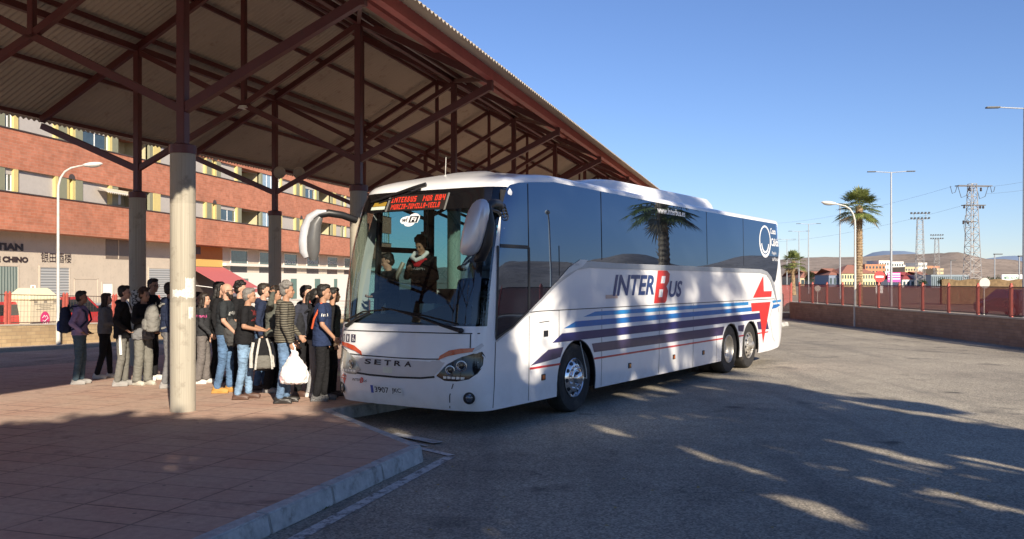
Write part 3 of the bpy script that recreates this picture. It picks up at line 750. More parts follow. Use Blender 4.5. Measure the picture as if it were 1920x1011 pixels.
# roundel and region writing on the rear window
p = Patch()
ro, ri = circ(11.87, 2.91, .44, .38, 40), circ(11.87, 2.925, .375, .325, 40)
vs = [on_side(.0085)(Vector((*q, 0))) for q in ro + ri]; p.add(vs, [(i, (i + 1) % 40, 40 + (i + 1) % 40, 40 + i) for i in range(40)])
ri2, ri3 = circ(11.87, 2.90, .30, .27, 24, 190, 350), circ(11.87, 2.90, .24, .22, 24, 190, 350)
vs = [on_side(.0085)(Vector((*q, 0))) for q in ri2 + ri3]; p.add(vs, [(i, i + 1, 25 + i + 1, 25 + i) for i in range(24)])
p.build('region_emblem', M_wv, bus)
for tx_, bx_, bo_ in (('Costa', (12.28, 12.72, 3.11, 3.25), .02), ('Cálida', (12.34, 12.93, 2.82, 3.01), .02), ('Región', (12.40, 12.74, 2.60, 2.69), 0), ('de Murcia', (12.42, 12.90, 2.46, 2.55), 0)): Patch().text(tx_, bx_, on_side(.0085), bold=bo_).build('region_lettering', M_wv, bus)
# panel gaps on the side
for pts in ([(1.23, .33), (1.23, 1.50)], [(2.06, 1.05), (2.06, 1.56)], [(3.42, .32), (3.42, 1.54)], [(5.67, .32), (5.67, 1.54)], [(7.3, .31), (7.3, 1.53)], [(8.6, .31), (8.6, .98)], [(1.22, 1.55), (1.5, 1.56), (12.6, 1.54)], [(12.62, 1.54), (12.2, 1.1), (12.45, .62), (12.62, .50)], [(.36, .33), (.40, 1.19)], [(12.55, 1.93), (12.95, 1.2)]):
    p = Patch().line(pts, .013, on_side(.003), .3, .3); p.build('panel_gap', M_seam, bus)
p = Patch().poly([(1.62, 1.19), (1.75, 1.19), (1.75, 1.28), (1.62, 1.28)], on_side(.004)); p.build('filler_flap', M_black, bus)
p = Patch().line([(1.5, 1.40), (1.78, 1.41)], .012, on_side(.004)); p.build('panel_gap', M_seam, bus)
M_amber = mat('amber lens', (.42, .10, .015), .2, coat=.6)
for x, z in ((1.62, .62), (4.45, .56), (6.35, .57), (7.85, .55)):
    k = MB(); k.b2((x - .055, -hw(z) - .012, z - .045), (x + .055, -hw(z) + .01, z + .045)); o = k.build('side_marker', M_black, bus, bevel=.006)
    k = MB(); k.b2((x - .035, -hw(z) - .017, z - .028), (x + .035, -hw(z) - .0125, z + .028)); k.build('lens', M_amber, o)
# small orange sticker
p = Patch().poly([(3.55, 1.70), (3.98, 1.70), (3.98, 1.76), (3.55, 1.76)], on_side(.004)); p.build('sticker', deep('faded orange sticker', (.6, .42, .34)), bus)
# black rim and wheel wells, underbody
for uc, zc, r in ARCH:
    for sg in (1, -1):
        k = MB(); pts = [(uc + (r - .005) * math.cos(R(a)), -sg * 1.262, zc + (r - .005) * math.sin(R(a))) for a in range(-18, 199, 9)]
        k.tube(pts, .016, 6); k.build('arch_trim', M_black, bus)
        k = MB(); n_ = 20; vs = []; fs = []
        for i in range(n_ + 1):
            a = math.pi * i / n_ ; x, z = uc + (r + .005) * math.cos(a), zc - .0 + (r + .005) * math.sin(a)
            vs += [(x, -sg * 1.24, z), (x, -sg * .72, z)]
        fs = [(2 * i, 2 * i + 1, 2 * i + 3, 2 * i + 2) for i in range(n_)] + [tuple(2 * i + 1 for i in range(n_ + 1))]
        k.add(vs, fs); k.build('wheel_well', M_black, bus)
k = MB(); k.b2((.45, -1.15, .34), (1.98, 1.15, 1.0)); k.b2((3.28, -1.15, .32), (8.85, 1.15, 1.0)); k.b2((1.98, -.7, .36), (3.28, .7, 1.0)); k.b2((8.85, -.7, .36), (11.45, .7, 1.0)); k.b2((11.45, -1.1, .36), (13.1, 1.1, 1.0))
k.build('underbody', M_dark, bus)
# wheels
M_tyre = mat('black rubber tyre', (.022, .021, .020), .8, var=.3, scale=8, dirt=(.07, .062, .055))
def wheel(uc, sg, deep_rim, zc=.52):
    y0 = -sg * 1.225; ax = (0, -sg, 0); c_ = (uc, y0, zc)
    k = MB(); k.lathe([(.30, -.26), (.44, -.285), (.495, -.27), (.517, -.23), (.52, -.15), (.52, -.06), (.512, -.02), (.49, .005), (.43, .012), (.36, .0), (.30, -.01), (.285, -.03)], c_, ax, 48)
    for gy in (-.10, -.15, -.2): pass
    ty = k.build('tyre', M_tyre, None, smooth=True)
    whl = k  # placeholder
    return ty, c_, ax
def full_wheel(uc, sg, kind):
    ty, c_, ax = wheel(uc, sg, kind); ty.parent = None
    root = MB(); M_r = M_chrome if kind == 'front' else mat('dusty aluminium rim', (.5, .48, .44), .4, .7, var=.15, dirt=(.25, .22, .18))
    if kind == 'drive':
        prof = [(.285, -.03), (.30, .004), (.288, .008), (.275, -.01), (.262, -.06), (.235, -.13), (.21, -.155), (.12, -.16), (.115, -.10), (.10, -.08), (.0, -.075)]
    else:
        prof = [(.285, -.03), (.298, .004), (.29, .01), (.277, -.008), (.27, -.03), (.255, -.02), (.225, .008), (.185, .022), (.16, .020), (.155, .03), (.13, .035), (.125, .03), (.10, .04), (.085, .10), (.06, .115), (.0, .12)]
    root.lathe(prof, c_, ax, 40); rm = root.build('wheel', M_r, bus, smooth=True)
    ty.name = 'tyre'; ty.parent = rm
    hb = MB(); axv = Vector(ax); cv = Vector(c_)
    for i in range(10):
        a = 2 * math.pi * i / 10 + .1; off = Vector((math.cos(a), 0, math.sin(a)))
        if kind != 'drive':
            hb.lathe([(.0, .0), (.030, .0), (.030, .004), (0, .004)], cv + off * .238 + axv * .004, (off * .55 + axv).normalized(), 12)
        else:
            hb.lathe([(.0, .0), (.028, .0), (.028, .004), (0, .004)], cv + off * .222 + axv * -.139, (off * .6 + axv).normalized(), 12)
    hb.build('rim_hole', M_black, rm)
    nb = MB()
    for i in range(10):
        a = 2 * math.pi * i / 10 + .41; off = Vector((math.cos(a), 0, math.sin(a)))
        nb.lathe([(.0, .0), (.016, 0), (.014, .03), (0, .034)], cv + off * .1675 + axv * (.02 if kind != 'drive' else -.158), ax, 8)
    nb.build('wheel_nuts', M_r, rm)
    return rm
for sg in (1, -1):
    full_wheel(2.62, sg, 'front'); full_wheel(9.47, sg, 'drive'); full_wheel(10.80, sg, 'tag')
    # inner twin tyre on the drive axle
    k = MB(); k.lathe([(.30, -.62), (.44, -.63), (.51, -.59), (.52, -.5), (.51, -.37), (.44, -.33), (.30, -.34)], (9.47, -sg * 1.225, .52), (0, -sg, 0), 32); k.build('inner_tyre', M_tyre, bus, smooth=True)
# mud guard flaps visible in rear arches + front wheel wire
k = MB(); k.tube([(2.72, -1.27, 1.06), (2.86, -1.30, .62), (2.80, -1.34, .50), (2.70, -1.345, .52)], .007, 6); k.build('pressure_hose', mat('pale hose', (.45, .45, .42), .5), bus)
for uc in (9.47, 10.80):
    k = MB(); k.tube([(uc + .18, -1.262, 1.06), (uc + .38, -1.272, .88), (uc + .50, -1.275, .62)], .02, 6); k.build('arch_guard', M_black, bus)
# roof fairing
k = MB(); vs = []; fs = []; prof = []
for i in range(33):
    t_ = i / 32; u_ = 3.7 + 6.2 * t_
    h = .275 * min(1, (t_ / .16)) ** .7 * min(1, ((1 - t_) / .085)) ** .5; wd = .93 * min(1, .72 + t_ * 1.4) * (1 if t_ < .9 else (1 - .35 * ((t_ - .9) / .1) ** 2))
    for s_ in (-1, -.985, -.95, -.85, -.5, 0, .5, .85, .95, .985, 1):
        hh_ = h * (1 - abs(s_) ** 14); vs.append((u_, s_ * wd, 3.495 + hh_))
for i in range(32):
    for j in range(10):
        a = i * 11 + j; fs.append((a, a + 1, a + 12, a + 11))
k.add(vs, fs); k.build('roof_fairing', M_paint, bus, smooth=True)
k = MB(); k.tube([(1.2, .15, 3.42), (1.22, .15, 3.80)], .005, 6); k.tube([(1.2, .15, 3.42), (1.2, .15, 3.53)], .022, 8); k.build('antenna', mat('pale antenna', (.5, .48, .45), .5), bus)

# ---- front end
for z0_, pts in ((0, [(-1.2, 1.29), (0, 1.30), (1.2, 1.31)]), (1, [(-.94, .965), (-.6, .955), (0, .95), (.4, .955), (.68, .965)]), (2, [(.80, .33), (.84, .5), (.90, .66)]), (3, [(-1.08, .40), (-1.0, .68)]), (4, [(1.10, 1.08), (1.10, 1.30)]), (5, [(-1.15, 1.285), (-1.15, 1.10)])):
    p = Patch().line(pts, .014, on_front(.004), .12, .2); p.build('panel_gap', M_seam, bus)
# grille band: beige-toned recessed strip
gr = [(-1.0, .93), (-.90, .96), (-.6, .95), (0, .945), (.45, .95), (.66, .965), (.78, .95), (.70, .84), (.60, .74), (.4, .725), (0, .71), (-.5, .715), (-.82, .73), (-.92, .82)]
p = Patch().poly(gr, on_front(.006), .12, .1); p.build('grille_panel', mat('beige grey grille panel', (.60, .555, .515), .4, var=.04), bus, smooth=True)
p = Patch().line([(-.84, .72), (-.5, .70), (0, .695), (.4, .708), (.62, .735)], .026, on_front(.008), .1, .2).line([(-.93, .965), (-.6, .957), (0, .952), (.45, .957), (.68, .968)], .016, on_front(.0085), .1, .2); p.build('grille_slot', M_seam, bus)
M_brown = mat('dark bronze letters', (.04, .02, .015), .3, .5)
for i, ch in enumerate('SETRA'):
    x = -.60 + i * .178; Patch().text(ch, (x, x + .12, .845, .915), on_front(.012), bold=.03).build('lettering', M_brown, bus)
p = Patch().poly([(-.255, .745), (-.09, .745), (-.09, .825), (-.255, .825)], on_front(.010), .1, .1); p.build('small_plate', mat('pale green plate', (.62, .62, .5), .4), bus)
# headlights
hl = [(.655, .755), (.80, .905), (.95, .985), (1.12, 1.04), (1.215, 1.065), (1.238, 1.0), (1.235, .90), (1.19, .80), (1.10, .73), (.95, .700), (.78, .700)]
M_lampglass = mat('clear dark lamp lens', (.010, .010, .012), .12, coat=.3)
M_refl = mat('lamp reflector', (.32, .32, .33), .25, .9)
for sg in (1, -1):
    q = [(sg * x, z) for x, z in hl]
    if sg < 0: q = q[::-1]
    p = Patch().poly([(lerp(sg * .97, x, 1.035), lerp(.87, z, 1.05)) for x, z in q], on_front(.003), .08, .08); rim_ = p.build('headlight', M_black, bus, smooth=True)
    mm = M_lampglass if sg > 0 else mat('bright lamp lens', (.34, .33, .29), .1, coat=1.0)
    p = Patch().poly(q, on_front(.012), .08, .08); p.build('lens', mm, rim_, smooth=True)
    for (cx, cz_, r_) in ((1.01, .89, .062), (.86, .83, .055)):
        if sg < 0 and cx > 1: continue
        base_ = Vector((frontU(sg * cx, cz_) - .014, -sg * cx, cz_)); nx = Vector((-1, -sg * .45, 0)).normalized()
        k = MB(); k.lathe([(r_, 0), (r_ + .012, .004), (r_ + .012, .012), (r_ - .002, .014), (r_ - .015, .002), (0, .0)], base_, nx, 24); k.build('reflector', M_refl, rim_, smooth=True)
        k = MB(); k.lathe([(0, .016), (r_ * .5, .014), (r_ * .62, .004)], base_, nx, 20); k.build('bulb_lens', M_lampglass, rim_, smooth=True)
    p = Patch()
    for i in range(5): x = .76 + i * .062; p.poly([(sg * x, .722 - i * .001), (sg * (x + .048), .722), (sg * (x + .05), .752), (sg * x, .752)], on_front(.016), .05, .05)
    p.build('running_light', mat('frosted running light', (.8, .78, .7), .3), rim_)
    # orange flasher above the lamp
    fl = [(.66, .955), (.80, 1.01), (.98, 1.05), (1.13, 1.075), (1.16, 1.125), (.98, 1.115), (.82, 1.085), (.68, 1.01)]
    q = [(sg * x, z) for x, z in fl]
    p = Patch().poly(q, on_front(.014), .08, .08); p.build('flasher', mat('orange red flasher lens', (.50, .055, .012), .2, coat=.6), bus, smooth=True)
    p = Patch().poly([(sg * x, z) for x, z in [(1.13, 1.072), (1.20, 1.10), (1.24, 1.15), (1.225, 1.185), (1.16, 1.13)]], on_front(.016), .05, .05); p.build('flasher_tip', mat('clear flasher tip', (.6, .6, .6), .25), bus)
    # fog lamp
    base_ = Vector((frontU(sg * 1.10, .48) - .004, -sg * 1.10, .48)); nx = Vector((-1, -sg * .5, 0)).normalized()
    k = MB(); k.lathe([(.075, .0), (.078, .012), (.06, .016), (.052, .004), (.0, .0)], base_, nx, 24); fo = k.build('fog_light', M_black, bus, smooth=True)
    k = MB(); k.lathe([(.05, .006), (.03, .016), (0, .018)], base_, nx, 18); k.build('lens', mat('smoky lens', (.12, .14, .17), .08, .5), fo, smooth=True)
# plate
p = Patch().poly([(-.48, .455), (.08, .455), (.08, .565), (-.48, .565)], on_front(.014), .1, .2); pl = p.build('number_plate', mat('white number plate', (.72, .72, .70), .4), bus)
p = Patch().poly([(-.478, .457), (-.43, .457), (-.43, .563), (-.478, .563)], on_front(.016)); p.build('plate_band', deep('blue plate band', (.02, .07, .35)), pl)
Patch().text('3907', (-.405, -.155, .470, .548), on_front(.0165), bold=.01).build('plate_text', M_black, pl); Patch().text('JKC', (-.10, .06, .470, .548), on_front(.0165), bold=.01).build('plate_text', M_black, pl)
# small logos on the bumper
p = Patch().text('INTER', (-.84, -.68, .60, .635), on_front(.006), shear=.25).text('US', (-.615, -.55, .595, .628), on_front(.006), shear=.25); p.build('bumper_lettering', mat('dark brown lettering', (.05, .03, .03), .5), bus)
p = Patch().text('B', (-.685, -.62, .58, .655), on_front(.007), shear=.25, bold=.03); p.build('bumper_lettering', M_red, bus)
star(on_front(.006), -1.03, .64, .11, Patch()).build('emblem', M_red, bus)
p = Patch().poly(circ(-1.135, .52, .028, .045), on_front(.006), .03, .03); p.build('tow_cover', M_black, bus)
# pictogram squares
for i, x in enumerate((-1.09, -.985, -.86)):
    wd_i = (.032, .042, .048)[i]
    o = Patch().poly([(x - wd_i, 1.13), (x + wd_i, 1.13), (x + wd_i, 1.24), (x - wd_i, 1.24)] if i else circ(x, 1.185, wd_i, .055), on_front(.006), .05, .05).build('pictogram', mat('dark violet sticker', (.03, .02, .05), .5), bus)
    p = Patch().poly(circ(x, 1.222 if i else 1.21, .008, .009, 10), on_front(.008), 0, 0)
    if i < 2: p.poly([(x - .013, 1.17), (x + .013, 1.17), (x + .013, 1.208), (x - .013, 1.208)], on_front(.008), 0, 0).poly([(x - .009, 1.14), (x + .009, 1.14), (x + .009, 1.168), (x - .009, 1.168)], on_front(.008), 0, 0)
    else: p.line([(x - .004, 1.21), (x - .002, 1.175), (x + .018, 1.175), (x + .026, 1.15)], .009, on_front(.008), 0, 0).line([(x - .012, 1.19), (x - .02, 1.165), (x - .008, 1.148), (x + .01, 1.15)], .007, on_front(.008), 0, 0)
    p.build('figure', M_wv, o)
# black surround of the windscreen: ceramic band and top header (printed on the glass, 3 mm proud)
def ws(off): return on_front(off)
p = Patch().poly([(-1.16, 1.405), (1.14, 1.405), (1.14, 1.435), (0, 1.43), (-1.16, 1.435)], ws(.006), .08, .1)
p.poly([(-1.13, 3.0), (-1.08, 3.245), (1.10, 3.245), (1.13, 3.0), (.9, 2.955), (-.9, 2.955)], ws(.006), .08, .06).poly([(1.09, 1.43), (1.08, 3.02), (1.14, 3.02), (1.18, 1.43)], ws(.006), .05, .15).poly([(-1.262, 1.43), (-1.245, 1.43), (-1.235, 3.10), (-1.25, 3.10)], ws(.006), .05, .15)
p.build('windscreen_frit', mat('black glass print', (.006, .006, .007), .12, coat=.6), bus, smooth=True)
# wipers
k = MB(); fw = on_front(.03)
def wp(v_, z_, o=.03): return on_front(o)(Vector((v_, z_, 0)))
k.tube([wp(.98, 1.345, .03), wp(.7, 1.41, .05), wp(.35, 1.50, .045), wp(-.05, 1.58, .04)], [.03, .018, .013, .010], 8); k.tube([wp(.93, 1.43, .02), wp(.35, 1.535, .02), wp(-.35, 1.62, .02)], .011, 6); k.ell(wp(.98, 1.345, .03), (.04, .045, .035))
k.build('wiper', M_black, bus, smooth=True)
k = MB(); k.tube([wp(-1.0, 1.36, .03), wp(-.8, 1.46, .05), wp(-.55, 1.56, .04)], [.028, .016, .011], 8); k.tube([wp(-1.08, 1.42, .02), wp(-.7, 1.56, .02), wp(-.25, 1.60, .02)], .011, 6); k.ell(wp(-1.0, 1.36, .03), (.035, .04, .03)); k.build('wiper', M_black, bus, smooth=True)
k = MB(); k.tube([wp(.0, 3.335, .03), wp(-.15, 3.30, .05), wp(-.5, 3.21, .045), wp(-.92, 3.12, .03)], [.03, .026, .02, .012], 8); k.tube([wp(-.05, 3.27, .03), wp(-.75, 3.10, .025)], .010, 6); k.build('wiper', M_black, bus, smooth=True, label='upper wiper folded across the destination display')
# destination display behind the glass
def dpt(v_, z_, o=0): return Vector((.36 + (z_ - 2.9) * .22 + .06 * abs(v_) - o, -v_, z_))
def dquad(mb_, a, b_, c_, d_, o=0): mb_.add([dpt(a, c_, o), dpt(b_, c_, o), dpt(b_, d_, o), dpt(a, d_, o)], [(0, 1, 2, 3)])
# it stands proud, right behind the screen
wsf = on_front(.0072)
dp = Patch().poly([(-.56, 2.975), (.45, 2.96), (.45, 3.185), (-.56, 3.195)], on_front(.009), .1, .1).build('destination_display', mat('display face', (.025, .018, .016), .4), bus)
Patch().poly([(-.595, 2.965), (-.56, 2.965), (-.56, 3.20), (-.595, 3.20)], on_front(.010)).poly([(.45, 2.95), (.48, 2.95), (.48, 3.19), (.45, 3.19)], on_front(.010)).build('display_edge', mat('grey metal strip', (.3, .3, .28), .4, .5), dp)
m, t, b = nt('red glowing display dots'); b.inputs['Base Color'].default_value = (.3, .02, .01, 1); b.inputs['Emission Color'].default_value = (1, .05, .02, 1); b.inputs['Emission Strength'].default_value = .55
F5 = {'I': '111010010010111', 'N': '10011101101110111001', 'T': '111010010010010', 'E': '111100110100111', 'R': '110101110101101', 'B': '110101110101110', 'U': '101101101101111', 'S': '111100111001111', 'M': '1000111011101011000110001', '0': '111101101101111', '8': '111101111101111', '4': '101101111001001', 'C': '111100100100111', 'A': '111101111101101', '-': '000000111000000', 'J': '111010010010110', 'L': '100100100100111', 'Y': '101101010010010', ' ': '000000000000000'}
def led(mb_, s, x0, x1, z0_, z1_):
    ws_ = [len(F5[c]) // 5 for c in s]; tot = sum(ws_) + len(s) - 1; px = (x1 - x0) / tot; pz = (z1_ - z0_) / 5; x = x0
    fn_ = on_front(.012)
    for ch, w_ in zip(s, ws_):
        for r_ in range(5):
            for c_ in range(w_):
                if F5[ch][r_ * w_ + c_] == '1':
                    a = x + c_ * px; zz = z1_ - (r_ + 1) * pz
                    mb_.add([fn_(Vector((a + px * q, zz + pz * q2, 0))) for q, q2 in ((.04, .04), (.96, .04), (.96, .96), (.04, .96))], [(0, 1, 2, 3)])
        x += (w_ + 1) * px
for args in (('INTERBUS', -.53, -.08, 3.09, 3.17), ('MUR', .04, .20, 3.09, 3.17), ('084', .25, .42, 3.09, 3.17), ('MURCIA-JUMILLA-YECLA', -.50, .36, 2.99, 3.065)):
    lm = MB(); led(lm, *args); lm.build('display_text', m, dp)
# small yellow and white route card
Patch().poly([(-.90, 3.0), (-.62, 3.0), (-.62, 3.045), (-.90, 3.045)], on_front(.010), .1, .1).build('route_card', mat('pale card', (.62, .68, .55), .5), bus)
Patch().poly([(-.88, 3.05), (-.62, 3.05), (-.61, 3.11), (-.86, 3.105)], on_front(.010), .1, .1).build('route_card', mat('ochre card', (.35, .22, .03), .5), bus)
# wifi sticker
cl = Patch()
WX, WZ = -.065, .095
def wq(pts): return [(x + WX, z + WZ) for x, z in pts]
for q_, (cx, cz_, rx, rz_) in enumerate(((-.06, 2.735, .13, .055), (-.13, 2.73, .07, .05), (.04, 2.755, .10, .07), (-.03, 2.70, .10, .06))): cl.poly(wq(circ(cx, cz_, rx, rz_, 20)), on_front(.0072 + .0004 * q_), 0, 0)
cl.poly(wq([(-.15, 2.69), (.12, 2.69), (.14, 2.79), (-.12, 2.78)]), on_front(.0090), 0, 0)
wo_ = cl.build('wifi_sticker', M_wv, bus)
Patch().text('wi', (-.165 + WX, -.07 + WX, 2.705 + WZ, 2.77 + WZ), on_front(.0105), bold=.03, shear=.15).poly(wq([(-.045, 2.695), (.105, 2.695), (.125, 2.785), (-.03, 2.785)]), on_front(.0102), 0, 0).build('sticker_text', M_black, wo_)
Patch().text('Fi', (-.015 + WX, .09 + WX, 2.708 + WZ, 2.772 + WZ), on_front(.0125), bold=.03, shear=.15).build('sticker_text', M_wv, wo_)

# ---- mirrors
M_mh = mat('pearl silver mirror housing', (.60, .61, .64), .28, .3, var=.04, coat=.5)
# platform side: long horn arm
k = MB(); k.tube([(.42, 1.18, 2.87), (.2, 1.24, 2.93), (.02, 1.34, 2.955), (-.06, 1.44, 2.93), (-.10, 1.50, 2.87)], [.052, .052, .055, .055, .05], 14); am = k.build('mirror_arm', M_black, bus, smooth=True)
k = MB(); k.tube([(-.02, 1.34, 2.975), (-.08, 1.44, 2.96), (-.13, 1.545, 2.89), (-.16, 1.61, 2.74), (-.165, 1.635, 2.55), (-.16, 1.63, 2.40), (-.15, 1.60, 2.315)], [.02, .05, .065, .075, .08, .075, .04], 16); k.build('mirror_housing', M_mh, am, smooth=True)
k = MB(); k.tube([(-.055, 1.43, 2.90), (-.09, 1.49, 2.80), (-.10, 1.52, 2.6), (-.10, 1.52, 2.42), (-.10, 1.52, 2.28)], [.05, .085, .10, .095, .05], 16); k.build('mirror_back', mat('dark grey mirror shell', (.10, .10, .10), .35, var=.1, coat=.4), am, smooth=True)
# driver side
k = MB(); k.tube([(.62, -1.20, 2.97), (.35, -1.36, 2.99), (.05, -1.46, 2.97), (-.14, -1.46, 2.88)], [.06, .05, .055, .05], 14); k.tube([(.60, -1.22, 2.86), (.3, -1.38, 2.88), (.0, -1.44, 2.90)], .02, 8); am = k.build('mirror_arm', M_black, bus, smooth=True)
vs = []; fs = []; k = MB(); NS = 20
for i, (z, wy, wx) in enumerate(((2.30, .02, .02), (2.315, .09, .06), (2.36, .125, .09), (2.45, .14, .105), (2.6, .15, .115), (2.75, .148, .115), (2.86, .132, .105), (2.94, .10, .085), (2.985, .06, .05), (3.0, .02, .02))):
    cx = -.26 + (z - 2.6) * .10; cy = -1.40 - (z - 2.6) * .22
    for j in range(NS):
        a = 2 * math.pi * j / NS; vs.append((cx + wx * math.copysign(abs(math.cos(a)) ** .8, math.cos(a)), cy + wy * math.copysign(abs(math.sin(a)) ** .8, math.sin(a)), z))
for i in range(9):
    for j in range(NS): j2 = (j + 1) % NS; fs.append((i * NS + j, i * NS + j2, (i + 1) * NS + j2, (i + 1) * NS + j))
fs += [tuple(range(NS)), tuple(9 * NS + j for j in range(NS))]
k.add(vs, fs); k.build('mirror_housing', M_mh, am, smooth=True)
k = MB(); k.tube([(-.12, -1.50, 2.93), (-.14, -1.53, 2.7), (-.15, -1.50, 2.45), (-.17, -1.43, 2.27), (-.19, -1.36, 2.24)], [.05, .085, .085, .07, .03], 14); k.build('mirror_back', M_black, am, smooth=True)
k = MB()
for i in range(4):
    r_ = .05; cx, cz_ = .62 + i * .012, 2.96 - i * .04; k.tube([(cx + r_ * math.cos(R(a)), -1.26 - i * .006, cz_ + r_ * math.sin(R(a))) for a in range(0, 361, 30)], .006, 6)
k.build('cable_loops', M_black, bus)
# ---- interior
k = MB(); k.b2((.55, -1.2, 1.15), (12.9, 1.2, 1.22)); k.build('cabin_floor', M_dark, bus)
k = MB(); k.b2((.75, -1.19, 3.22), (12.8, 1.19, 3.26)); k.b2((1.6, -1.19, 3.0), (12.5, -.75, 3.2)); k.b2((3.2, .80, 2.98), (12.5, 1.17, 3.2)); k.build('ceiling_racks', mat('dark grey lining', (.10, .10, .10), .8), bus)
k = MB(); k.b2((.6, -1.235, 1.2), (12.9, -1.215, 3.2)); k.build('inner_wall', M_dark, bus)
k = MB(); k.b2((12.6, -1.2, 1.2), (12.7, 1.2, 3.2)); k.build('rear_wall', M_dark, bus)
# dashboard with instrument hump, wheel, ticket machine
k = MB(); vs = []; fs = []
for i in range(17):
    y = -1.12 + 2.24 * i / 16; hmp = .16 * math.exp(-((y + .62) / .42) ** 2)
    uf_ = frontU(min(1.12, abs(y)), 1.42) + .03
    vs += [(uf_, y, 1.25), (uf_, y, 1.38), (uf_ + .12, y, 1.46 + hmp * .5), (uf_ + .32, y, 1.52 + hmp), (uf_ + .50, y, 1.46 + hmp * .6), (uf_ + .56, y, 1.22)]
for i in range(16):
    for j in range(5): a = i * 6 + j; fs.append((a, a + 1, a + 7, a + 6))
k.add(vs, fs); k.build('dashboard', mat('black dashboard', (.018, .018, .02), .6, bumpy=.3), bus, smooth=True)
k = MB(); cw = Vector((.98, -.62, 1.78)); ax_ = Vector((-.45, 0, .89)).normalized(); a1 = Vector((0, 1, 0)); b1 = ax_.cross(a1)
k.tube([cw + (a1 * math.cos(R(a)) + b1 * math.sin(R(a))) * .225 for a in range(0, 361, 15)], .017, 8)
for a in (90, 210, 330): k.tube([cw - ax_ * .03, cw + (a1 * math.cos(R(a)) + b1 * math.sin(R(a))) * .22], .014, 6)
k.tube([cw - ax_ * .03, cw - ax_ * .3], .04, 8); k.build('steering_wheel', M_black, bus, smooth=True)
M_seat = mat('dark seat fabric', (.03, .032, .045), .9, var=.25, scale=30)
def seat(u_, y, par=bus):
    k = MB(); k.b2((u_ - .05, y - .22, 1.6), (u_ + .42, y + .22, 1.74)); s_ = k.build('seat', M_seat, par, bevel=.05)
    k = MB()
    vs = []; fs = []; n_ = 12
    for i, (z, w_, d_) in enumerate(((1.66, .22, .07), (2.0, .23, .08), (2.3, .225, .075), (2.5, .16, .06), (2.62, .14, .06), (2.72, .12, .05), (2.76, .06, .02))):
        for j in range(n_): a = 2 * math.pi * j / n_; vs.append((u_ + .45 + (z - 1.66) * .16 + d_ * math.cos(a), y + w_ * math.copysign(abs(math.sin(a)) ** .6, math.sin(a)), z))
    for i in range(6):
        for j in range(n_): j2 = (j + 1) % n_; fs.append((i * n_ + j, i * n_ + j2, (i + 1) * n_ + j2, (i + 1) * n_ + j))
    fs.append(tuple(6 * n_ + j for j in range(n_))); k.add(vs, fs); k.build('backrest', M_seat, s_, smooth=True)
    return s_
seat(1.35, -.72)
for u_ in (2.6, 3.45, 4.3, 5.15, 6.0, 6.85):
    for y in ((-.98, -.52, .50, .95) if u_ > 4.5 else (-.98, -.52)): seat(u_, y)
k = MB(); k.b2((.78, .02, 1.52), (.98, .30, 1.66)); k.build('ticket_tray', mat('pale green tray', (.36, .50, .46), .5), bus, bevel=.01)
k = MB(); k.b2((1.15, .38, 1.2), (1.30, .42, 2.35)); k.tube([(1.2, .45, 1.3), (1.2, .45, 2.1), (1.35, .6, 2.2)], .018, 8); k.build('partition', M_black, bus)
k = MB(); k.tube([(.62, .86, 1.45), (.72, .76, 1.9), (.86, .66, 2.25)], .035, 10); k.build('handrail', mat('worn beige rail', (.40, .37, .30), .4, .2), bus, smooth=True)
k = MB(); k.tube([(2.25, 1.235, 1.45), (2.25, 1.22, 3.2)], .05, 8); k.tube([(.95, 1.26, 1.4), (1.0, 1.225, 3.15)], .045, 8); k.b2((.95, 1.2, 2.42), (2.3, 1.27, 2.50)); k.build('door_frame', M_black, bus)
# ================================================================= APARTMENT BUILDING on the left
FO = Vector((-31.1 + .159 * 20, 20, 0)); FTH = math.atan2(.9876, .157)
apt = thing('apartment_building', 'long red brick apartment building with ribbon windows above cream ground floor shops', 'building', FO, FTH)
def fs_(Z): return (Z - 20) * 1.0125
FL = fs_(103)
def brick(name, c1, c2, mo, bw=.25, rh=.07, sc_=1.0, rot=(R(90), 0, 0), wash=None):
    m, t, b = nt(name); v = coords(t, rot=rot)
    br = node(t, 'ShaderNodeTexBrick', Scale=sc_); br.inputs['Brick Width'].default_value = bw; br.inputs['Row Height'].default_value = rh; br.inputs['Mortar Size'].default_value = .009
    br.inputs['Color1'].default_value = (*c1, 1); br.inputs['Color2'].default_value = (*c2, 1); br.inputs['Mortar'].default_value = (*mo, 1); br.inputs['Bias'].default_value = .1
    t.links.new(v, br.inputs['Vector']); n = noise_(t, v, .5, 6, .65)
    c = mixc(t, .45, br.outputs['Color'], ramp(t, n, .25, .75, (.55, .55, .55), (1.4, 1.35, 1.3)), 'MULTIPLY')
    n2 = noise_(t, v, 3.0, 5); c = mixc(t, .35, c, ramp(t, n2, .3, .7, (.6, .6, .6), (1.35, 1.35, 1.35)), 'MULTIPLY')
    t.links.new(c, b.inputs['Base Color']); b.inputs['Roughness'].default_value = .85; bump(t, b, br.outputs['Fac'], -.3, .01); return m
M_brick = brick('red facing brick', (.41, .145, .08), (.49, .19, .115), (.42, .24, .165), .5, .15)
M_cream = mat('cream render', (.53, .455, .37), .85, var=.08, scale=1.5, dirt=(.42, .36, .29))
M_olive = mat('olive grey panel', (.24, .24, .16), .6, var=.08)
M_yel = mat('pale yellow reveal', (.62, .50, .20), .7, var=.06)
M_shut = mat('roller shutter beige', (.46, .42, .38), .6, var=.05)
M_sill = mat('dark stone sill', (.07, .055, .05), .6)
M_glassd = mat('dark reflective pane', (.05, .075, .085), .08, var=.3, scale=2, spec=1.0)
M_recess = mat('balcony render', (.50, .43, .26), .8, var=.06)
OH = 1.05                                          # brick storeys stand proud of the ground floor
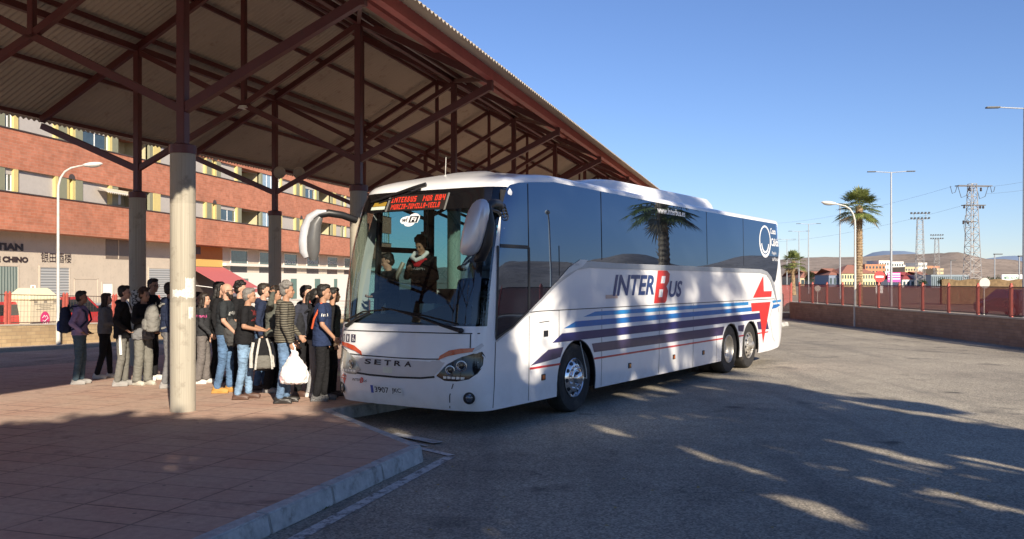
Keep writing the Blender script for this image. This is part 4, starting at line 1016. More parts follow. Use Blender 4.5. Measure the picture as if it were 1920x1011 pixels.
def fbox(mb, x0, x1, y0, y1, z0, z1): mb.b2((x0, y0, z0), (x1, y1, z1))
k = MB(); fbox(k, 0, FL, 0, 1.2, -1.6, 4.5); k.build('ground_floor_wall', M_cream, apt)
k = MB(); fbox(k, 0, FL, -OH + 1.6, -OH + 12, 4.2, 12.6); k.build('core_wall', M_recess, apt)
SILLS = (6.08, 9.03)
for z0, z1 in ((4.33, 6.08), (7.20, 9.03), (10.15, 12.7)):
    k = MB(); fbox(k, 0, FL, -OH, -OH + .3, z0, z1); k.b2((0, -OH + .3, z0), (FL, -OH + 1.6, z0 + .18)); k.build('brick_band', M_brick, apt)
for z in SILLS:
    k = MB(); fbox(k, 0, FL, -OH - .05, -OH + 1.6, z, z + .05); k.build('window_sill', M_sill, apt)
k = MB(); fbox(k, -.1, FL + .1, -OH - .15, -OH + 12, 12.7, 12.95); k.build('roof_parapet', M_cream, apt)
def seg(z, x0, x1, kind):
    """one bay of the ribbon between sill z and z+1.12"""
    h = 1.12 + .0; zb = z + .05; ztp = z + 1.12
    if kind == 'shutter':
        k = MB()
        k.b2((x0, -OH + .16, zb), (x1, -OH + .20, ztp))
        sh = k.build('shutter', M_shut, apt)
    elif kind == 'olive':
        k = MB(); k.b2((x0, -OH + .03, zb), (x1, -OH + .2, ztp)); k.build('panel', M_olive, apt)
    elif kind == 'yellow':
        k = MB(); k.b2((x0, -OH + .01, zb), (x1, -OH + .24, ztp)); k.build('reveal', M_yel, apt)
    elif kind == 'window':
        k = MB(); f = .05
        zt2 = ztp - .28
        k.b2((x0, -OH + .14, zb), (x0 + f, -OH + .2, zt2)); k.b2((x1 - f, -OH + .14, zb), (x1, -OH + .2, zt2)); k.b2((x0 + f, -OH + .14, zb), (x1 - f, -OH + .2, zb + f)); xm = (x0 + x1) / 2; k.b2((xm - f / 2, -OH + .14, zb + f), (xm + f / 2, -OH + .2, zt2))
        w_ = k.build('window', M_white, apt)
        k = MB(); k.b2((x0 + .01, -OH + .165, zb + .01), (x1 - .01, -OH + .175, zt2)); k.build('pane', M_glassd, w_)
        k = MB(); k.b2((x0, -OH + .12, zt2), (x1, -OH + .22, ztp)); k.build('shutter', M_shut, apt)
    elif kind == 'glass':
        k = MB(); n_ = 3; f = .05
        for i in range(n_ + 1): x = x0 + (x1 - x0 - f) * i / n_; k.b2((x, -OH + .06, zb), (x + f, -OH + .12, ztp))
        w_ = k.build('window', M_white, apt)
        k = MB(); k.b2((x0 + .01, -OH + .085, zb + .01), (x1 - .01, -OH + .095, ztp - .01)); k.build('pane', mat('pale blue pane', (.30, .40, .47), .1, spec=1.0, var=.15), w_)
    elif kind == 'arch':
        k = MB(); k.b2((x0, -OH + .05, zb), (x0 + .22, -OH + .24, ztp)); k.b2((x1 - .22, -OH + .05, zb), (x1, -OH + .24, ztp)); k.b2((x0 + .22, -OH + .3, zb), (x1 - .22, -OH + .34, ztp + .3)); k.build('slot_window', M_yel, apt)
        k = MB(); xm = (x0 + x1) / 2; r_ = (x1 - x0) / 2 - .08; pts = [(xm + r_ * math.cos(R(a)), ztp - .02 + r_ * math.sin(R(a))) for a in range(0, 181, 15)]
        k.prism(pts, -OH - .012, -OH + .02, fn=lambda x, y, z: (x, z, y)); k.build('arch_head', M_sill, apt)
rb = random.Random(11)
for row, z in enumerate(SILLS):
    for c_ in range(-1, 6):
        a = fs_(46.75 + 15.08 * c_ + (0 if row == 0 else -.0))
        def S(x0, x1, kd):
            x0 += a; x1 += a
            if x0 < .3 or x1 > FL - .3: return
            seg(z, x0, x1, kd)
        S(-3.75, -1.25, 'shutter'); S(-1.25, -1.02, 'yellow'); S(-1.02, -.32, 'olive'); S(-.32, .38, 'arch'); S(.38, .98, 'olive')
        S(.98, 3.3, 'shutter' if (c_ + row) % 2 == 0 else 'window'); S(3.3, 3.55, 'yellow'); S(3.55, 4.15, 'olive')
        S(7.35, 7.7, 'olive')
        if c_ % 2 == 0: S(7.7, 8.5, 'yellow'); S(8.5, 10.1, 'shutter')
        else: S(7.7, 10.1, 'glass')
        S(10.1, 10.5, 'olive'); S(10.5, 11.05, 'window'); S(11.05, 11.35, 'yellow')
        # balcony: side fins, rail, air conditioner
        x0, x1 = a + 4.15, a + 7.35
        if x0 > .3 and x1 < FL - .3:
            k = MB(); k.b2((x0, -OH + .3, z + .05), (x0 + .1, -OH + 1.6, z + 1.12)); k.build('balcony_wall', M_recess, apt)
            k = MB(); k.b2((x1 - .1, -OH + .3, z + .05), (x1, -OH + 1.6, z + 1.12)); k.build('balcony_wall', M_recess, apt)
            if (c_ + row) % 3 != 1:
                k = MB(); k.b2((x0 + 1.1, -OH + 1.1, z + .3), (x0 + 1.95, -OH + 1.45, z + .85)); ac = k.build('air_conditioner', M_white, apt, bevel=.02)
                k = MB(); k.lathe([(.0, 0), (.2, 0), (.22, .02), (.0, .03)], (x0 + 1.4, -OH + 1.1, z + .57), (0, -1, 0), 16); k.build('fan_grille', M_seam, ac)
            k = MB(); k.b2((x0 + .3, -OH + 1.55, z + .05), (x0 + 1.0, -OH + 1.59, z + 1.12)); k.build('balcony_door', M_glassd, apt)
            # laundry rail
            k = MB(); k.tube([(x0 + .1, -OH + .35, z + 1.0), (x1 - .1, -OH + .35, z + 1.0)], .012, 5); k.build('rail', M_grey, apt)
def fz(Z): return fs_(Z)
def fx_of(px, off=0.0):
    """facade coordinate of photo column px, on a plane `off` in front of the ground-floor wall"""
    # plane: point FO + s*e - n*off
    e = Vector((.157, .9876)); n = Vector((.9876, -.157)); t_ = (px - 960) / FPX
    o = Vector((FO.x, FO.y)) + n * off
    # (o.x+s e.x) = t (o.y+s e.y)
    return (t_ * o.y - o.x) / (e.x - t_ * e.y)
def fz_of(px, py, off=0.0):
    s_ = fx_of(px, off); Y = FO.y + s_ * .9876 - .157 * off; return CAMZ + (525 - py) / FPX * Y
# ground floor shop fronts
def opening(name, p0, p1, z0, z1, m, par=apt, depth=.0, proud=.012):
    x0, x1 = fx_of(p0), fx_of(p1); k = MB(); k.b2((x0, -proud, z0), (x1, .05, z1)); return k.build(name, m, par)
m, t, b = nt('slatted roller door'); v = coords(t); wv2 = node(t, 'ShaderNodeTexWave', Scale=2.2); wv2.bands_direction = 'Z'; t.links.new(v, wv2.inputs['Vector'])
t.links.new(ramp(t, wv2.outputs['Fac'], .1, .6, (.20, .21, .22), (.42, .43, .43)), b.inputs['Base Color']); b.inputs['Roughness'].default_value = .5; bump(t, b, wv2.outputs['Fac'], .6, .02); M_roller = m
m, t, b = nt('curtained shop window'); v = coords(t); wv2 = node(t, 'ShaderNodeTexWave', Scale=1.6, Distortion=1.0); wv2.bands_direction = 'X'; t.links.new(v, wv2.inputs['Vector'])
t.links.new(ramp(t, wv2.outputs['Fac'], .1, .9, (.10, .14, .13), (.30, .35, .32)), b.inputs['Base Color']); b.inputs['Roughness'].default_value = .12; M_curt = m
def shopwin(p0, p1, py0, py1, m, name='shop_window', frame=M_cream):
    x0, x1 = fx_of(p0), fx_of(p1); pm = (p0 + p1) / 2; z1, z0 = fz_of(pm, py0), fz_of(pm, py1)
    k = MB(); f = .09
    for bx in (((x0 - f, -.03, z0), (x0, .06, z1 + f)), ((x1, -.03, z0), (x1 + f, .06, z1 + f)), ((x0, -.03, z1), (x1, .06, z1 + f))): k.b2(*bx)
    o = k.build(name, frame, apt); k = MB(); k.b2((x0, -.012, z0), (x1, .05, z1)); k.build('pane' if m is M_curt or m is M_glassd else 'shutter', m, o); return o
shopwin(-60, 33, 499, 571, M_curt); shopwin(75, 129, 502, 600, M_roller, 'shop_door'); shopwin(279, 320, 504, 600, M_roller, 'shop_door'); shopwin(192, 210, 532, 560, M_white, 'small_window')
k = MB(); x0, x1 = fx_of(139), fx_of(184); z0, z1 = .6, fz_of(160, 522); 
for bx in (((x0, -.02, z0), (x0 + .05, .02, z1)), ((x1 - .05, -.02, z0), (x1, .02, z1)), ((x0, -.02, z1 - .05), (x1, .02, z1))): k.b2(*bx)
k.build('wall_moulding', M_cream, apt)
k = MB(); x0, x1 = fx_of(198), fx_of(244); k.b2((x0, -.02, fz_of(220, 486)), (x1, .05, 4.3)); lv = k.build('louvre_window', mat('brown tinted glazing', (.17, .13, .10), .4), apt)
k = MB(); xm = (x0 + x1) / 2; k.b2((xm - .03, -.04, fz_of(220, 486)), (xm + .03, -.01, 4.3)); k.build('frame', M_cream, lv)
# signs
M_sign = mat('dark brown sign letters', (.035, .02, .02), .5)
def ftext(name, s, p0, p1, py0, py1, m=M_sign, off=.03, thick=True, par=apt, **kw):
    vs, fs = text_geo(s, 1.0, **kw); x0, x1 = fx_of(p0), fx_of(p1); pm = (p0 + p1) / 2
    vs = fit(vs, x0, x1, fz_of(pm, py1), fz_of(pm, py0)); k = MB(); n_ = len(vs)
    k.add([(v.x, -off, v.y) for v in vs], fs); return k.build(name, m, par)
ftext('sign_lettering', 'TIAN', -8, 43, 456, 470, bold=.06)
ftext('sign_lettering', 'E CHINO', -8, 52, 481, 492, bold=.06)
ftext('sign_lettering', '银田酒楼', 76, 133, 474, 492.5, res=2)
# orange and yellow shop with red awning, white shop fronts beyond
x0, x1 = fx_of(350), fx_of(416)
k = MB(); k.b2((x0, -.05, fz_of(383, 486)), (x1, .02, 4.3)); k.build('wall_panel', mat('ochre orange render', (.42, .17, .04), .8, var=.06), apt)
k = MB(); k.b2((x0, -.05, fz_of(383, 500)), (x1, .02, fz_of(383, 486))); k.build('wall_panel', mat('yellow render', (.66, .42, .12), .8, var=.05), apt)
k = MB(); k.b2((x0, -.04, -1.4), (x1, .02, fz_of(383, 500) - .1)); k.build('shop_front', M_sill, apt)
k = MB(); k.b2((fx_of(366), -.09, fz_of(370, 477)), (fx_of(374), -.05, fz_of(370, 463))); k.build('louvre', M_sill, apt)
aw = thing('awning', 'red sloping shop awning with scalloped edge under a yellow wall', 'awning', (0, 0, 0), 0)
def fpt(s_, y, z): # facade-local to world
    c, s0 = math.cos(FTH), math.sin(FTH); return Vector((FO.x + s_ * c - y * s0, FO.y + s_ * s0 + y * c, z))
xa, xb = fx_of(352), fx_of(418); za = fz_of(383, 501)
aw.location = fpt(xa, -.1, 0); aw.rotation_euler = (0, 0, FTH); L = xb - xa
M_awn = mat('red awning canvas', (.46, .12, .12), .8, var=.05)
k = MB(); k.add([(0, 0, za), (L, 0, za), (L, -2.7, za - 1.45), (0, -2.7, za - 1.45), (0, 0, za - .02), (L, 0, za - .02), (L, -2.68, za - 1.47), (0, -2.68, za - 1.47)], [(0, 1, 2, 3), (7, 6, 5, 4), (0, 3, 7, 4), (1, 5, 6, 2), (3, 2, 6, 7)]); k.build('canvas', M_awn, aw)
k = MB(); n_ = 24
for i in range(n_):
    xx0, xx1 = L * i / n_, L * (i + 1) / n_; k.prism([(xx0, za - 1.47), (xx1, za - 1.47), (xx1, za - 1.70), ((xx0 + xx1) / 2, za - 1.79), (xx0, za - 1.70)], -2.70, -2.69, fn=lambda x, y, z: (x, z, y))
k.build('valance', M_awn, aw)
k = MB(); k.tube([(0, -2.69, za - 1.47), (L, -2.69, za - 1.47)], .03, 8); k.tube([(.1, -.0, za - 1.2), (.1, -2.6, za - 1.5)], .02, 6); k.tube([(L - .1, -.0, za - 1.2), (L - .1, -2.6, za - 1.5)], .02, 6); k.build('awning_frame', M_white, aw)
M_wr = mat('white render', (.74, .69, .62), .8, var=.04)
xs0, xs1 = fx_of(416), FL - .5
zA = fz_of(430, 500); 
k = MB(); k.b2((xs0, -.30, -1.5), (xs1, .02, 2.55)); k.b2((xs0, -.34, 3.02), (xs1, .02, 3.22)); k.build('shop_front', M_wr, apt)
for p0, p1 in ((432, 463), (486, 506), (532, 556), (575, 597), (613, 632), (645, 664)):
    x0, x1 = fx_of(p0), fx_of(p1)
    k = MB(); k.b2((x0 - .06, -.06, 3.22), (x0, .04, 4.25)); k.b2((x1, -.06, 3.22), (x1 + .06, .04, 4.25)); k.b2((x0, -.06, 4.16), (x1, .04, 4.25)); w_ = k.build('shop_window', M_wr, apt)
    k = MB(); k.b2((x0, -.015, 3.22), (x1, .04, 4.15)); k.build('pane', mat('green grey window', (.075, .115, .11), .1, spec=1.0, var=.25, scale=3), w_)
    k = MB(); k.b2((x0, -.015, 2.55), (x1, .04, 3.02)); k.build('pane', mat('dark low window', (.04, .04, .045), .1, spec=.8, var=.4, scale=4), w_)
for p0, p1 in ((534, 554), (576.5, 595), (614, 631)):
    ftext('window_lettering', 'Dorsia', p0, p1, 488, 495, m=mat('white window lettering', (.6, .62, .62), .5), off=.03)
for p0, p1 in ((452, 465), (545, 556), (590, 600), (626, 632)):
    x0, x1 = fx_of(p0, .3), fx_of(p1, .3); k = MB(); k.b2((x0, -.33, .4), (x1, -.28, 2.1)); k.build('shop_door', mat('green grey door', (.12, .2, .17), .3), apt)
# scalloped cream sun blind over one balcony
bl = thing('sun_blind', 'faded cream sun blind hanging over an air conditioner on a balcony', 'awning', fpt(fx_of(181, OH), -OH, 0), FTH)
L = fx_of(247, OH) - fx_of(181, OH); zt_ = 7.02
k = MB(); n_ = 18
for i in range(n_):
    a, c_ = L * i / n_, L * (i + 1) / n_; zs = -.10 * (1 - abs(math.sin(i * 1.1)))
    k.add([(a, -.02, zt_), (c_, -.02, zt_), (c_, -.62, zt_ - .28), ((a + c_) / 2, -.65, zt_ - .38), (a, -.62, zt_ - .28)], [(0, 1, 2, 3, 4)])
k.build('canvas', mat('faded cream canvas', (.62, .54, .40), .85, var=.1), bl)
k = MB(); k.tube([(0, -.62, zt_ - .28), (L, -.62, zt_ - .28)], .02, 6); k.build('blind_rod', M_white, bl)

# ================================================================= LOW WALLS AND FENCES
def fence_line(name_w, lab_w, name_f, lab_f, a, b_, hgt, post_step, mbrick, first=0.0, panel=None, wall_t=.25, top=1.62, double=False, grp=None, z_wall0=0.0, pitch=0.0):
    a = Vector(a); b_ = Vector(b_); d = b_ - a; L = d.length; th = math.atan2(d.y, d.x)
    wl = thing(name_w, lab_w, 'wall', a, th); wl.rotation_euler = (0, pitch, th)
    k = MB(); k.b2((0, 0, z_wall0), (L, wall_t, hgt)); k.build('brickwork', mbrick, wl)
    k = MB(); k.b2((-.02, -.02, hgt + .002), (L + .02, wall_t + .02, hgt + .05)); k.build('coping', mat('pale wall coping', (.45, .40, .33), .85, var=.15), wl)
    fe = thing(name_f, lab_f, 'fence', a + Vector((0, 0, hgt)), th); fe.rotation_euler = (0, pitch, th)
    n_ = int((L - first) / post_step) + 1; zt = top - hgt
    for i in range(n_):
        x = first + i * post_step
        k = MB()
        if double: k.b2((x - .11, .04, .045), (x - .04, .12, zt)); k.b2((x + .04, .04, .045), (x + .11, .12, zt)); k.tube([(x - .075, .08, zt), (x - .075, .08, zt + .05)], .03, 8); k.tube([(x + .075, .08, zt), (x + .075, .08, zt + .05)], .03, 8)
        else: k.b2((x - .045, .04, .045), (x + .045, .12, zt)); k.tube([(x, .08, zt), (x, .08, zt + .06)], .035, 8)
        k.build('post', M_fred, fe)
        if i < n_ - 1 and panel is not None:
            k = MB(); x0, x1 = x + (.12 if double else .05), x + post_step - (.12 if double else .05)
            k.tube([(x0, .08, zt - .06), (x1, .08, zt - .06)], .016, 6); k.tube([(x0, .08, .10), (x1, .08, .10)], .016, 6)
            rl = k.build('rail', M_rail, fe)
            if panel == 'wire':
                k = MB(); nx = 16; nz = 5
                for q in range(1, nx): xx = x0 + (x1 - x0) * q / nx; k.b2((xx - .003, .078, .1), (xx + .003, .082, zt - .06))
                for q in range(1, nz): zz = .1 + (zt - .16) * q / nz; k.b2((x0, .0775, zz - .003), (x1, .0825, zz + .003))
                k.build('wire_panel', M_rail, fe)
            else:
                k = MB(); k.b2((x0, .076, .11), (x1, .084, zt - .075)); k.build('mesh_panel', M_meshp, fe)
    return wl, fe
M_fred = mat('faded red fence paint', (.43, .10, .075), .55, var=.2, scale=5)
M_rail = mat('brown fence rail', (.10, .06, .045), .6)
m, t, b = nt('fine red perforated mesh'); v = coords(t)
out = [n for n in t.nodes if n.type == 'OUTPUT_MATERIAL'][0]; b.inputs['Base Color'].default_value = (.40, .10, .09, 1); b.inputs['Roughness'].default_value = .7
tr = t.nodes.new('ShaderNodeBsdfTransparent'); mx = t.nodes.new('ShaderNodeMixShader'); mx.inputs[0].default_value = .52
t.links.new(tr.outputs[0], mx.inputs[1]); t.links.new(b.outputs[0], mx.inputs[2]); t.links.new(mx.outputs[0], out.inputs[0]); M_meshp = m
M_wbr = brick('tan rough brick', (.36, .25, .14), (.45, .33, .19), (.30, .22, .14), .4, .12)
M_wbr2 = brick('brown weathered brick', (.30, .19, .13), (.38, .25, .18), (.27, .19, .15), .4, .10)
def street_pt(px, w_, dz=.12):
    t_ = (px - 960) / FPX; d = Vector((t_, 1, 0)); k_ = (w_ + CO.dot(CW)) / d.dot(CW); p = d * k_; p.z = H(p.x, p.y) + dz; return p
q0 = street_pt(17, 16.1); u17, _ = uw(q0.x, q0.y); ua, ub = u17 - 3 * 2.5, u17 + 14 * 2.5
a_ = CO + CU * ua + CW * 16.1; a_.z = H(q0.x, q0.y) + .12 + .031 * (u17 - ua); b_ = CO + CU * ub + CW * 16.1; b_.z = a_.z
fence_line('low_wall', 'low tan brick wall beside the street opposite the canopy', 'street_fence', 'red post and wire fence on the tan wall left of the street', a_, b_, .68, 2.5, M_wbr, first=.0, panel='wire', double=True, z_wall0=-.35, top=1.76, pitch=math.atan(.031))
fence_line('low_wall', 'long brown brick wall along the right edge of the yard', 'yard_fence', 'red post fence with see-through red mesh along the right brown wall', (15.75, 12, 0), (14.7, 47.2, 0), .82, 1.86, M_wbr2, first=.75, panel='mesh', top=1.84)
fence_line('low_wall', 'short brown wall closing the far end of the yard behind the coach', 'yard_fence', 'red mesh fence with a gate panel at the far end of the yard', (14.7, 47.35, 0), (3.0, 52.0, 0), .25, 2.0, M_wbr2, first=.1, panel='mesh', top=1.8)

# ================================================================= STREET LAMPS
def curved_lamp(loc, az, lab, h=5.45):
    o = thing('street_lamp', lab, 'street lamp', loc, az, 'curved single-arm street lamps')
    k = MB(); k.tube([(0, 0, 0), (0, 0, .9)], [.075, .07], 14); k.tube([(0, 0, .9), (0, 0, h - 1.0)], [.055, .042], 14); k.build('pole', M_cream_pole, o, smooth=True)
    k = MB(); k.tube([(0, 0, h - 1.0), (.01, 0, h - .75), (.08, 0, h - .48), (.22, 0, h - .26), (.42, 0, h - .13), (.66, 0, h - .07), (.85, 0, h - .03)], [.042, .04, .038, .036, .034, .032, .03], 12); k.build('arm', M_cream_pole, o, smooth=True)
    k = MB(); k.ell((1.12, 0, h + .0), (.34, .12, .085), 16, 8, Matrix.Rotation(R(-6), 3, 'Y')); hd = k.build('lamp_head', mat('lamp head casing', (.62, .60, .55), .35), o, smooth=True)
    k = MB(); k.ell((1.17, 0, h - .045), (.22, .09, .06), 12, 6, Matrix.Rotation(R(-6), 3, 'Y')); k.build('lens', mat('grey lamp lens', (.35, .35, .33), .2), hd, smooth=True)
    return o
curved_lamp(street_pt(109, 15.7), R(8), 'curved grey street lamp in front of the recycling container', 6.22)
curved_lamp((14.72, 38.9, 0), R(180), 'curved grey street lamp against the brown brick wall, left of the palm', 5.30)
curved_lamp((26.6, 26.2, 0), R(-150), 'curved street lamp outside the right of the picture, mirrored in the coach windows', 5.6)
M_pole = mat('galvanised lamp pole', (.36, .38, .40), .5, .3, var=.06)
def double_lamp(x, y, lab, h=10.1, arm=1.7):
    o = thing('street_lamp', lab, 'street lamp', (x, y, 0), R(-6), 'tall double-arm street lamps')
    k = MB(); k.tube([(0, 0, 0), (0, 0, 1.2), (0, 0, h)], [.11, .10, .055], 12); k.build('pole', M_pole, o, smooth=True)
    for s_ in (-1, 1):
        k = MB(); k.tube([(0, 0, h - .05), (s_ * (arm - .55), 0, h + .03)], .03, 8); a_ = k.build('arm', M_pole, o)
        k = MB(); k.box((s_ * (arm - .28), 0, h + .03), (.62, .26, .07)); k.build('lamp_head', mat('dark flat lamp head', (.06, .065, .07), .5), a_, bevel=.02)
for i, (px, Z, lab) in enumerate(((1921, 42.6, 'tall double-arm street lamp at the right edge of the picture'), (1671, 68, 'tall double-arm street lamp just right of the palm'), (1575, 96, 'tall double-arm street lamp just left of the palm'), (1516, 131, 'fourth nearest double-arm street lamp, right of the small palm'), (1498, 151, 'fifth nearest double-arm street lamp, above the small palm'), (1475.5, 181, 'farthest double-arm street lamp, beside the rear of the coach'))):
    double_lamp((px - 960) / FPX * Z, Z, lab)
for px, Z, h, lab in ((1865, 95, 4.7, 'short grey lamp post standing left of the white shop sign'), (1911, 80, 4.1, 'short grey lamp post in front of the white shop sign'), (1783, 150, 5.2, 'thin distant lamp post left of the lattice pylon')):
    o = thing('lamp_post', lab, 'lamp post', ((px - 960) / FPX * Z, Z, 0), 0, 'short lamp posts beyond the fence')
    k = MB(); k.tube([(0, 0, 0), (0, 0, h)], .06, 8); k.build('pole', M_pole, o)
    k = MB(); k.box((.35, 0, h), (.9, .25, .10)); k.build('lamp_head', mat('dark flat lamp head', (.06, .065, .07), .5), o, bevel=.02)
# ================================================================= PEOPLE
def remesh(mb, voxel, smooth=2, fac=.5, noise_amp=0.0, nscale=(9, 9, 4), seed=0):
    me = to_mesh('tmp', mb.v, mb.f); ob = bpy.data.objects.new('tmp', me); col.objects.link(ob)
    md = ob.modifiers.new('r', 'REMESH'); md.mode = 'VOXEL'; md.voxel_size = voxel; md.use_smooth_shade = True
    if smooth: sm = ob.modifiers.new('s', 'SMOOTH'); sm.factor = fac; sm.iterations = smooth
    dg = bpy.context.evaluated_depsgraph_get(); out = bpy.data.meshes.new_from_object(ob.evaluated_get(dg))
    bpy.data.objects.remove(ob); bpy.data.meshes.remove(me)
    if noise_amp:
        off = Vector((seed * 3.7, seed * 1.3, seed * .7)); nm = [v.normal.copy() for v in out.vertices]
        for v, n in zip(out.vertices, nm):
            q = Vector((v.co.x * nscale[0], v.co.y * nscale[1], v.co.z * nscale[2])) + off
            v.co += n * (noise_amp * (noise.noise(q) + .5 * noise.noise(q * 2.3)))
    out.polygons.foreach_set('use_smooth', [True] * len(out.polygons)); return out
def cap(mb, a, b_, ra, rb, n=10):
    a = Vector(a); b_ = Vector(b_); d = (b_ - a); L = d.length; u_ = d / L
    pts = [a - u_ * ra * .95, a - u_ * ra * .6, a, b_, b_ + u_ * rb * .6, b_ + u_ * rb * .95]
    mb.tube(pts, [ra * .3, ra * .8, ra, rb, rb * .8, rb * .3], n)
def rings(mb, lst, n=18):
    vs = []; fs = []
    for (x, y, z, rx, ry) in lst:
        for j in range(n): t_ = 2 * math.pi * j / n; vs.append((x + rx * math.cos(t_), y + ry * math.sin(t_), z))
    k = len(lst)
    for i in range(k - 1):
        for j in range(n): j2 = (j + 1) % n; fs.append((i * n + j, i * n + j2, (i + 1) * n + j2, (i + 1) * n + j))
    fs += [tuple(range(n - 1, -1, -1)), tuple((k - 1) * n + j for j in range(n))]
    mb.add(vs, fs)
ARMS = {'down': ((-.03, .255, 1.15), (.04, .265, .90)), 'pocket': ((-.08, .28, 1.16), (.09, .20, 1.0)), 'fwd': ((.02, .25, 1.16), (.25, .12, 1.10)),
        'phone': ((.04, .25, 1.17), (.24, .08, 1.25)), 'head': ((.10, .38, 1.50), (.02, .13, 1.665)), 'hold': ((.02, .26, 1.15), (.12, .25, .89)), 'strap': ((.02, .27, 1.17), (.15, .14, 1.30)), 'low': ((.03, .255, 1.16), (.20, .20, .97)), 'wheel': ((.14, .27, 1.18), (.36, .17, 1.16))}
SKIN = {'light': (.46, .27, .19), 'tan': (.36, .20, .13), 'brown': (.24, .13, .085)}
HAIRC = {'black': (.012, .010, .009), 'brown': (.045, .022, .012), 'grey': (.16, .15, .14), 'dark': (.02, .014, .011)}
def fabric(key, c, stripes=None, rough=.9, var=.16):
    nm = 'fabric ' + key
    if nm in _mats: return _mats[nm]
    m, t, b = nt(nm); v = coords(t); n = noise_(t, v, 7, 5, .6)
    cc = ramp(t, n, .3, .72, tuple(x * (1 - var) for x in c), tuple(min(1, x * (1 + var)) for x in c))
    if stripes:
        wv3 = node(t, 'ShaderNodeTexWave', Scale=stripes[1], Distortion=.4); wv3.bands_direction = 'Z'; t.links.new(v, wv3.inputs['Vector'])
        cc = mixc(t, ramp(t, wv3.outputs['Fac'], .55, .7), cc, stripes[0])
    t.links.new(cc, b.inputs['Base Color']); b.inputs['Roughness'].default_value = rough; b.inputs['Specular IOR Level'].default_value = .2
    vw = coords(t, scale=(1, 1, 1.7)); bump(t, b, mixc(t, .12, noise_(t, vw, 11, 3, .55), noise_(t, v, 260, 3)), .75, .045); _mats[nm] = m; return m
def jeans(key, c):
    nm = 'denim ' + key
    if nm in _mats: return _mats[nm]
    m, t, b = nt(nm); v = coords(t); n = noise_(t, v, 5, 6, .7)
    cc = ramp(t, n, .3, .75, tuple(x * .6 for x in c), tuple(min(1, x * 1.7) for x in c)); t.links.new(cc, b.inputs['Base Color']); b.inputs['Roughness'].default_value = .9; vw = coords(t, scale=(1, 1, 2.2)); bump(t, b, noise_(t, vw, 10, 3, .55), .8, .05)
    _mats[nm] = m; return m
def person(label, loc, yaw, H=1.72, skin='tan', hair='short', hairc='black', arms=('down', 'down'), stride=.05, lean=.04, headyaw=0, headpitch=0, top=None, sleeve='long', bottom=None, shoes=None, wide=1.0, jacket=None, longtop=0.0, group='people queuing for the coach', beard=False, glasses=False, seed=0, seated=False, hood=False, rootz=0.0, stance=.09):
    s = H / 1.75; root = thing('person', label, 'person', loc, R(yaw), group)
    def J(p): x, y, z = p; return Vector(((x + max(0, z - .93) * lean) * s, y * s, z * s))
    # joints
    hip = {1: (0, .085, .93), -1: (0, -.085, .93)}
    knee = {}; ank = {}
    for sg in (1, -1):
        fx_ = stride * sg
        if seated: knee[sg] = (.42, .11 * sg, .95); ank[sg] = (.46, .11 * sg, .53)
        else: knee[sg] = (fx_ * .45 + .025, stance * sg * 1.0, .50); ank[sg] = (fx_ - .02, stance * sg, .085)
    B = MB()
    rings(B, [(*(J((0, 0, z)))[:2], z * s, rx * s, ry * s) for z, rx, ry in ((.84, .07, .11), (.88, .10, .15), (.96, .112, .165), (1.06, .098, .140), (1.18, .105, .150), (1.30, .118, .170), (1.39, .108, .172), (1.44, .085, .13), (1.48, .06, .07))])
    for sg in (1, -1):
        cap(B, J(hip[sg]), J(knee[sg]), .082 * s, .055 * s); cap(B, J(knee[sg]), J(ank[sg]), .055 * s, .038 * s)
        a = ank[sg]; B.ell(J((a[0] + .06, a[1], .045 if not seated else a[2] - .05)), (.115 * s, .042 * s, .036 * s), 12, 8)
    sh = {1: (0, .175, 1.415), -1: (0, -.175, 1.415)}; el = {}; wr = {}
    for sg, pose in ((1, arms[0]), (-1, arms[1])):
        e, w_ = ARMS[pose]; el[sg] = (e[0], e[1] * sg, e[2]); wr[sg] = (w_[0], w_[1] * sg, w_[2])
        cap(B, J(sh[sg]), J(el[sg]), .048 * s, .038 * s); cap(B, J(el[sg]), J(wr[sg]), .038 * s, .027 * s)
        # hand: palm, four unequal curled fingers, thumb from the side of the palm
        W_ = J(wr[sg]); d = (W_ - J(el[sg])).normalized(); side = Vector((0, 0, 1)).cross(d)
        side = side.normalized() if side.length > .2 else Vector((1, 0, 0)); nrm = d.cross(side).normalized()
        if pose in ('down', 'hold', 'low'): side = Vector((1, 0, 0)) - d * d.x; side.normalize(); nrm = Vector((0, -sg, 0))
        pc = W_ + d * .050 * s; k = Matrix((d, side, nrm)).transposed(); B.ell(pc, (.052 * s, .040 * s, .018 * s), 12, 8, k)
        for q, (o_, L_) in enumerate(((.030, .070), (.011, .078), (-.009, .072), (-.029, .056))):
            a0 = pc + d * .035 * s + side * o_ * s; a1 = a0 + (d * .75 + nrm * .45).normalized() * L_ * .55 * s; a2 = a1 + (d * .25 + nrm * .95).normalized() * L_ * .5 * s
            B.tube([a0, a1, a2], [.0095 * s, .009 * s, .0075 * s], 6)
        a0 = pc - d * .015 * s + side * .030 * s; a1 = a0 + (d * .6 + side * .7).normalized() * .035 * s; B.tube([a0, a1, a1 + (d * .9 + nrm * .4).normalized() * .028 * s], [.012 * s, .010 * s, .008 * s], 6)
    # neck and head
    hc = J((0.015, 0, 1.635)); Rh = Matrix.Rotation(R(headyaw), 3, 'Z') @ Matrix.Rotation(R(headpitch), 3, 'Y')
    cap(B, J((-.005, 0, 1.44)), hc + Vector((-.015, 0, -.05)) * s, .054 * s, .050 * s)
    def HP(x, y, z): return hc + Rh @ (Vector((x, y, z)) * s)
    def he(mb, c, r): mb.ell(HP(*c), [q * s for q in r], 14, 10, Rh)
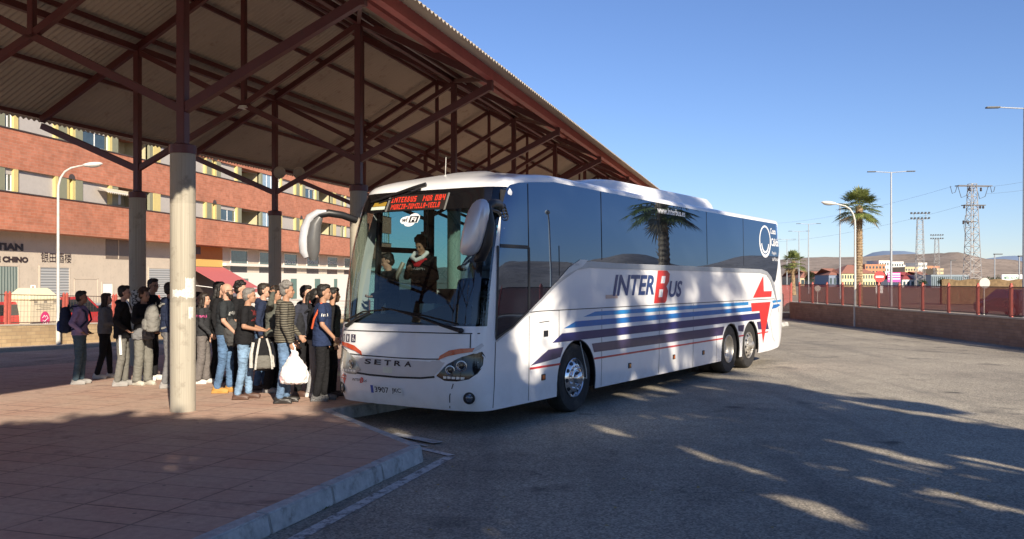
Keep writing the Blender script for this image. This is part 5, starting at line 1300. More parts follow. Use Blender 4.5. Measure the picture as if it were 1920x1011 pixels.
    he(B, (-.008, 0, .03), (.093, .074, .088)); he(B, (.028, 0, -.03), (.062, .058, .075)); he(B, (.052, 0, -.085), (.030, .034, .026)); he(B, (.02, 0, -.06), (.055, .055, .05))
    he(B, (.092, 0, -.022), (.017, .012, .020)); he(B, (.083, 0, .000), (.012, .009, .028)); he(B, (.078, 0, .022), (.012, .045, .008)); he(B, (.082, 0, -.058), (.010, .022, .008)); he(B, (.079, 0, -.069), (.010, .019, .006))
    for sg in (1, -1): he(B, (-.008, sg * .076, -.008), (.018, .008, .030)); he(B, (.066, sg * .036, -.022), (.016, .018, .016))
    c = SKIN[skin]; msk = mat('skin ' + skin, c, .55, var=.08, scale=14, spec=.35)
    me = remesh(B, .0085, 2); me.materials.append(msk); body = bpy.data.objects.new('body', me); col.objects.link(body); body.parent = root
    def part(name, mb_, vox, m_, sm=3, amp=0.0, ns=(9, 9, 4), lab=None):
        me_ = remesh(mb_, vox, sm, .5, amp, ns, seed); me_.materials.append(m_); o = bpy.data.objects.new(name, me_); col.objects.link(o); o.parent = root
        if lab: o['label'] = lab
        return o
    # eyes and brows
    E_ = MB()
    for sg in (1, -1): he(E_, (.079, sg * .030, .002), (.008, .012, .006)); he(E_, (.086, sg * .031, .020), (.006, .017, .004))
    e_o = MB(); e_o.v, e_o.f, e_o.mi = E_.v, E_.f, E_.mi; e_o.build('eyes_and_brows', mat('dark eye', (.02, .013, .01), .4), root, smooth=True)
    mh = mat('hair ' + hairc, HAIRC[hairc], .6, var=.35, scale=60, spec=.4)
    Hh = MB()
    if hair != 'bald':
        he(Hh, (-.028, 0, .052), (.094, .084, .086)); he(Hh, (-.045, 0, .00), (.070, .079, .085)); he(Hh, (.025, 0, .095), (.062, .066, .040))
        if hair == 'curly':
            rr = random.Random(seed)
            for i in range(26):
                a, ph = rr.uniform(0, 6.28), rr.uniform(-.1, 1.4); d_ = Vector((math.cos(a) * math.cos(ph), math.sin(a) * math.cos(ph), math.sin(ph)))
                if d_.x > .45 and d_.z < .55: continue
                he(Hh, tuple(Vector((-.015, 0, .045)) + Vector((d_.x * .095, d_.y * .083, d_.z * .10))), (.028, .028, .026))
        if hair in ('long', 'tail'):
            he(Hh, (-.06, 0, -.05), (.05, .082, .09))
            b0 = HP(-.07, 0, -.02)
            if hair == 'long':
                for y_ in (-.055, 0, .055): cap(Hh, HP(-.055, y_, -.03), J((-.10, y_ * 1.1, 1.30)), .042 * s, .034 * s)
                for y_ in (-.075, .075): cap(Hh, HP(-.0, y_, .02), HP(-.02, y_ * 1.1, -.13), .026 * s, .026 * s)
            else: cap(Hh, HP(-.10, 0, .07), HP(-.15, 0, .02), .035 * s, .04 * s); cap(Hh, HP(-.15, 0, .02), J((-.16, 0, 1.26)), .038 * s, .022 * s)
        part('hair', Hh, .009, mh, 1, .007 if hair != 'curly' else .006, (55, 55, 34))
    if beard:
        Bd = MB(); he(Bd, (.045, 0, -.075), (.047, .050, .050)); he(Bd, (.058, 0, -.11), (.034, .040, .038)); he(Bd, (.02, .045, -.045), (.03, .022, .045)); he(Bd, (.02, -.045, -.045), (.03, .022, .045)); part('beard', Bd, .010, mat('hair ' + beard, HAIRC[beard], .6, var=.35, scale=60), 1, .004, (40, 40, 40))
    if glasses:
        G = MB()
        for sg in (1, -1):
            cc = HP(.094, sg * .033, .0); k = Matrix((Rh @ Vector((1, 0, 0)), Rh @ Vector((0, 1, 0)), Rh @ Vector((0, 0, 1)))).transposed()
            G.tube([cc + k @ (Vector((0, .024 * math.cos(R(a)), .018 * math.sin(R(a)))) * s) for a in range(0, 361, 30)], .0028, 5); G.tube([HP(.09, sg * .055, .005), HP(0, sg * .082, .005)], .0028, 5)
        G.build('glasses', M_black, root)
    # clothes
    if bottom:
        T = MB(); w_ = wide
        rings(T, [(*(J((0, 0, z)))[:2], z * s, rx * s, ry * s) for z, rx, ry in ((.84, .09, .13), (.88, .122, .172), (.96, .132, .184), (1.03, .122, .168))])
        for sg in (1, -1):
            cap(T, J(hip[sg]), J(knee[sg]), .098 * s, .070 * w_ * s, 14)
            an = Vector(ank[sg]); an.z += .02; cap(T, J(knee[sg]), J(an), .070 * w_ * s, .054 * w_ * w_ * s, 14)
            T.tube([J(knee[sg]), J((an.x, an.y, an.z - .03))], [.066 * w_ * s, .058 * w_ * w_ * s], 14)
        part('trousers', T, .014, bottom, 4, .0045, (10, 10, 22))
    if top:
        T = MB(); f_ = .024 + (.012 if sleeve == 'puffy' else 0); zb_ = .93 - longtop
        rings(T, [(*(J((0, 0, z)))[:2], z * s, (rx + f_) * s, (ry + f_) * s) for z, rx, ry in ((zb_, .122, .172), (1.02, .122, .165), (1.12, .112, .155), (1.22, .115, .160), (1.32, .12, .172), (1.40, .108, .172), (1.45, .082, .125), (1.485, .05, .055))])
        for sg in (1, -1):
            if sleeve == 'short': e_ = Vector(sh[sg]).lerp(Vector(el[sg]), .72); cap(T, J(sh[sg]), J(e_), .066 * s, .060 * s, 12)
            else:
                q = 1.25 if sleeve == 'puffy' else 1.0
                cap(T, J(sh[sg]), J(el[sg]), .064 * q * s, .054 * q * s, 12); w2_ = Vector(el[sg]).lerp(Vector(wr[sg]), .93); cap(T, J(el[sg]), J(w2_), .054 * q * s, .040 * q * s, 12)
        if hood or sleeve != 'short':
            T.ell(J((-.075, 0, 1.46)), (.07 * s, .10 * s, .06 * s), 14, 8)
        part('top', T, .014, top, 4, .011 if sleeve != 'short' else .007, (9, 9, 13))
    if shoes:
        S_ = MB()
        for sg in (1, -1):
            a = ank[sg]; zz = 0 if not seated else a[2] - .085
            S_.ell(J((a[0] + .055, a[1], zz + .045)), (.145 * s, .051 * s, .045 * s), 14, 8); S_.ell(J((a[0] - .01, a[1], zz + .075)), (.062 * s, .048 * s, .06 * s), 12, 8)
            S_.box(J((a[0] + .05, a[1], zz + .014)), (.26 * s, .088 * s, .028 * s))
        part('shoes', S_, .010, shoes, 1)
    root['_h'] = s
    del root['_h']
    return root, J, wr, sh
def backpack(label, M_, c, c2=None, size=(.20, .30, .46), group='bags carried in the queue', straps=True, name='backpack'):
    """M_: placement matrix (x = away from the wearer's back, z up)"""
    o = thing(name, label, 'backpack'); o.matrix_world = M_; o['group'] = group
    dx, dy, dz = size; k = MB()
    rings(k, [(dx * .45, 0, z * dz, rx * dx, ry * dy) for z, rx, ry in ((-.5, .30, .36), (-.47, .46, .47), (-.2, .52, .5), (.15, .48, .49), (.35, .38, .44), (.46, .25, .34), (.5, .10, .15))], 20)
    me = remesh(k, .014, 3, .5, .010, (12, 12, 12), len(label)); me.materials.append(c); b_ = bpy.data.objects.new('bag_body', me); col.objects.link(b_); b_.parent = o
    k = MB(); rings(k, [(dx * .9, 0, z * dz, rx * dx, ry * dy) for z, rx, ry in ((-.44, .12, .30), (-.40, .22, .38), (-.15, .24, .38), (-.05, .16, .34), (-.02, .05, .2))], 16)
    me = remesh(k, .012, 2, .5, .005, (12, 12, 12), 3); me.materials.append(c2 or c); p_ = bpy.data.objects.new('pocket', me); col.objects.link(p_); p_.parent = o
    if straps:
        for sg in (1, -1):
            k = MB(); pts = [(0, sg * dy * .28, dz * .42), (-.05, sg * .115, dz * .52), (-.15, sg * .13, dz * .50), (-.27, sg * .135, dz * .30), (-.30, sg * .15, -.02 * dz), (-.20, sg * .19, -.28 * dz), (-.03, sg * dy * .4, -.38 * dz)]
            k.tube(pts, .018, 6); k.build('strap', c, o, smooth=True)
    k = MB(); k.tube([(dx * .2, -.04, dz * .47), (dx * .2, -.03, dz * .56), (dx * .2, .03, dz * .56), (dx * .2, .04, dz * .47)], .010, 6); k.build('handle', M_black, o, smooth=True)
    return o
def on_back(ret, dx=-.16, z=1.22, dy=0.0):
    root, J, wr, sh = ret; p = J((dx, dy, z)); Mr = Matrix.Translation(root.location) @ Matrix.Rotation(root.rotation_euler.z, 4, 'Z')
    return Mr @ Matrix.Translation(p) @ Matrix.Rotation(R(180), 4, 'Z')
def at_hand(ret, sg, dz, dx=.03, rz=90):
    root, J, wr, sh = ret; p = J(wr[sg]) + Vector((dx, 0, dz)); Mr = Matrix.Translation(root.location) @ Matrix.Rotation(root.rotation_euler.z, 4, 'Z')
    return Mr @ Matrix.Translation(p) @ Matrix.Rotation(R(rz), 4, 'Z')
def stand(px, feet, topy):
    Z = (CAMZ - .167) * FPX / (feet - 525.0); return Vector(((px - 960) / FPX * Z, Z, .167)), (feet - topy) * Z / FPX
BLK = fabric('black cotton', (.013, .013, .015)); DGR = fabric('charcoal', (.035, .036, .04)); GRY = fabric('grey', (.16, .16, .165)); NVY = fabric('navy', (.02, .028, .06))
G1 = lambda px, f, t: stand(px, f, t)
def put(label, px, feet, topy, yaw, **kw):
    loc, H = stand(px, feet, topy); return person(label, loc, yaw, H=min(1.86, max(1.52, H)), **kw)
S_wht = mat('white sneaker leather', (.55, .53, .50), .6); S_gry = mat('grey sneaker mesh', (.26, .25, .24), .8); S_blk = mat('black shoe leather', (.02, .018, .017), .45); S_brn = mat('brown boot leather', (.085, .045, .032), .55); S_mus = mat('mustard sneaker suede', (.42, .22, .05), .7)
p1 = put('man in a lilac hoodie and blue jeans at the left end of the queue', 149, 720, 547, 12, seed=1, skin='brown', arms=('pocket', 'pocket'), top=fabric('lilac', (.27, .20, .34)), bottom=jeans('teal', (.05, .085, .115)), shoes=S_gry, stride=.03, hood=True)
backpack('navy backpack with a bright blue bottom on the man in lilac', on_back(p1), NVY, fabric('bright blue', (.03, .07, .30)))
p2 = put('long-haired girl in a grey top and black leggings behind the man in lilac', 196, 709, 551, 20, seed=2, skin='light', hair='long', hairc='brown', arms=('fwd', 'fwd'), top=GRY, bottom=BLK, shoes=S_wht, stride=.12, wide=.98)
p3 = put('tall black-haired youth in a black and white track jacket left of the back column', 229, 723, 537, 15, seed=3, skin='light', arms=('pocket', 'pocket'), top=BLK, bottom=fabric('mid grey', (.15, .145, .13)), shoes=S_gry, stride=.05, longtop=.10, hood=True)
k = MB(); _, J3, _, _ = p3; k.tube([J3((-.01, -.185, .90)), J3((.0, -.20, .72)), J3((.005, -.175, .56))], .022, 8); k.build('trouser_stripe', M_white, p3[0], smooth=True)
k = MB(); k.tube([J3((.06, -.06, 1.50)), J3((.10, -.09, 1.40)), J3((.155, -.08, 1.28))], .018, 8); k.build('white_trim', M_white, p3[0], smooth=True)
p5 = put('tall person in dark clothes and glasses standing behind the youth in grey trousers', 283, 713, 524, 10, seed=5, skin='tan', hairc='black', arms=('down', 'down'), top=BLK, bottom=BLK, shoes=S_wht, glasses=True, headyaw=-40)
p4 = put('youth with brown hair, black shirt, jacket tied round his waist and grey cargo trousers', 268, 722, 542, -25, seed=4, skin='tan', hair='curly', hairc='brown', arms=('pocket', 'phone'), top=BLK, bottom=fabric('olive grey', (.17, .165, .145)), shoes=mat('pale sneaker mesh', (.42, .40, .34), .8), sleeve='long', wide=1.18, stride=.04)
k = MB(); _, J4, _, _ = p4; rings(k, [(0, 0, z, rx, ry) for z, rx, ry in ((.80, .15, .21), (.86, .165, .215), (.95, .150, .20), (1.0, .13, .18))]); me = remesh(k, .016, 2, .5, .02, (14, 14, 14), 4); me.materials.append(GRY); o = bpy.data.objects.new('tied_jacket', me); col.objects.link(o); o.parent = p4[0]
p6 = put('person in a dark blue top with a grey backpack, half hidden by the front column', 316, 727, 531, 25, seed=6, skin='tan', arms=('down', 'down'), top=NVY, bottom=GRY, shoes=S_gry)
backpack('large grey canvas backpack on the person behind the front column', on_back(p6, z=1.17), fabric('grey canvas', (.20, .195, .18)), None, (.24, .34, .46))
p8 = put('dark-haired person in black glimpsed behind the girl in the pink-print sweater', 368, 704, 549, 0, seed=8, skin='light', arms=('down', 'down'), top=BLK, bottom=BLK, shoes=S_blk)
p7 = put('long-haired girl in a black sweater with pink print and loose grey trousers', 380, 719, 551, 5, seed=7, skin='light', hair='long', hairc='dark', arms=('down', 'low'), top=DGR, bottom=fabric('warm grey', (.15, .135, .13)), shoes=S_wht, wide=1.2, stride=.06)
p10 = put('long-haired person in black behind the bald bearded man', 407, 716, 530, 10, seed=10, skin='light', hair='long', hairc='black', arms=('down', 'down'), top=BLK, bottom=BLK, shoes=S_blk)
p11 = put('curly-haired person in black trousers behind and right of the bald man', 447, 724, 530, 0, seed=11, skin='light', hair='curly', hairc='black', arms=('down', 'down'), top=BLK, bottom=BLK, shoes=S_blk)
p9 = put('bald bearded man with glasses in a dark printed t-shirt, jeans and mustard shoes', 421, 736, 532, 5, seed=9, skin='light', hair='bald', beard='dark', glasses=True, arms=('fwd', 'low'), top=fabric('slate black', (.028, .032, .036)), sleeve='short', bottom=jeans('mid blue', (.075, .14, .25)), shoes=S_mus, stride=.08)
_, J9, _, _ = p9
k = MB(); rings(k, [(.14, -.15, z, rx, ry) for z, rx, ry in ((.76, .05, .05), (.84, .10, .08), (1.0, .13, .09), (1.12, .10, .07), (1.20, .04, .03))]); me = remesh(k, .013, 2, .5, .02, (14, 14, 14), 9); me.materials.append(fabric('bag grey', (.06, .06, .06)))
sb = thing('sling_bag', 'dark grey sling bag hanging at the hip of the bald man', 'bag', p9[0].location, p9[0].rotation_euler.z, 'bags carried in the queue'); o = bpy.data.objects.new('bag_body', me); col.objects.link(o); o.parent = sb
k = MB(); k.tube([J9((.10, -.19, 1.12)), J9((.03, -.19, 1.30)), J9((-.02, -.10, 1.50)), J9((-.13, .03, 1.42)), J9((-.16, .10, 1.2))], .014, 6); k.build('strap', M_black, sb, smooth=True)
k = MB(); rings(k, [(.24, -.06, z, rx, ry) for z, rx, ry in ((.74, .04, .08), (.85, .07, .12), (1.0, .08, .12), (1.12, .06, .10))]); me = remesh(k, .013, 2, .5, .03, (13, 13, 9), 19); me.materials.append(fabric('brown', (.11, .06, .04)))
jk = thing('jacket', 'crumpled brown jacket carried over the arm of the bald man', 'jacket', p9[0].location, p9[0].rotation_euler.z); o = bpy.data.objects.new('cloth', me); col.objects.link(o); o.parent = jk
def chest_print(ret, txt, z0, z1, y0, y1, m, side=False, x=.16):
    root, J, _, _ = ret; rp_ = random.Random(len(txt) + int(z0 * 100)); vs = []; fs = []; k = MB(); n_ = int(abs(y1 - y0) / .022)
    for i in range(n_):                                              # illegible strokes, as in the photograph
        yc = y0 + (y1 - y0) * (i + .5) / n_; za, zb = z0 + (z1 - z0) * rp_.uniform(0, .35), z1 - (z1 - z0) * rp_.uniform(0, .35); w_ = .0055; sl = rp_.uniform(-.008, .008)
        b0 = len(vs); vs += [Vector((yc - w_, za, 0)), Vector((yc + w_, za, 0)), Vector((yc + w_ + sl, zb, 0)), Vector((yc - w_ + sl, zb, 0))]; fs.append((b0, b0 + 1, b0 + 2, b0 + 3))
        if i < n_ - 1 and rp_.random() < .6: zc = rp_.uniform(z0, z1 - .012); b0 = len(vs); vs += [Vector((yc, zc, 0)), Vector((yc + .02, zc, 0)), Vector((yc + .02, zc + .010, 0)), Vector((yc, zc + .010, 0))]; fs.append((b0, b0 + 1, b0 + 2, b0 + 3))
    bvh_top = [c for c in root.children if c.name.startswith('top')][0]
    from mathutils.bvhtree import BVHTree
    me = bvh_top.data; tr_ = BVHTree.FromPolygons([v.co for v in me.vertices], [tuple(p.vertices) for p in me.polygons]); out = []
    for v in vs:
        if side: o_ = Vector((v.x, -.6, v.y)); d_ = Vector((0, 1, 0))
        else: o_ = Vector((.7, v.x, v.y)); d_ = Vector((-1, 0, 0))
        hit = tr_.ray_cast(o_, d_); pt = hit[0] if hit[0] is not None else o_ + d_ * .5
        out.append(pt - d_ * .006)
    k.add(out, fs); k.build('print', m, root)
chest_print(p9, 'a', 1.26, 1.33, -.16, .08, mat('white print ink', (.6, .6, .58), .7), side=False)
chest_print(p7, 'bb', 1.17, 1.22, -.10, .11, mat('pink print ink', (.55, .08, .25), .7), side=True)
p13 = put('dark-haired youth in navy standing behind the man holding the backpack', 491, 730, 533, 5, seed=13, skin='light', hair='short', hairc='dark', arms=('down', 'down'), top=NVY, bottom=jeans('mid blue', (.075, .14, .25)), shoes=S_brn)
p14 = put('person in a grey-green hoodie with one arm raised to messy dark hair', 513, 735, 540, -10, seed=14, skin='tan', hair='curly', hairc='dark', arms=('down', 'head'), top=fabric('grey green', (.10, .105, .09)), bottom=BLK, shoes=S_gry, hood=True, wide=1.2)
p12 = put('grey-haired man in a black t-shirt with red print and pale blue jeans', 458, 748, 542, 5, seed=12, skin='tan', hair='short', hairc='grey', arms=('fwd', 'fwd'), lean=.10, top=BLK, sleeve='short', bottom=jeans('pale blue', (.17, .27, .40)), shoes=S_brn, stride=.07, longtop=.06)
chest_print(p12, 'ccc', 1.20, 1.38, -.13, .12, mat('dark red print ink', (.35, .04, .04), .7), side=False)
bw = fabric('white canvas', (.50, .49, .46))
bpk = backpack('black and white backpack held low by the grey-haired man', at_hand(p12, -1, -.36, .02, -70), BLK, fabric('mid grey', (.15, .145, .13)), (.20, .32, .50), straps=False)
for sg in (1, -1):
    k = MB(); k.tube([(.17, sg * .05, .24), (.215, sg * .085, .10), (.225, sg * .11, -.05), (.215, sg * .125, -.22)], .017, 6); k.build('white_strap', bw, bpk, smooth=True)
    k = MB(); k.tube([(.10, sg * .13, .18), (.11, sg * .165, .0), (.11, sg * .17, -.2)], .03, 8); k.build('white_side', bw, bpk, smooth=True)
p16 = put('dark-haired youth in a navy jacket looking sideways behind the carrier-bag man', 571, 742, 537, -25, seed=16, skin='light', arms=('down', 'down'), top=fabric('slate navy', (.035, .038, .055)), bottom=BLK, shoes=S_brn, hood=True)
p17 = put('woman with a long black ponytail and light grey trousers near the coach door', 590, 743, 543, 10, seed=17, skin='light', hair='tail', hairc='black', arms=('down', 'down'), top=BLK, bottom=fabric('light grey', (.30, .30, .31)), shoes=S_wht, wide=1.1)
backpack('plain black backpack on the back of the woman with the ponytail', on_back(p17, z=1.16), fabric('black nylon', (.022, .023, .028)), None, (.20, .30, .48))
p15 = put('grey-haired man in a striped olive jacket and jeans holding a white plastic bag', 533, 755, 531, 8, seed=15, skin='tan', hair='curly', hairc='grey', arms=('low', 'hold'), top=fabric('olive stripe', (.045, .042, .035), ((.17, .155, .12), 9.0)), bottom=jeans('washed blue', (.10, .17, .28)), shoes=S_blk, hood=True, stride=.04, longtop=.05)
p19 = put('person in black about to board, in front of the youth with the fade haircut', 621, 744, 541, 15, seed=19, skin='tan', arms=('down', 'down'), top=BLK, bottom=BLK, shoes=S_blk)
p18 = put('youth with a fade haircut in a navy and orange sports shirt at the coach nose', 603, 751, 535, 5, seed=18, skin='tan', hair='short', hairc='black', arms=('down', 'low'), top=fabric('sport navy', (.022, .035, .085)), sleeve='short', bottom=BLK, shoes=mat('black and white sneaker', (.14, .14, .14), .7, var=.9, scale=45), stride=.05, longtop=.10)
k = MB(); _, J18, _, _ = p18; k.tube([J18((.0, -.17, 1.49)), J18((-.03, -.215, 1.40)), J18((-.10, -.19, 1.25)), J18((-.135, -.13, 1.10))], .016, 6); k.build('orange_trim', mat('orange trim', (.55, .09, .03), .7), p18[0], smooth=True)
chest_print(p18, 'dddd', 1.28, 1.34, .02, .12, mat('white print ink', (.6, .6, .58), .7), side=True)
# plastic carrier bag with handles
root15, J15, wr15, _ = p15; hp_ = J15(wr15[-1]) + Vector((.03, 0, -.10)); pb = thing('plastic_bag', 'white plastic carrier bag with faint red print held by the striped-jacket man', 'bag', (0, 0, 0), 0, 'bags carried in the queue')
pb.matrix_world = Matrix.Translation(root15.location) @ Matrix.Rotation(root15.rotation_euler.z, 4, 'Z') @ Matrix.Translation(hp_)
k = MB(); rings(k, [(.02, 0, z, rx, ry) for z, rx, ry in ((-.50, .12, .08), (-.48, .19, .12), (-.38, .215, .14), (-.26, .18, .12), (-.14, .10, .07), (-.04, .04, .035), (.0, .02, .02))], 20)
me = remesh(k, .011, 2, .5, .022, (16, 16, 12), 33)
m, t, b = nt('white carrier bag film'); v = coords(t); n = noise_(t, v, 9, 5, .7); t.links.new(mixc(t, ramp(t, n, .57, .62), (.78, .77, .76), (.66, .42, .44)), b.inputs['Base Color']); b.inputs['Roughness'].default_value = .45
me.materials.append(m); o = bpy.data.objects.new('bag_body', me); col.objects.link(o); o.parent = pb
k = MB(); k.tube([(-.01, .0, -.04), (-.03, .02, .03), (0, .0, .09), (.03, -.02, .03), (.02, 0, -.04)], .012, 6); k.build('handle', M_white, pb, smooth=True)
# people in the coach
def in_bus(u_, v_, z): c, s0 = math.cos(BTH), math.sin(BTH); return Vector((BO.x + u_ * c + v_ * s0, BO.y + u_ * s0 - v_ * c, z))
yb = math.degrees(BTH) + 180
pa = person('youth in a black hoodie with red and white chest standing inside the coach, looking down', in_bus(1.02, -.43, .90), yb + 5, H=1.72, seed=31, skin='tan', hair='curly', hairc='brown', headpitch=28, arms=('fwd', 'phone'), top=BLK, bottom=BLK, shoes=S_blk, group='people inside the coach', hood=True)
k = MB(); _, JA, _, _ = pa; rings(k, [(*JA((.0, 0, z))[:2], JA((0, 0, z)).z, rx, ry) for z, rx, ry in ((1.31, .150, .13), (1.42, .145, .16), (1.45, .12, .14))]); me = remesh(k, .012, 2); me.materials.append(fabric('bright red', (.6, .03, .04))); o = bpy.data.objects.new('red_panel', me); col.objects.link(o); o.parent = pa[0]
k = MB(); k.tube([JA((.02, .11, 1.52)), JA((.12, .09, 1.45)), JA((.155, .0, 1.41)), JA((.12, -.09, 1.45)), JA((.02, -.11, 1.52)), JA((-.08, 0, 1.54)), JA((.02, .11, 1.52))], .030, 8); k.build('white_collar', M_white, pa[0], smooth=True)
chest_print(pa, 'eeeee', 1.24, 1.28, -.13, .13, mat('white print ink', (.6, .6, .58), .7), side=False)
pb2 = person('youth in a black padded jacket boarding inside the coach door', in_bus(.80, -.86, .72), yb - 40, H=1.66, seed=32, skin='light', hair='short', hairc='black', headpitch=15, arms=('fwd', 'fwd'), top=fabric('black padding', (.018, .018, .02), ((.03, .03, .034), 5.0)), sleeve='puffy', bottom=BLK, shoes=S_blk, group='people inside the coach')
pd = person('coach driver in a sky-reflection blue shirt seated at the steering wheel', in_bus(1.40, .42, 1.02), yb, H=1.72, seed=33, skin='tan', hair='short', hairc='dark', arms=('wheel', 'wheel'), top=fabric('sky-reflection blue shirt', (.30, .40, .58)), bottom=NVY, shoes=S_blk, seated=True, group='people inside the coach')  # sky reflection in the windscreen is put into the shirt's blue
# ================================================================= STREET THINGS ON THE LEFT
rc = thing('recycling_container', 'cream recycling container with a pink emblem behind the street fence', 'recycling bin', street_pt(62, 18.1), R(70))
rc.scale = (.95, .95, 1.10)
M_rc = mat('cream container plastic', (.60, .52, .38), .5, var=.05); M_rc2 = mat('pale yellow container plastic', (.70, .64, .42), .5, var=.04)
k = MB(); k.b2((-.72, -.62, .05), (.72, .62, 1.42)); k.build('tub', M_rc, rc, bevel=.05)
k = MB(); k.add([(-.75, -.66, 1.421), (.75, -.66, 1.421), (.75, .66, 1.421), (-.75, .66, 1.421), (-.45, -.3, 1.80), (.45, -.3, 1.80), (.45, .3, 1.80), (-.45, .3, 1.80)], [(3, 2, 1, 0), (4, 5, 6, 7), (0, 1, 5, 4), (1, 2, 6, 5), (2, 3, 7, 6), (3, 0, 4, 7)]); k.build('lid', M_rc2, rc, bevel=.03)
k = MB(); k.tube([(0, -.1, 1.8), (0, -.1, 1.88), (0, .1, 1.88), (0, .1, 1.8)], .02, 6); k.build('lifting_ring', M_white, rc)
em = MB(); pts = circ(-.02, .76, .22, .27, 24, -30, 210); em.prism(pts, -.627, -.622, fn=lambda x, y, z: (x, z, y)); em_o = em.build('emblem', mat('magenta emblem', (.55, .04, .16), .5), rc)
k = MB(); k.tube([(-.14, -.632, 0.82), (-.06, -.632, 0.90), (-.02, -.632, 0.84), (.05, -.632, 0.90), (.12, -.632, 0.80), (.04, -.632, 0.76), (-.04, -.632, 0.70), (-.12, -.632, 0.74)], .012, 5); k.tube([(-.10, -.632, 0.66), (-.05, -.632, 0.60), (0, -.632, 0.65), (.05, -.632, 0.60), (.1, -.632, 0.66), (0, -.632, 0.55), (-.1, -.632, 0.66)], .010, 5); k.build('emblem_figure', M_white, em_o)
for z, wd_i in ((1.20, .3), (1.14, .2), (1.09, .42), (1.26, .5)):
    k = MB(); k.b2((-wd_i, -.626, z), (wd_i, -.622, z + .025)); k.build('printed_line', mat('grey print', (.25, .22, .18), .7), rc)
for x in (-.45, 0, .45):
    k = MB(); k.b2((x - .07, -.628, 1.31), (x + .07, -.622, 1.38)); k.build('pictogram', mat('grey print', (.25, .22, .18), .7), rc)

def car(label, x, y, rz, paint, z=.0, group='parked cars', L=4.1, W_=1.74, Hc=1.48, tall=0.0):
    o = thing('parked_car', label, 'car', (x, y, H(x, y) + (.12 if uw(x, y)[1] > 15.3 else 0)), rz, group)
    prof = [(-L / 2, .42), (-L / 2 + .02, .72), (-L / 2 + .16, .92), (-L / 2 + .30, 1.28 + tall), (-L / 2 + .62, Hc + tall), (.30, Hc + tall), (1.05, 1.0 + tall * .3), (L / 2 - .35, .86), (L / 2 - .03, .66), (L / 2, .36), (L / 2 - .1, .24), (-L / 2 + .1, .24)]
    # body with wheel openings cut by arches in the side outline
    arcs = []
    for cx in (L / 2 - .82, -L / 2 + .75): arcs.append([(cx + .37 * math.cos(R(a)), .30 + .37 * math.sin(R(a))) for a in range(-8, 189, 14)])
    out = prof[:10] + [(L / 2 - .1, .24)] + arcs[0] + arcs[1] + [(-L / 2 + .1, .24)]
    def fn(x_, z_, y_):
        q = 1 - .10 * max(0, (z_ - .85)) / .6 * 1.6; return (x_, y_ * q, z_)
    k = MB(); k.prism(out, -W_ / 2, W_ / 2, fn=fn); k.build('body', paint, o, bevel=.03)
    gl_ = mat('car glass', (.02, .025, .03), .05, spec=1.0)
    for sg in (1, -1):
        k = MB(); wn_ = [(-L / 2 + .42, 1.0 + tall * .5), (-L / 2 + .66, Hc - .10 + tall), (.24, Hc - .10 + tall), (.86, 1.0 + tall * .4)]
        k.add([tuple(Vector(fn(a, b_, sg * (W_ / 2))) + Vector((0, sg * .012, 0))) for a, b_ in wn_], [(0, 1, 2, 3)]); k.build('side_window', gl_, o)
    k = MB(); q0, q1 = 1 - .16 * (1.02 - .85) / .6, 1 - .16 * (Hc - .95) / .6
    k.add([(-L / 2 + .175, -W_ / 2 * q0 * .86, .98), (-L / 2 + .175, W_ / 2 * q0 * .86, .98), (-L / 2 + .50, W_ / 2 * q1 * .84, Hc - .12 + tall), (-L / 2 + .50, -W_ / 2 * q1 * .84, Hc - .12 + tall)], [(0, 1, 2, 3)])
    for i in range(4): k.v[i].x -= .045
    k.build('rear_window', gl_, o)
    k = MB(); k.add([(1.09, -W_ / 2 * q0 * .86, 1.02 + tall * .3), (1.09, W_ / 2 * q0 * .86, 1.02 + tall * .3), (.40, W_ / 2 * q1 * .82, Hc - .03 + tall), (.40, -W_ / 2 * q1 * .82, Hc - .03 + tall)], [(0, 1, 2, 3)]); k.build('windscreen', gl_, o)
    for sg in (1, -1):
        k = MB(); k.b2((-L / 2 - .008, sg * W_ / 2 * .97 - .14 * (sg > 0), .74), (-L / 2 + .10, sg * W_ / 2 * .97 + .14 * (sg < 0), .90)); k.build('tail_light', mat('red tail light', (.35, .02, .02), .2), o, bevel=.015)
        k = MB(); k.b2((L / 2 - .16, sg * W_ / 2 * .95 - .22 * (sg > 0), .60), (L / 2 + .004, sg * W_ / 2 * .95 + .22 * (sg < 0), .72)); k.build('headlight', mat('clear headlight', (.55, .55, .55), .15), o, bevel=.02)
        for cx in (L / 2 - .82, -L / 2 + .75):
            k = MB(); k.lathe([(.0, -.2), (.27, -.2), (.31, -.18), (.315, -.02), (.29, .0), (.2, .0), (.19, -.02), (0, -.02)], (cx, sg * (W_ / 2 - .02), .315), (0, sg, 0), 24); wh = k.build('wheel', M_tyre, o, smooth=True)
            k = MB(); k.lathe([(0, .0), (.06, .0), (.17, -.012), (.19, .004), (.195, -.01)], (cx, sg * (W_ / 2 - .02), .315), (0, sg, 0), 20); k.build('rim', M_grey, wh, smooth=True)
    k = MB(); k.b2((-L / 2 - .014, -.26, .58), (-L / 2 + .05, .26, .69)); k.build('number_plate', mat('white number plate', (.72, .72, .70), .4), o)
    return o
car('small red car parked just left of the recycling container', *street_pt(4, 18.9)[:2], R(74), mat('red car paint', (.42, .03, .03), .25, coat=.8, var=.03))
car('red van-like car parked right of the recycling container', *street_pt(128, 18.8)[:2], R(74), mat('red car paint', (.42, .03, .03), .25, coat=.8, var=.03), tall=.22)
car('silver car parked behind the girl with long brown hair', *street_pt(182, 20.2)[:2], R(74), mat('silver car paint', (.5, .5, .5), .3, .5, coat=.6, var=.03))
car('dark hatchback parked behind the red mesh of the right-hand fence', 27.8, 50.5, R(97), mat('graphite car paint', (.06, .06, .075), .25, .3, coat=.8, var=.03), L=4.2)
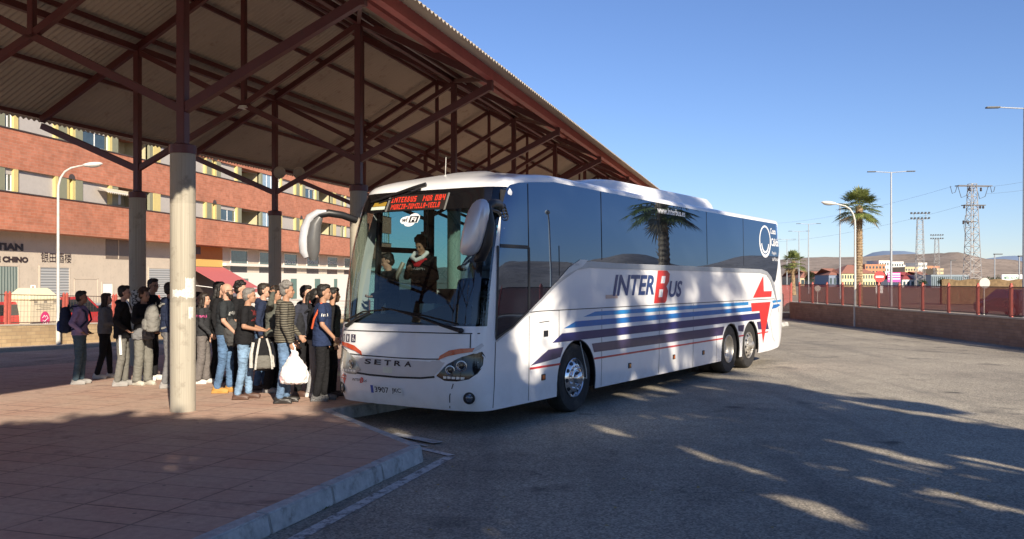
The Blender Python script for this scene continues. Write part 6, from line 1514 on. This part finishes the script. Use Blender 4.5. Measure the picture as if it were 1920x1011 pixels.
# ================================================================= BEYOND THE RIGHT-HAND FENCE
def at(px, Z): return (px - 960) / FPX * Z
def hz(py, Z): return CAMZ + (525 - py) / FPX * Z
def block(name, label, p0, p1, ytop, Z, m, roof=None, floors=3, wins=8, depth=None, cat='building', group=None, recess=M_glassd, hip=0.0, win_h=.5, zb=0.0):
    x0, x1 = at(p0, Z), at(p1, Z); h = hz(ytop, Z) - zb; d = depth or (x1 - x0) * .6; o = thing(name, label, cat, ((x0 + x1) / 2, Z, zb), 0, group); w_ = x1 - x0
    k = MB(); k.b2((-w_ / 2, 0, 0), (w_ / 2, d, h)); k.build('wall', m, o)
    if roof:
        k = MB(); e = w_ * .02 + .1
        if hip: k.add([(-w_ / 2 - e, -e, h + .003), (w_ / 2 + e, -e, h + .003), (w_ / 2 + e, d + e, h + .003), (-w_ / 2 - e, d + e, h + .003), (-w_ / 2 + d * .3, d / 2, h + hip), (w_ / 2 - d * .3, d / 2, h + hip)], [(0, 1, 5, 4), (1, 2, 5), (2, 3, 4, 5), (3, 0, 4), (3, 2, 1, 0)])
        else: k.b2((-w_ / 2 - e, -e, h + .003), (w_ / 2 + e, d + e, h + .3))
        k.build('roof', roof, o)
    else:
        k = MB(); k.b2((-w_ / 2 - .1, -.12, h + .002), (w_ / 2 + .1, d + .1, h + .35)); k.build('parapet', m, o)
    for fl in range(floors):
        k = MB(); zc = h * (fl + .5) / floors; hh_ = h / floors * win_h / 2
        for i in range(wins):
            xc = -w_ / 2 + w_ * (i + .5) / wins; ww = w_ / wins * .28; k.b2((xc - ww, -.05, zc - hh_), (xc + ww, .04, zc + hh_))
        k.build('window_row', recess, o)
    return o
M_or = mat('orange brick facade', (.50, .22, .12), .85, var=.1); M_wh2 = mat('white apartment render', (.72, .69, .64), .85, var=.05); M_cr2 = mat('sand render', (.58, .45, .27), .85, var=.06)
M_rt = mat('red roof tiles', (.33, .145, .10), .8, var=.15); M_ylw = mat('cream yellow render', (.66, .58, .33), .85, var=.05)
block('long_building', 'long low cream building with a red roof and many small windows left of the palm', 1578, 1642, 513, 260, M_ylw, M_rt, 2, 13, hip=2.6, depth=14, win_h=.55)
block('small_building', 'small blue-grey building at the left end of the long cream one', 1554, 1577, 516, 262, mat('blue grey cladding', (.16, .20, .28), .6), M_rt, 1, 3, hip=2.0, depth=12)
block('apartment_block', 'orange brick apartment block directly behind the palm trunk', 1622, 1660, 497, 420, M_or, None, 4, 6, depth=18)
block('apartment_block', 'stepped orange block with open frame left of the palm trunk', 1600, 1624, 507, 430, mat('unfinished brick', (.36, .19, .12), .9, var=.2), None, 2, 4, depth=16)
for i, (p0, p1, yt, lab, mm) in enumerate(((1648, 1672, 490, 'white apartment block behind the tall street lamp', M_wh2), (1672, 1694, 492, 'white apartment block with balconies just right of the tall street lamp', M_wh2), (1694, 1714, 498, 'lower white apartment block beside the sand-coloured one', M_wh2), (1697, 1722, 502, 'sand-coloured apartment block with a blind side wall', M_cr2), (1722, 1738, 494, 'narrow white and yellow apartment block behind the nearer floodlight mast', M_wh2), (1736, 1762, 500, 'orange and white apartment block behind the farther floodlight mast', M_or), (1757, 1769, 505, 'small cream block at the right end of the apartment cluster', M_cr2))):
    block('apartment_block', lab, p0, p1, yt, 430 + 22 * (i % 3) - (30 if i == 3 else 0), mm, None, 4, 5, depth=15, group='distant apartment blocks')
block('low_building', 'white shed with a bright red roof in front of the apartment cluster', 1692, 1722, 524, 240, M_wh2, mat('bright red sheet roof', (.34, .07, .06), .6), 1, 4, hip=2.0, depth=14)
block('low_building', 'small orange house with cream walls beside the white shed', 1724, 1746, 519, 250, M_or, M_rt, 1, 4, hip=1.5, depth=12)
block('low_building', 'long glazed blue-grey shed between the floodlight masts and the pylon', 1746, 1816, 518, 230, mat('blue grey panels', (.20, .25, .29), .4), None, 1, 18, depth=20, win_h=.9)
for i, (p0, p1, yt, Z, lab) in enumerate(((1500, 1530, 521, 300, 'pale house with a terracotta roof right of the small palm'), (1532, 1552, 523, 280, 'cream house with a terracotta roof left of the blue-grey building'), (1485, 1503, 519, 330, 'terracotta-roofed house nearest the rear of the coach'))):
    block('house', lab, p0, p1, yt, Z, mat('warm house render', (.52, .40, .26), .85, var=.1), M_rt, 1, 3, hip=2.4, depth=12, group='distant houses with terracotta roofs')
# pink hoarding, white store sign, blue sign
def sign(name, label, p0, p1, y0, y1, Z, m, zb=0.0, cat='sign', legs=True):
    x0, x1 = at(p0, Z), at(p1, Z); z0, z1 = hz(y1, Z), hz(y0, Z); o = thing(name, label, cat, ((x0 + x1) / 2, Z, zb), 0); w_ = x1 - x0
    k = MB(); k.b2((-w_ / 2, -.1, z0 - zb), (w_ / 2, .1, z1 - zb)); f_ = k.build('board', m, o)
    for s_ in (-.4, .4):
        k = MB(); k.tube([(s_ * w_, .16, 0), (s_ * w_, .16, z1 - zb - .1)], .06, 6); k.build('leg', M_grey, o)
    return o, f_, w_, z0 - zb, z1 - zb
o, f_, w_, z0, z1 = sign('advertising_hoarding', 'magenta and white striped hoarding beside the tall street lamp', 1664, 1688, 511, 529, 150, mat('magenta board', (.55, .06, .30), .6))
for q in (.28, .55, .8):
    k = MB(); k.b2((-w_ / 2 + .05, -.115, z0 + (z1 - z0) * q), (w_ / 2 - .05, -.102, z0 + (z1 - z0) * (q + .09))); k.build('white_band', M_white, f_)
o, f_, w_, z0, z1 = sign('store_sign', 'long white store sign with green letters near the right edge', 1878, 1920, 515, 527, 140, M_white)
vs, fs = text_geo('MERCADONA', 1.0, bold=.02); vs = fit(vs, -w_ * .40, w_ * .30, z0 + .25, z1 - .25); k = MB(); k.add([(v.x, -.115, v.y) for v in vs], fs); k.build('lettering', mat('green sign letters', (.02, .16, .07), .5), f_)
o, f_, w_, z0, z1 = sign('information_sign', 'small blue and white sign under the white store sign', 1889, 1906, 526, 538, 120, mat('bright blue board', (.03, .18, .5), .5))
k = MB(); k.b2((-w_ * .3, -.115, z0 + .2), (-.05, -.102, z1 - .2)); k.build('white_symbol', M_white, f_); k = MB(); k.b2((.08, -.115, z0 + .2), (w_ * .32, -.102, z0 + .42)); k.build('white_symbol', M_white, f_)
# road signs
def round_sign(label, px, py, Z, r, face, zb=0.0):
    z = hz(py, Z); o = thing('road_sign', label, 'road sign', (at(px, Z), Z, zb), 0)
    k = MB(); k.tube([(0, .05, 0), (0, .05, z - zb + r * .9)], .035, 8); k.build('pole', M_cream_pole, o)
    k = MB(); k.lathe([(0, 0), (r, 0), (r, .02), (0, .02)], (0, 0, z - zb), (0, -1, 0), 32); f_ = k.build('sign_face', face, o); return o, f_, z - zb
o, f_, z = round_sign('red no-entry sign on a post just right of the palm', 1649, 519, 52, .32, mat('red sign face', (.55, .03, .03), .4))
k = MB(); k.b2((-.22, -.028, z - .05), (.22, -.022, z + .05)); k.build('white_bar', M_white, f_)
k = MB(); k.b2((-.22, .0, z - .95), (.2, .02, z - .5)); k.build('lower_plate', M_white, o)
round_sign('pale back of a round sign on a white post before the dark hatchback', 1846, 531, 44, .26, mat('pale sign back', (.45, .42, .38), .5))
round_sign('small pale round sign seen low beside the small palm', 1533, 541, 58, .20, mat('pale sign back', (.45, .42, .38), .5))
# lattice masts
def lattice(mb, w0, w1, h, n, r, r2=None):
    r2 = r2 or r * .6; c = [(-1, -1), (1, -1), (1, 1), (-1, 1)]
    def W_(q): return (w0 + (w1 - w0) * q) / 2
    for sx_, sy in c: mb.beam((sx_ * W_(0), sy * W_(0), 0), (sx_ * W_(1), sy * W_(1), h), r, r)
    for i in range(n):
        q0, q1 = i / n, (i + 1) / n
        for (a, b_), (c_, d_) in zip(c, c[1:] + c[:1]):
            if i % 2: a, b_, c_, d_ = c_, d_, a, b_
            mb.beam((a * W_(q0), b_ * W_(q0), h * q0), (c_ * W_(q1), d_ * W_(q1), h * q1), r2, r2); mb.beam((a * W_(q1), b_ * W_(q1), h * q1), (c_ * W_(q1), d_ * W_(q1), h * q1), r2, r2)
M_gal = mat('weathered galvanised lattice', (.34, .33, .32), .6, .2, var=.2, dirt=(.26, .12, .09), grunge=(.8, .55, .7))
Z = 110; py_ = thing('electricity_pylon', 'tall steel lattice electricity pylon with two cross-arms', 'pylon', (at(1823, Z), Z, 0), R(8))
k = MB(); lattice(k, 1.6, .7, hz(345, Z), 18, .085, .042); k.build('lattice_tower', M_gal, py_)
ht = hz(345, Z)
for z, L0, L1 in ((ht - .25, -2.9, 3.0), (ht - 2.6, -1.7, 1.9), (ht - 4.6, -1.4, .3)):
    k = MB(); k.beam((L0 * .7, -.35, z), (L1 * .8, -.35, z), .09, .12); k.beam((L0 * .7, .35, z), (L1 * .8, .35, z), .09, .12); k.beam((L0 * .7, -.35, z), (L0 * .7, .35, z), .07, .07); k.beam((L1 * .8, -.35, z), (L1 * .8, .35, z), .07, .07); k.build('cross_arm', mat('dark weathered steel', (.10, .10, .11), .6), py_)
for x0, x1, dz in ((-2.9, -2.0, -.9), (2.4, 3.0, -.7), (-1.9, -.4, -1.4), (.5, 2.1, -1.5)):
    k = MB(); z = ht - .3; k.tube([(x0, 0, z), (lerp(x0, x1, .3), 0, z + dz), (lerp(x0, x1, .75), 0, z + dz * .8), (x1, 0, z)], .035, 6); k.build('jumper_cable', mat('dark cable', (.05, .05, .055), .6), py_)
for x, z in ((-1.2, ht - 3.0), (.9, ht - 3.0), (1.3, ht - 3.0), (-1.3, ht - 4.9), (-.7, ht - 4.9), (1.0, ht - .9), (-.5, ht - .9)):
    k = MB(); k.lathe([(.0, 0), (.10, 0), (.14, .15), (.08, .25), (.14, .35), (.06, .45), (0, .45)], (x, -.2, z), n=10); k.build('insulator', mat('dark insulator', (.06, .05, .05), .3), py_, smooth=True)
k = MB(); k.tube([(-.9, 0, ht * .72), (-1.1, 0, ht * .62), (-.8, 0, ht * .5)], .03, 5); k.build('hanging_cable', mat('dark cable', (.05, .05, .055), .6), py_)
k = MB(); k.b2((-.9, -.95, 0), (.9, .95, 1.1)); k.build('concrete_base', mat('pale concrete base', (.55, .53, .48), .85), py_)
for i, (dx0, z0) in enumerate(((-2.4, ht - .2), (2.4, ht - .2), (1.5, ht - 2.5))):
    pass
def overhead(name, a, b_, sag, lab):
    a = Vector(a); b_ = Vector(b_); k = MB(); pts = []
    for i in range(25): q = i / 24; p = a.lerp(b_, q); p.z -= sag * 4 * q * (1 - q); pts.append(p)
    k.tube(pts, .011, 4); tag(k.build(name, mat('thin grey cable', (.22, .24, .27), .5)), lab, 'power cable', 'overhead power cables')
px_ = at(1823, 110)
overhead('power_cable', (px_ + 2.4, 110, ht - .3), (70, 92, 18.5), 1.2, 'upper overhead cable running from the pylon top to the right edge')
overhead('power_cable', (px_ + 1.6, 110, ht - 1.2), (72, 94, 16.9), 1.2, 'lower overhead cable running from the pylon to the right edge')
overhead('power_cable', (px_ - 2.4, 110, ht - .3), (55, 300, 26), 5, 'upper overhead cable running from the pylon away to the left')
overhead('power_cable', (px_ - 1.4, 110, ht - 2.7), (52, 300, 20), 5, 'lower overhead cable running from the pylon away to the left')
for px, ytop, Z, lab in ((1725, 412, 200, 'nearer and taller stadium floodlight mast left of the pylon'), (1756.5, 449, 300, 'farther and smaller stadium floodlight mast left of the pylon')):
    o = thing('floodlight_mast', lab, 'floodlight mast', (at(px, Z), Z, 0), R(-14)); h = hz(ytop, Z)
    k = MB(); lattice(k, 1.9, 1.1, h, 14, .09, .05); k.build('lattice_tower', M_gal, o)
    for z in (h + .1, h + 1.25):
        k = MB(); k.b2((-2.0, -.06, z), (2.0, .06, z + .12)); bar = k.build('lamp_bar', M_gal, o)
        for i in range(6):
            k = MB(); k.box((-1.8 + i * .72, -.25, z + .25), (.42, .3, .34)); k.build('floodlight', mat('dark floodlight', (.05, .055, .065), .4), bar, bevel=.03)
    k = MB(); k.tube([(-1.2, 0, h), (-1.2, 0, h + 1.4)], .05, 6); k.tube([(1.2, 0, h), (1.2, 0, h + 1.4)], .05, 6); k.build('upright', M_gal, o)
# rough stone wall and bushes behind the fence
wl = thing('boundary_wall', 'rough brown boundary wall behind the dark hatchback', 'wall', (at(1766, 75), 75, 0), R(-4)); k = MB()
rw = random.Random(5); n_ = 60; L = 17.0
vs = []; fs = []
for i in range(n_ + 1):
    x = L * i / n_; hh_ = 2.02 + .06 * math.sin(i * .9); vs += [(x, 0, 0), (x, rw.uniform(-.03, .03), hh_), (x, .4, hh_), (x, .4, 0)]
for i in range(n_):
    a = i * 4; b_ = a + 4; fs += [(a, b_, b_ + 1, a + 1), (a + 1, b_ + 1, b_ + 2, a + 2), (a + 2, b_ + 2, b_ + 3, a + 3)]
k.add(vs, fs); k.build('stonework', mat('rough brown stone', (.17, .115, .06), .95, var=.5, scale=3.5, bumpy=.8, bscale=5), wl)

# ---- vegetation
def leaf_quad(mb, p, d, L, wd, up):
    s_ = d.cross(up)
    if s_.length < .01: s_ = d.cross(Vector((1, 0, 0)))
    s_.normalize(); q = d * L; mb.add([p, p + q * .5 + s_ * wd, p + q, p + q * .5 - s_ * wd], [(0, 1, 2, 3)])
def leafmat(name, c0, c1, trans=.25):
    m, t, b = nt(name); v = coords(t); n = noise_(t, v, 1.6, 4); g_ = t.nodes.new('ShaderNodeObjectInfo')
    wn_ = t.nodes.new('ShaderNodeTexWhiteNoise'); ge = t.nodes.new('ShaderNodeNewGeometry'); t.links.new(ge.outputs['Random Per Island'], wn_.inputs[0]) if 'Random Per Island' in ge.outputs else None
    c = ramp(t, ge.outputs['Random Per Island'], .0, 1.0, c0, c1); c = mixc(t, .5, c, ramp(t, n, .3, .7, (.55, .55, .5), (1.4, 1.4, 1.3)), 'MULTIPLY')
    t.links.new(c, b.inputs['Base Color']); b.inputs['Roughness'].default_value = .55
    tl = t.nodes.new('ShaderNodeBsdfTranslucent'); t.links.new(c, tl.inputs[0]); mx = t.nodes.new('ShaderNodeMixShader'); mx.inputs[0].default_value = trans
    out = [n for n in t.nodes if n.type == 'OUTPUT_MATERIAL'][0]; t.links.new(b.outputs[0], mx.inputs[1]); t.links.new(tl.outputs[0], mx.inputs[2]); t.links.new(mx.outputs[0], out.inputs[0]); return m
M_palm = leafmat('palm frond green', (.07, .11, .03), (.24, .26, .08)); M_leaf = leafmat('broad leaf green', (.03, .055, .018), (.075, .10, .03)); M_dry = leafmat('dead palm frond', (.16, .11, .05), (.28, .2, .1), .1)
M_ptrunk = mat('shaggy palm trunk', (.30, .21, .12), .95, var=.35, scale=7, bumpy=.8, dirt=(.13, .085, .05), bscale=12, grunge=(6, .48, .62)); M_bark = mat('brown bark', (.12, .085, .06), .95, var=.3, scale=8, bumpy=.6, bscale=25)
def palm(label, loc, h, rc_=1.9, nfr=46, seed=1, tr=.24, cat='palm tree', group=None):
    r = random.Random(seed); o = thing('palm_tree', label, cat, loc, r.uniform(0, 6.28), group)
    k = MB(); pts = []; rs = []; nseg = int(h / .11)
    for i in range(nseg + 1):
        q = i / nseg; pts.append((.10 * math.sin(q * 2.2), .06 * math.sin(q * 3), h * q)); rs.append(tr * (1.25 - .4 * q + .25 * math.exp(-q * 9)) * (1.0 + (.10 if i % 2 else -.05) + r.uniform(-.03, .03)))
    k.tube(pts, rs, 14)
    for i in range(int(h * 26)):
        z = r.uniform(.3, h); a = r.uniform(0, 6.28); rr = tr * (1.2 - .4 * z / h); d = Vector((math.cos(a), math.sin(a), .9)).normalized(); p = Vector((rr * math.cos(a) + .1 * math.sin(z / h * 2.2), rr * math.sin(a), z))
        leaf_quad(k, p, d, r.uniform(.10, .2), .05, Vector((-math.sin(a), math.cos(a), 0)).cross(d))
    k.build('trunk', M_ptrunk, o)
    top_ = Vector(pts[-1]); G = MB(); D = MB()
    for i in range(nfr):
        a = i * 2.399 + r.uniform(-.3, .3); q = i / nfr; el_ = R(86 - 112 * q + r.uniform(-9, 9)); dead = q > .93
        d = Vector((math.cos(a) * math.cos(el_), math.sin(a) * math.cos(el_), math.sin(el_))); L = rc_ * r.uniform(.52, .64); mb = D if dead else G
        side = Vector((-math.sin(a), math.cos(a), 0)); p0 = top_ + Vector((0, 0, .1 - .35 * q)); mid = p0 + d * L * .55 + Vector((0, 0, .05)); p1 = p0 + d * L + Vector((0, 0, -.12 * L))
        mb.tube([p0, mid, p1], [.022, .016, .012], 4, cap=False)
        fd = (p1 - mid).normalized(); nrm = side.cross(fd).normalized(); nb = 22; bl_ = rc_ * r.uniform(.46, .56)
        for j in range(nb):
            t_ = (j / (nb - 1) - .5) * 2; an = t_ * R(112); dd = (fd * math.cos(an) + side * math.sin(an)); L2 = bl_ * (1 - .28 * abs(t_)) * r.uniform(.88, 1.08)
            wd = L2 * .085; s_ = dd.cross(nrm).normalized(); dr = Vector((0, 0, -L2 * r.uniform(.05, .30)))
            m_ = p1 + dd * L2 * .55 + nrm * .03; tip = p1 + dd * L2 * .95 + dr
            mb.add([p1, m_ + s_ * wd * .55, tip, m_ - s_ * wd * .55], [(0, 1, 2, 3)])
    G.build('crown', M_palm, o)
    if D.v: D.build('dead_fronds', M_dry, o)
    k = MB(); k.ell(top_ + Vector((0, 0, -.1)), (tr * 1.25, tr * 1.25, .42), 14, 8); k.build('crown_shaft', M_ptrunk, o, smooth=True)
    return o
palm('tall fan palm with a thick shaggy trunk behind the right-hand fence', (at(1609, 75), 75, 0), 7.9, 2.0, 56, 2, .25)
palm('small distant fan palm just right of the rear of the coach', (at(1488, 118), 118, 0), 4.2, 1.9, 36, 3, .24)
palm('fan palm outside the right of the picture, mirrored in the coach windows', (21.6, 29.0, 0), 5.5, 1.75, 46, 4, .24)
def bush(label, p0, p1, ytop, Z, seed, group=None):
    r = random.Random(seed); x0, x1 = at(p0, Z), at(p1, Z); h = hz(ytop, Z); o = thing('tree', label, 'tree', ((x0 + x1) / 2, Z, 0), 0, group); k = MB(); w_ = (x1 - x0) / 2
    cl_ = [(Vector((r.uniform(-.6, .6) * w_, r.uniform(-.5, .5) * w_, h * r.uniform(.45, .85))), r.uniform(.3, .5) * w_) for _ in range(9)]
    for i in range(1700):
        c, rad = r.choice(cl_); d = Vector((r.gauss(0, 1), r.gauss(0, 1), r.gauss(0, .8))).normalized(); p = c + d * rad * r.uniform(.6, 1.05)
        if p.z < .05 or p.z > h * 1.1: continue
        leaf_quad(k, p, Vector((r.gauss(0, 1), r.gauss(0, 1), r.gauss(0, 1))).normalized(), w_ * .14, w_ * .035, Vector((0, 0, 1)))
    k.build('crown', M_leaf, o); k = MB(); k.tube([(0, 0, 0), (.05, 0, h * .6)], [w_ * .09, w_ * .04], 8); k.build('trunk', M_bark, o)
for i, (p0, p1, yt, Z, lab) in enumerate(((1506, 1526, 505, 190, 'dark round tree between the small palm and the street lamps'), (1600, 1614, 505, 300, 'dark tree left of the orange brick block'), (1662, 1672, 506, 300, 'small dark tree behind the tall street lamp'), (1722, 1742, 522, 190, 'low dark bush at the foot of the nearer floodlight mast'), (1757, 1785, 523, 170, 'low green bush between the floodlight masts and the pylon'), (1480, 1490, 512, 210, 'small tree next to the rear of the coach'), (1838, 1876, 519, 165, 'wide dark hedge right of the pylon'))):
    bush(lab, p0, p1, yt, Z, 40 + i, 'distant trees and bushes')
# ---- trees beside and behind the photographer: they throw the dappled shade
TD = Vector((-math.cos(R(SUN_AZ)), -math.sin(R(SUN_AZ)), 0)); QD = Vector((TD.y, -TD.x, 0)); LZ = 1 / math.tan(R(SUN_EL))
# holes in the crowns, given where the sun through them meets the ground: (q, p, half width, half length)
HOLES = [(6.0, 8.5, .42, 1.5), (5.6, 10.7, .26, .8), (6.85, 8.8, .24, .75), (7.35, 6.9, .34, 1.5), (7.85, 8.2, .26, 1.2), (8.5, 7.1, .36, 1.0), (5.35, 6.4, .3, 1.0), (9.3, 8.4, .25, 1.0), (9.7, 11.2, .2, .9), (5.5, 15.6, .26, 1.3), (6.3, 17.0, .34, 1.3), (7.2, 16.2, .26, 1.6), (8.1, 18.2, .34, 1.7), (9.0, 16.8, .3, 1.9), (9.6, 19.4, .4, 1.7), (5.0, 18.6, .3, 1.1), (6.8, 19.8, .4, 1.2), (8.7, 20.6, .4, 1.1), (7.6, 13.8, .2, 1.0), (8.6, 14.4, .28, .9), (9.6, 14.2, .2, .7), (4.55, 14.3, .2, 1.1)]
def shade_tree(label, q, p, h, r_, seed, nleaf=14000, zlo=.36, leaf=.27, nc=34):
    rr = random.Random(seed); loc = QD * q + TD * p; o = thing('tree', label, 'tree', loc, 0, 'trees behind the photographer'); k = MB()
    cl_ = []; zm = (zlo + 1) / 2; zh = (1 - zlo) / 2
    for i in range(nc):
        a, z = rr.uniform(0, 6.28), rr.uniform(zlo + .05, .95) * h; rad = r_ * math.sqrt(max(.08, 1 - ((z / h - zm) / zh) ** 2)) * rr.uniform(.1, .85); cl_.append((Vector((math.cos(a) * rad, math.sin(a) * rad, z)), r_ * rr.uniform(.22, .36)))
    n_ = 0
    for i in range(nleaf):
        c, rad = cl_[i % nc]; d = Vector((rr.gauss(0, 1), rr.gauss(0, 1), rr.gauss(0, 1))).normalized(); pt = c + d * rad * rr.uniform(.1, 1.0) ** .5
        g_ = loc + pt; qq = g_.dot(QD); pp = g_.dot(TD) + LZ * g_.z
        if any(((qq - a_) / c_) ** 2 + ((pp - b_) / d_) ** 2 < 1 for a_, b_, c_, d_ in HOLES): continue
        leaf_quad(k, pt, Vector((rr.gauss(0, 1), rr.gauss(0, 1), rr.gauss(0, .6))).normalized(), leaf, leaf * .38, Vector((0, 0, 1)))
    k.build('crown', M_leaf, o)
    k = MB(); k.tube([(0, 0, 0), (.08, .03, h * .3), (0, .05, h * .62)], [.19, .15, .06], 10)
    for c, rad in cl_[:12]: k.tube([(.05, .03, h * .3), tuple(Vector((.05, .03, h * .33)).lerp(c, .6) + Vector((0, 0, .2))), tuple(c)], [.07, .045, .02], 6)
    k.build('trunk', M_bark, o, smooth=True); return o
LBL = ('leafy tree behind the photographer, nearest the canopy', 'leafy tree directly behind the photographer', 'leafy tree behind the photographer, over the kerb', 'leafy tree behind the photographer, farthest right', 'leafy tree behind the photographer, beside the farthest right one')
for i, (q, p, h, r_) in enumerate(((-1.3, -4.2, 8.1, 2.6), (1.6, -5.0, 8.0, 2.5), (5.0, -4.0, 8.6, 2.4), (8.6, -4.0, 8.9, 2.4), (10.0, -3.0, 8.6, 1.5))):
    shade_tree(LBL[i], q, p, h, r_, 70 + i)
for i, (q, p, h, r_, n_) in enumerate(((3.6, -6.6, 11.2, 2.1, 12500), (7.3, -6.4, 12.4, 2.1, 7500), (9.4, -6.0, 12.9, 1.6, 4200))):
    shade_tree(('taller tree behind the photographer, left one', 'taller tree behind the photographer, middle one', 'taller tree behind the photographer, right one')[i], q, p, h, r_, 170 + i, n_, .56, .25, 24)
for i, (q, p, h) in enumerate(((6.1, -4.6, 11.2), (10.2, -5.6, 12.0))):
    loc = QD * q + TD * p; palm(('tall palm behind the photographer, left one', 'tall palm behind the photographer, right one')[i], loc, h, 2.2, 34, 90 + i, .22, group='palms behind the photographer')
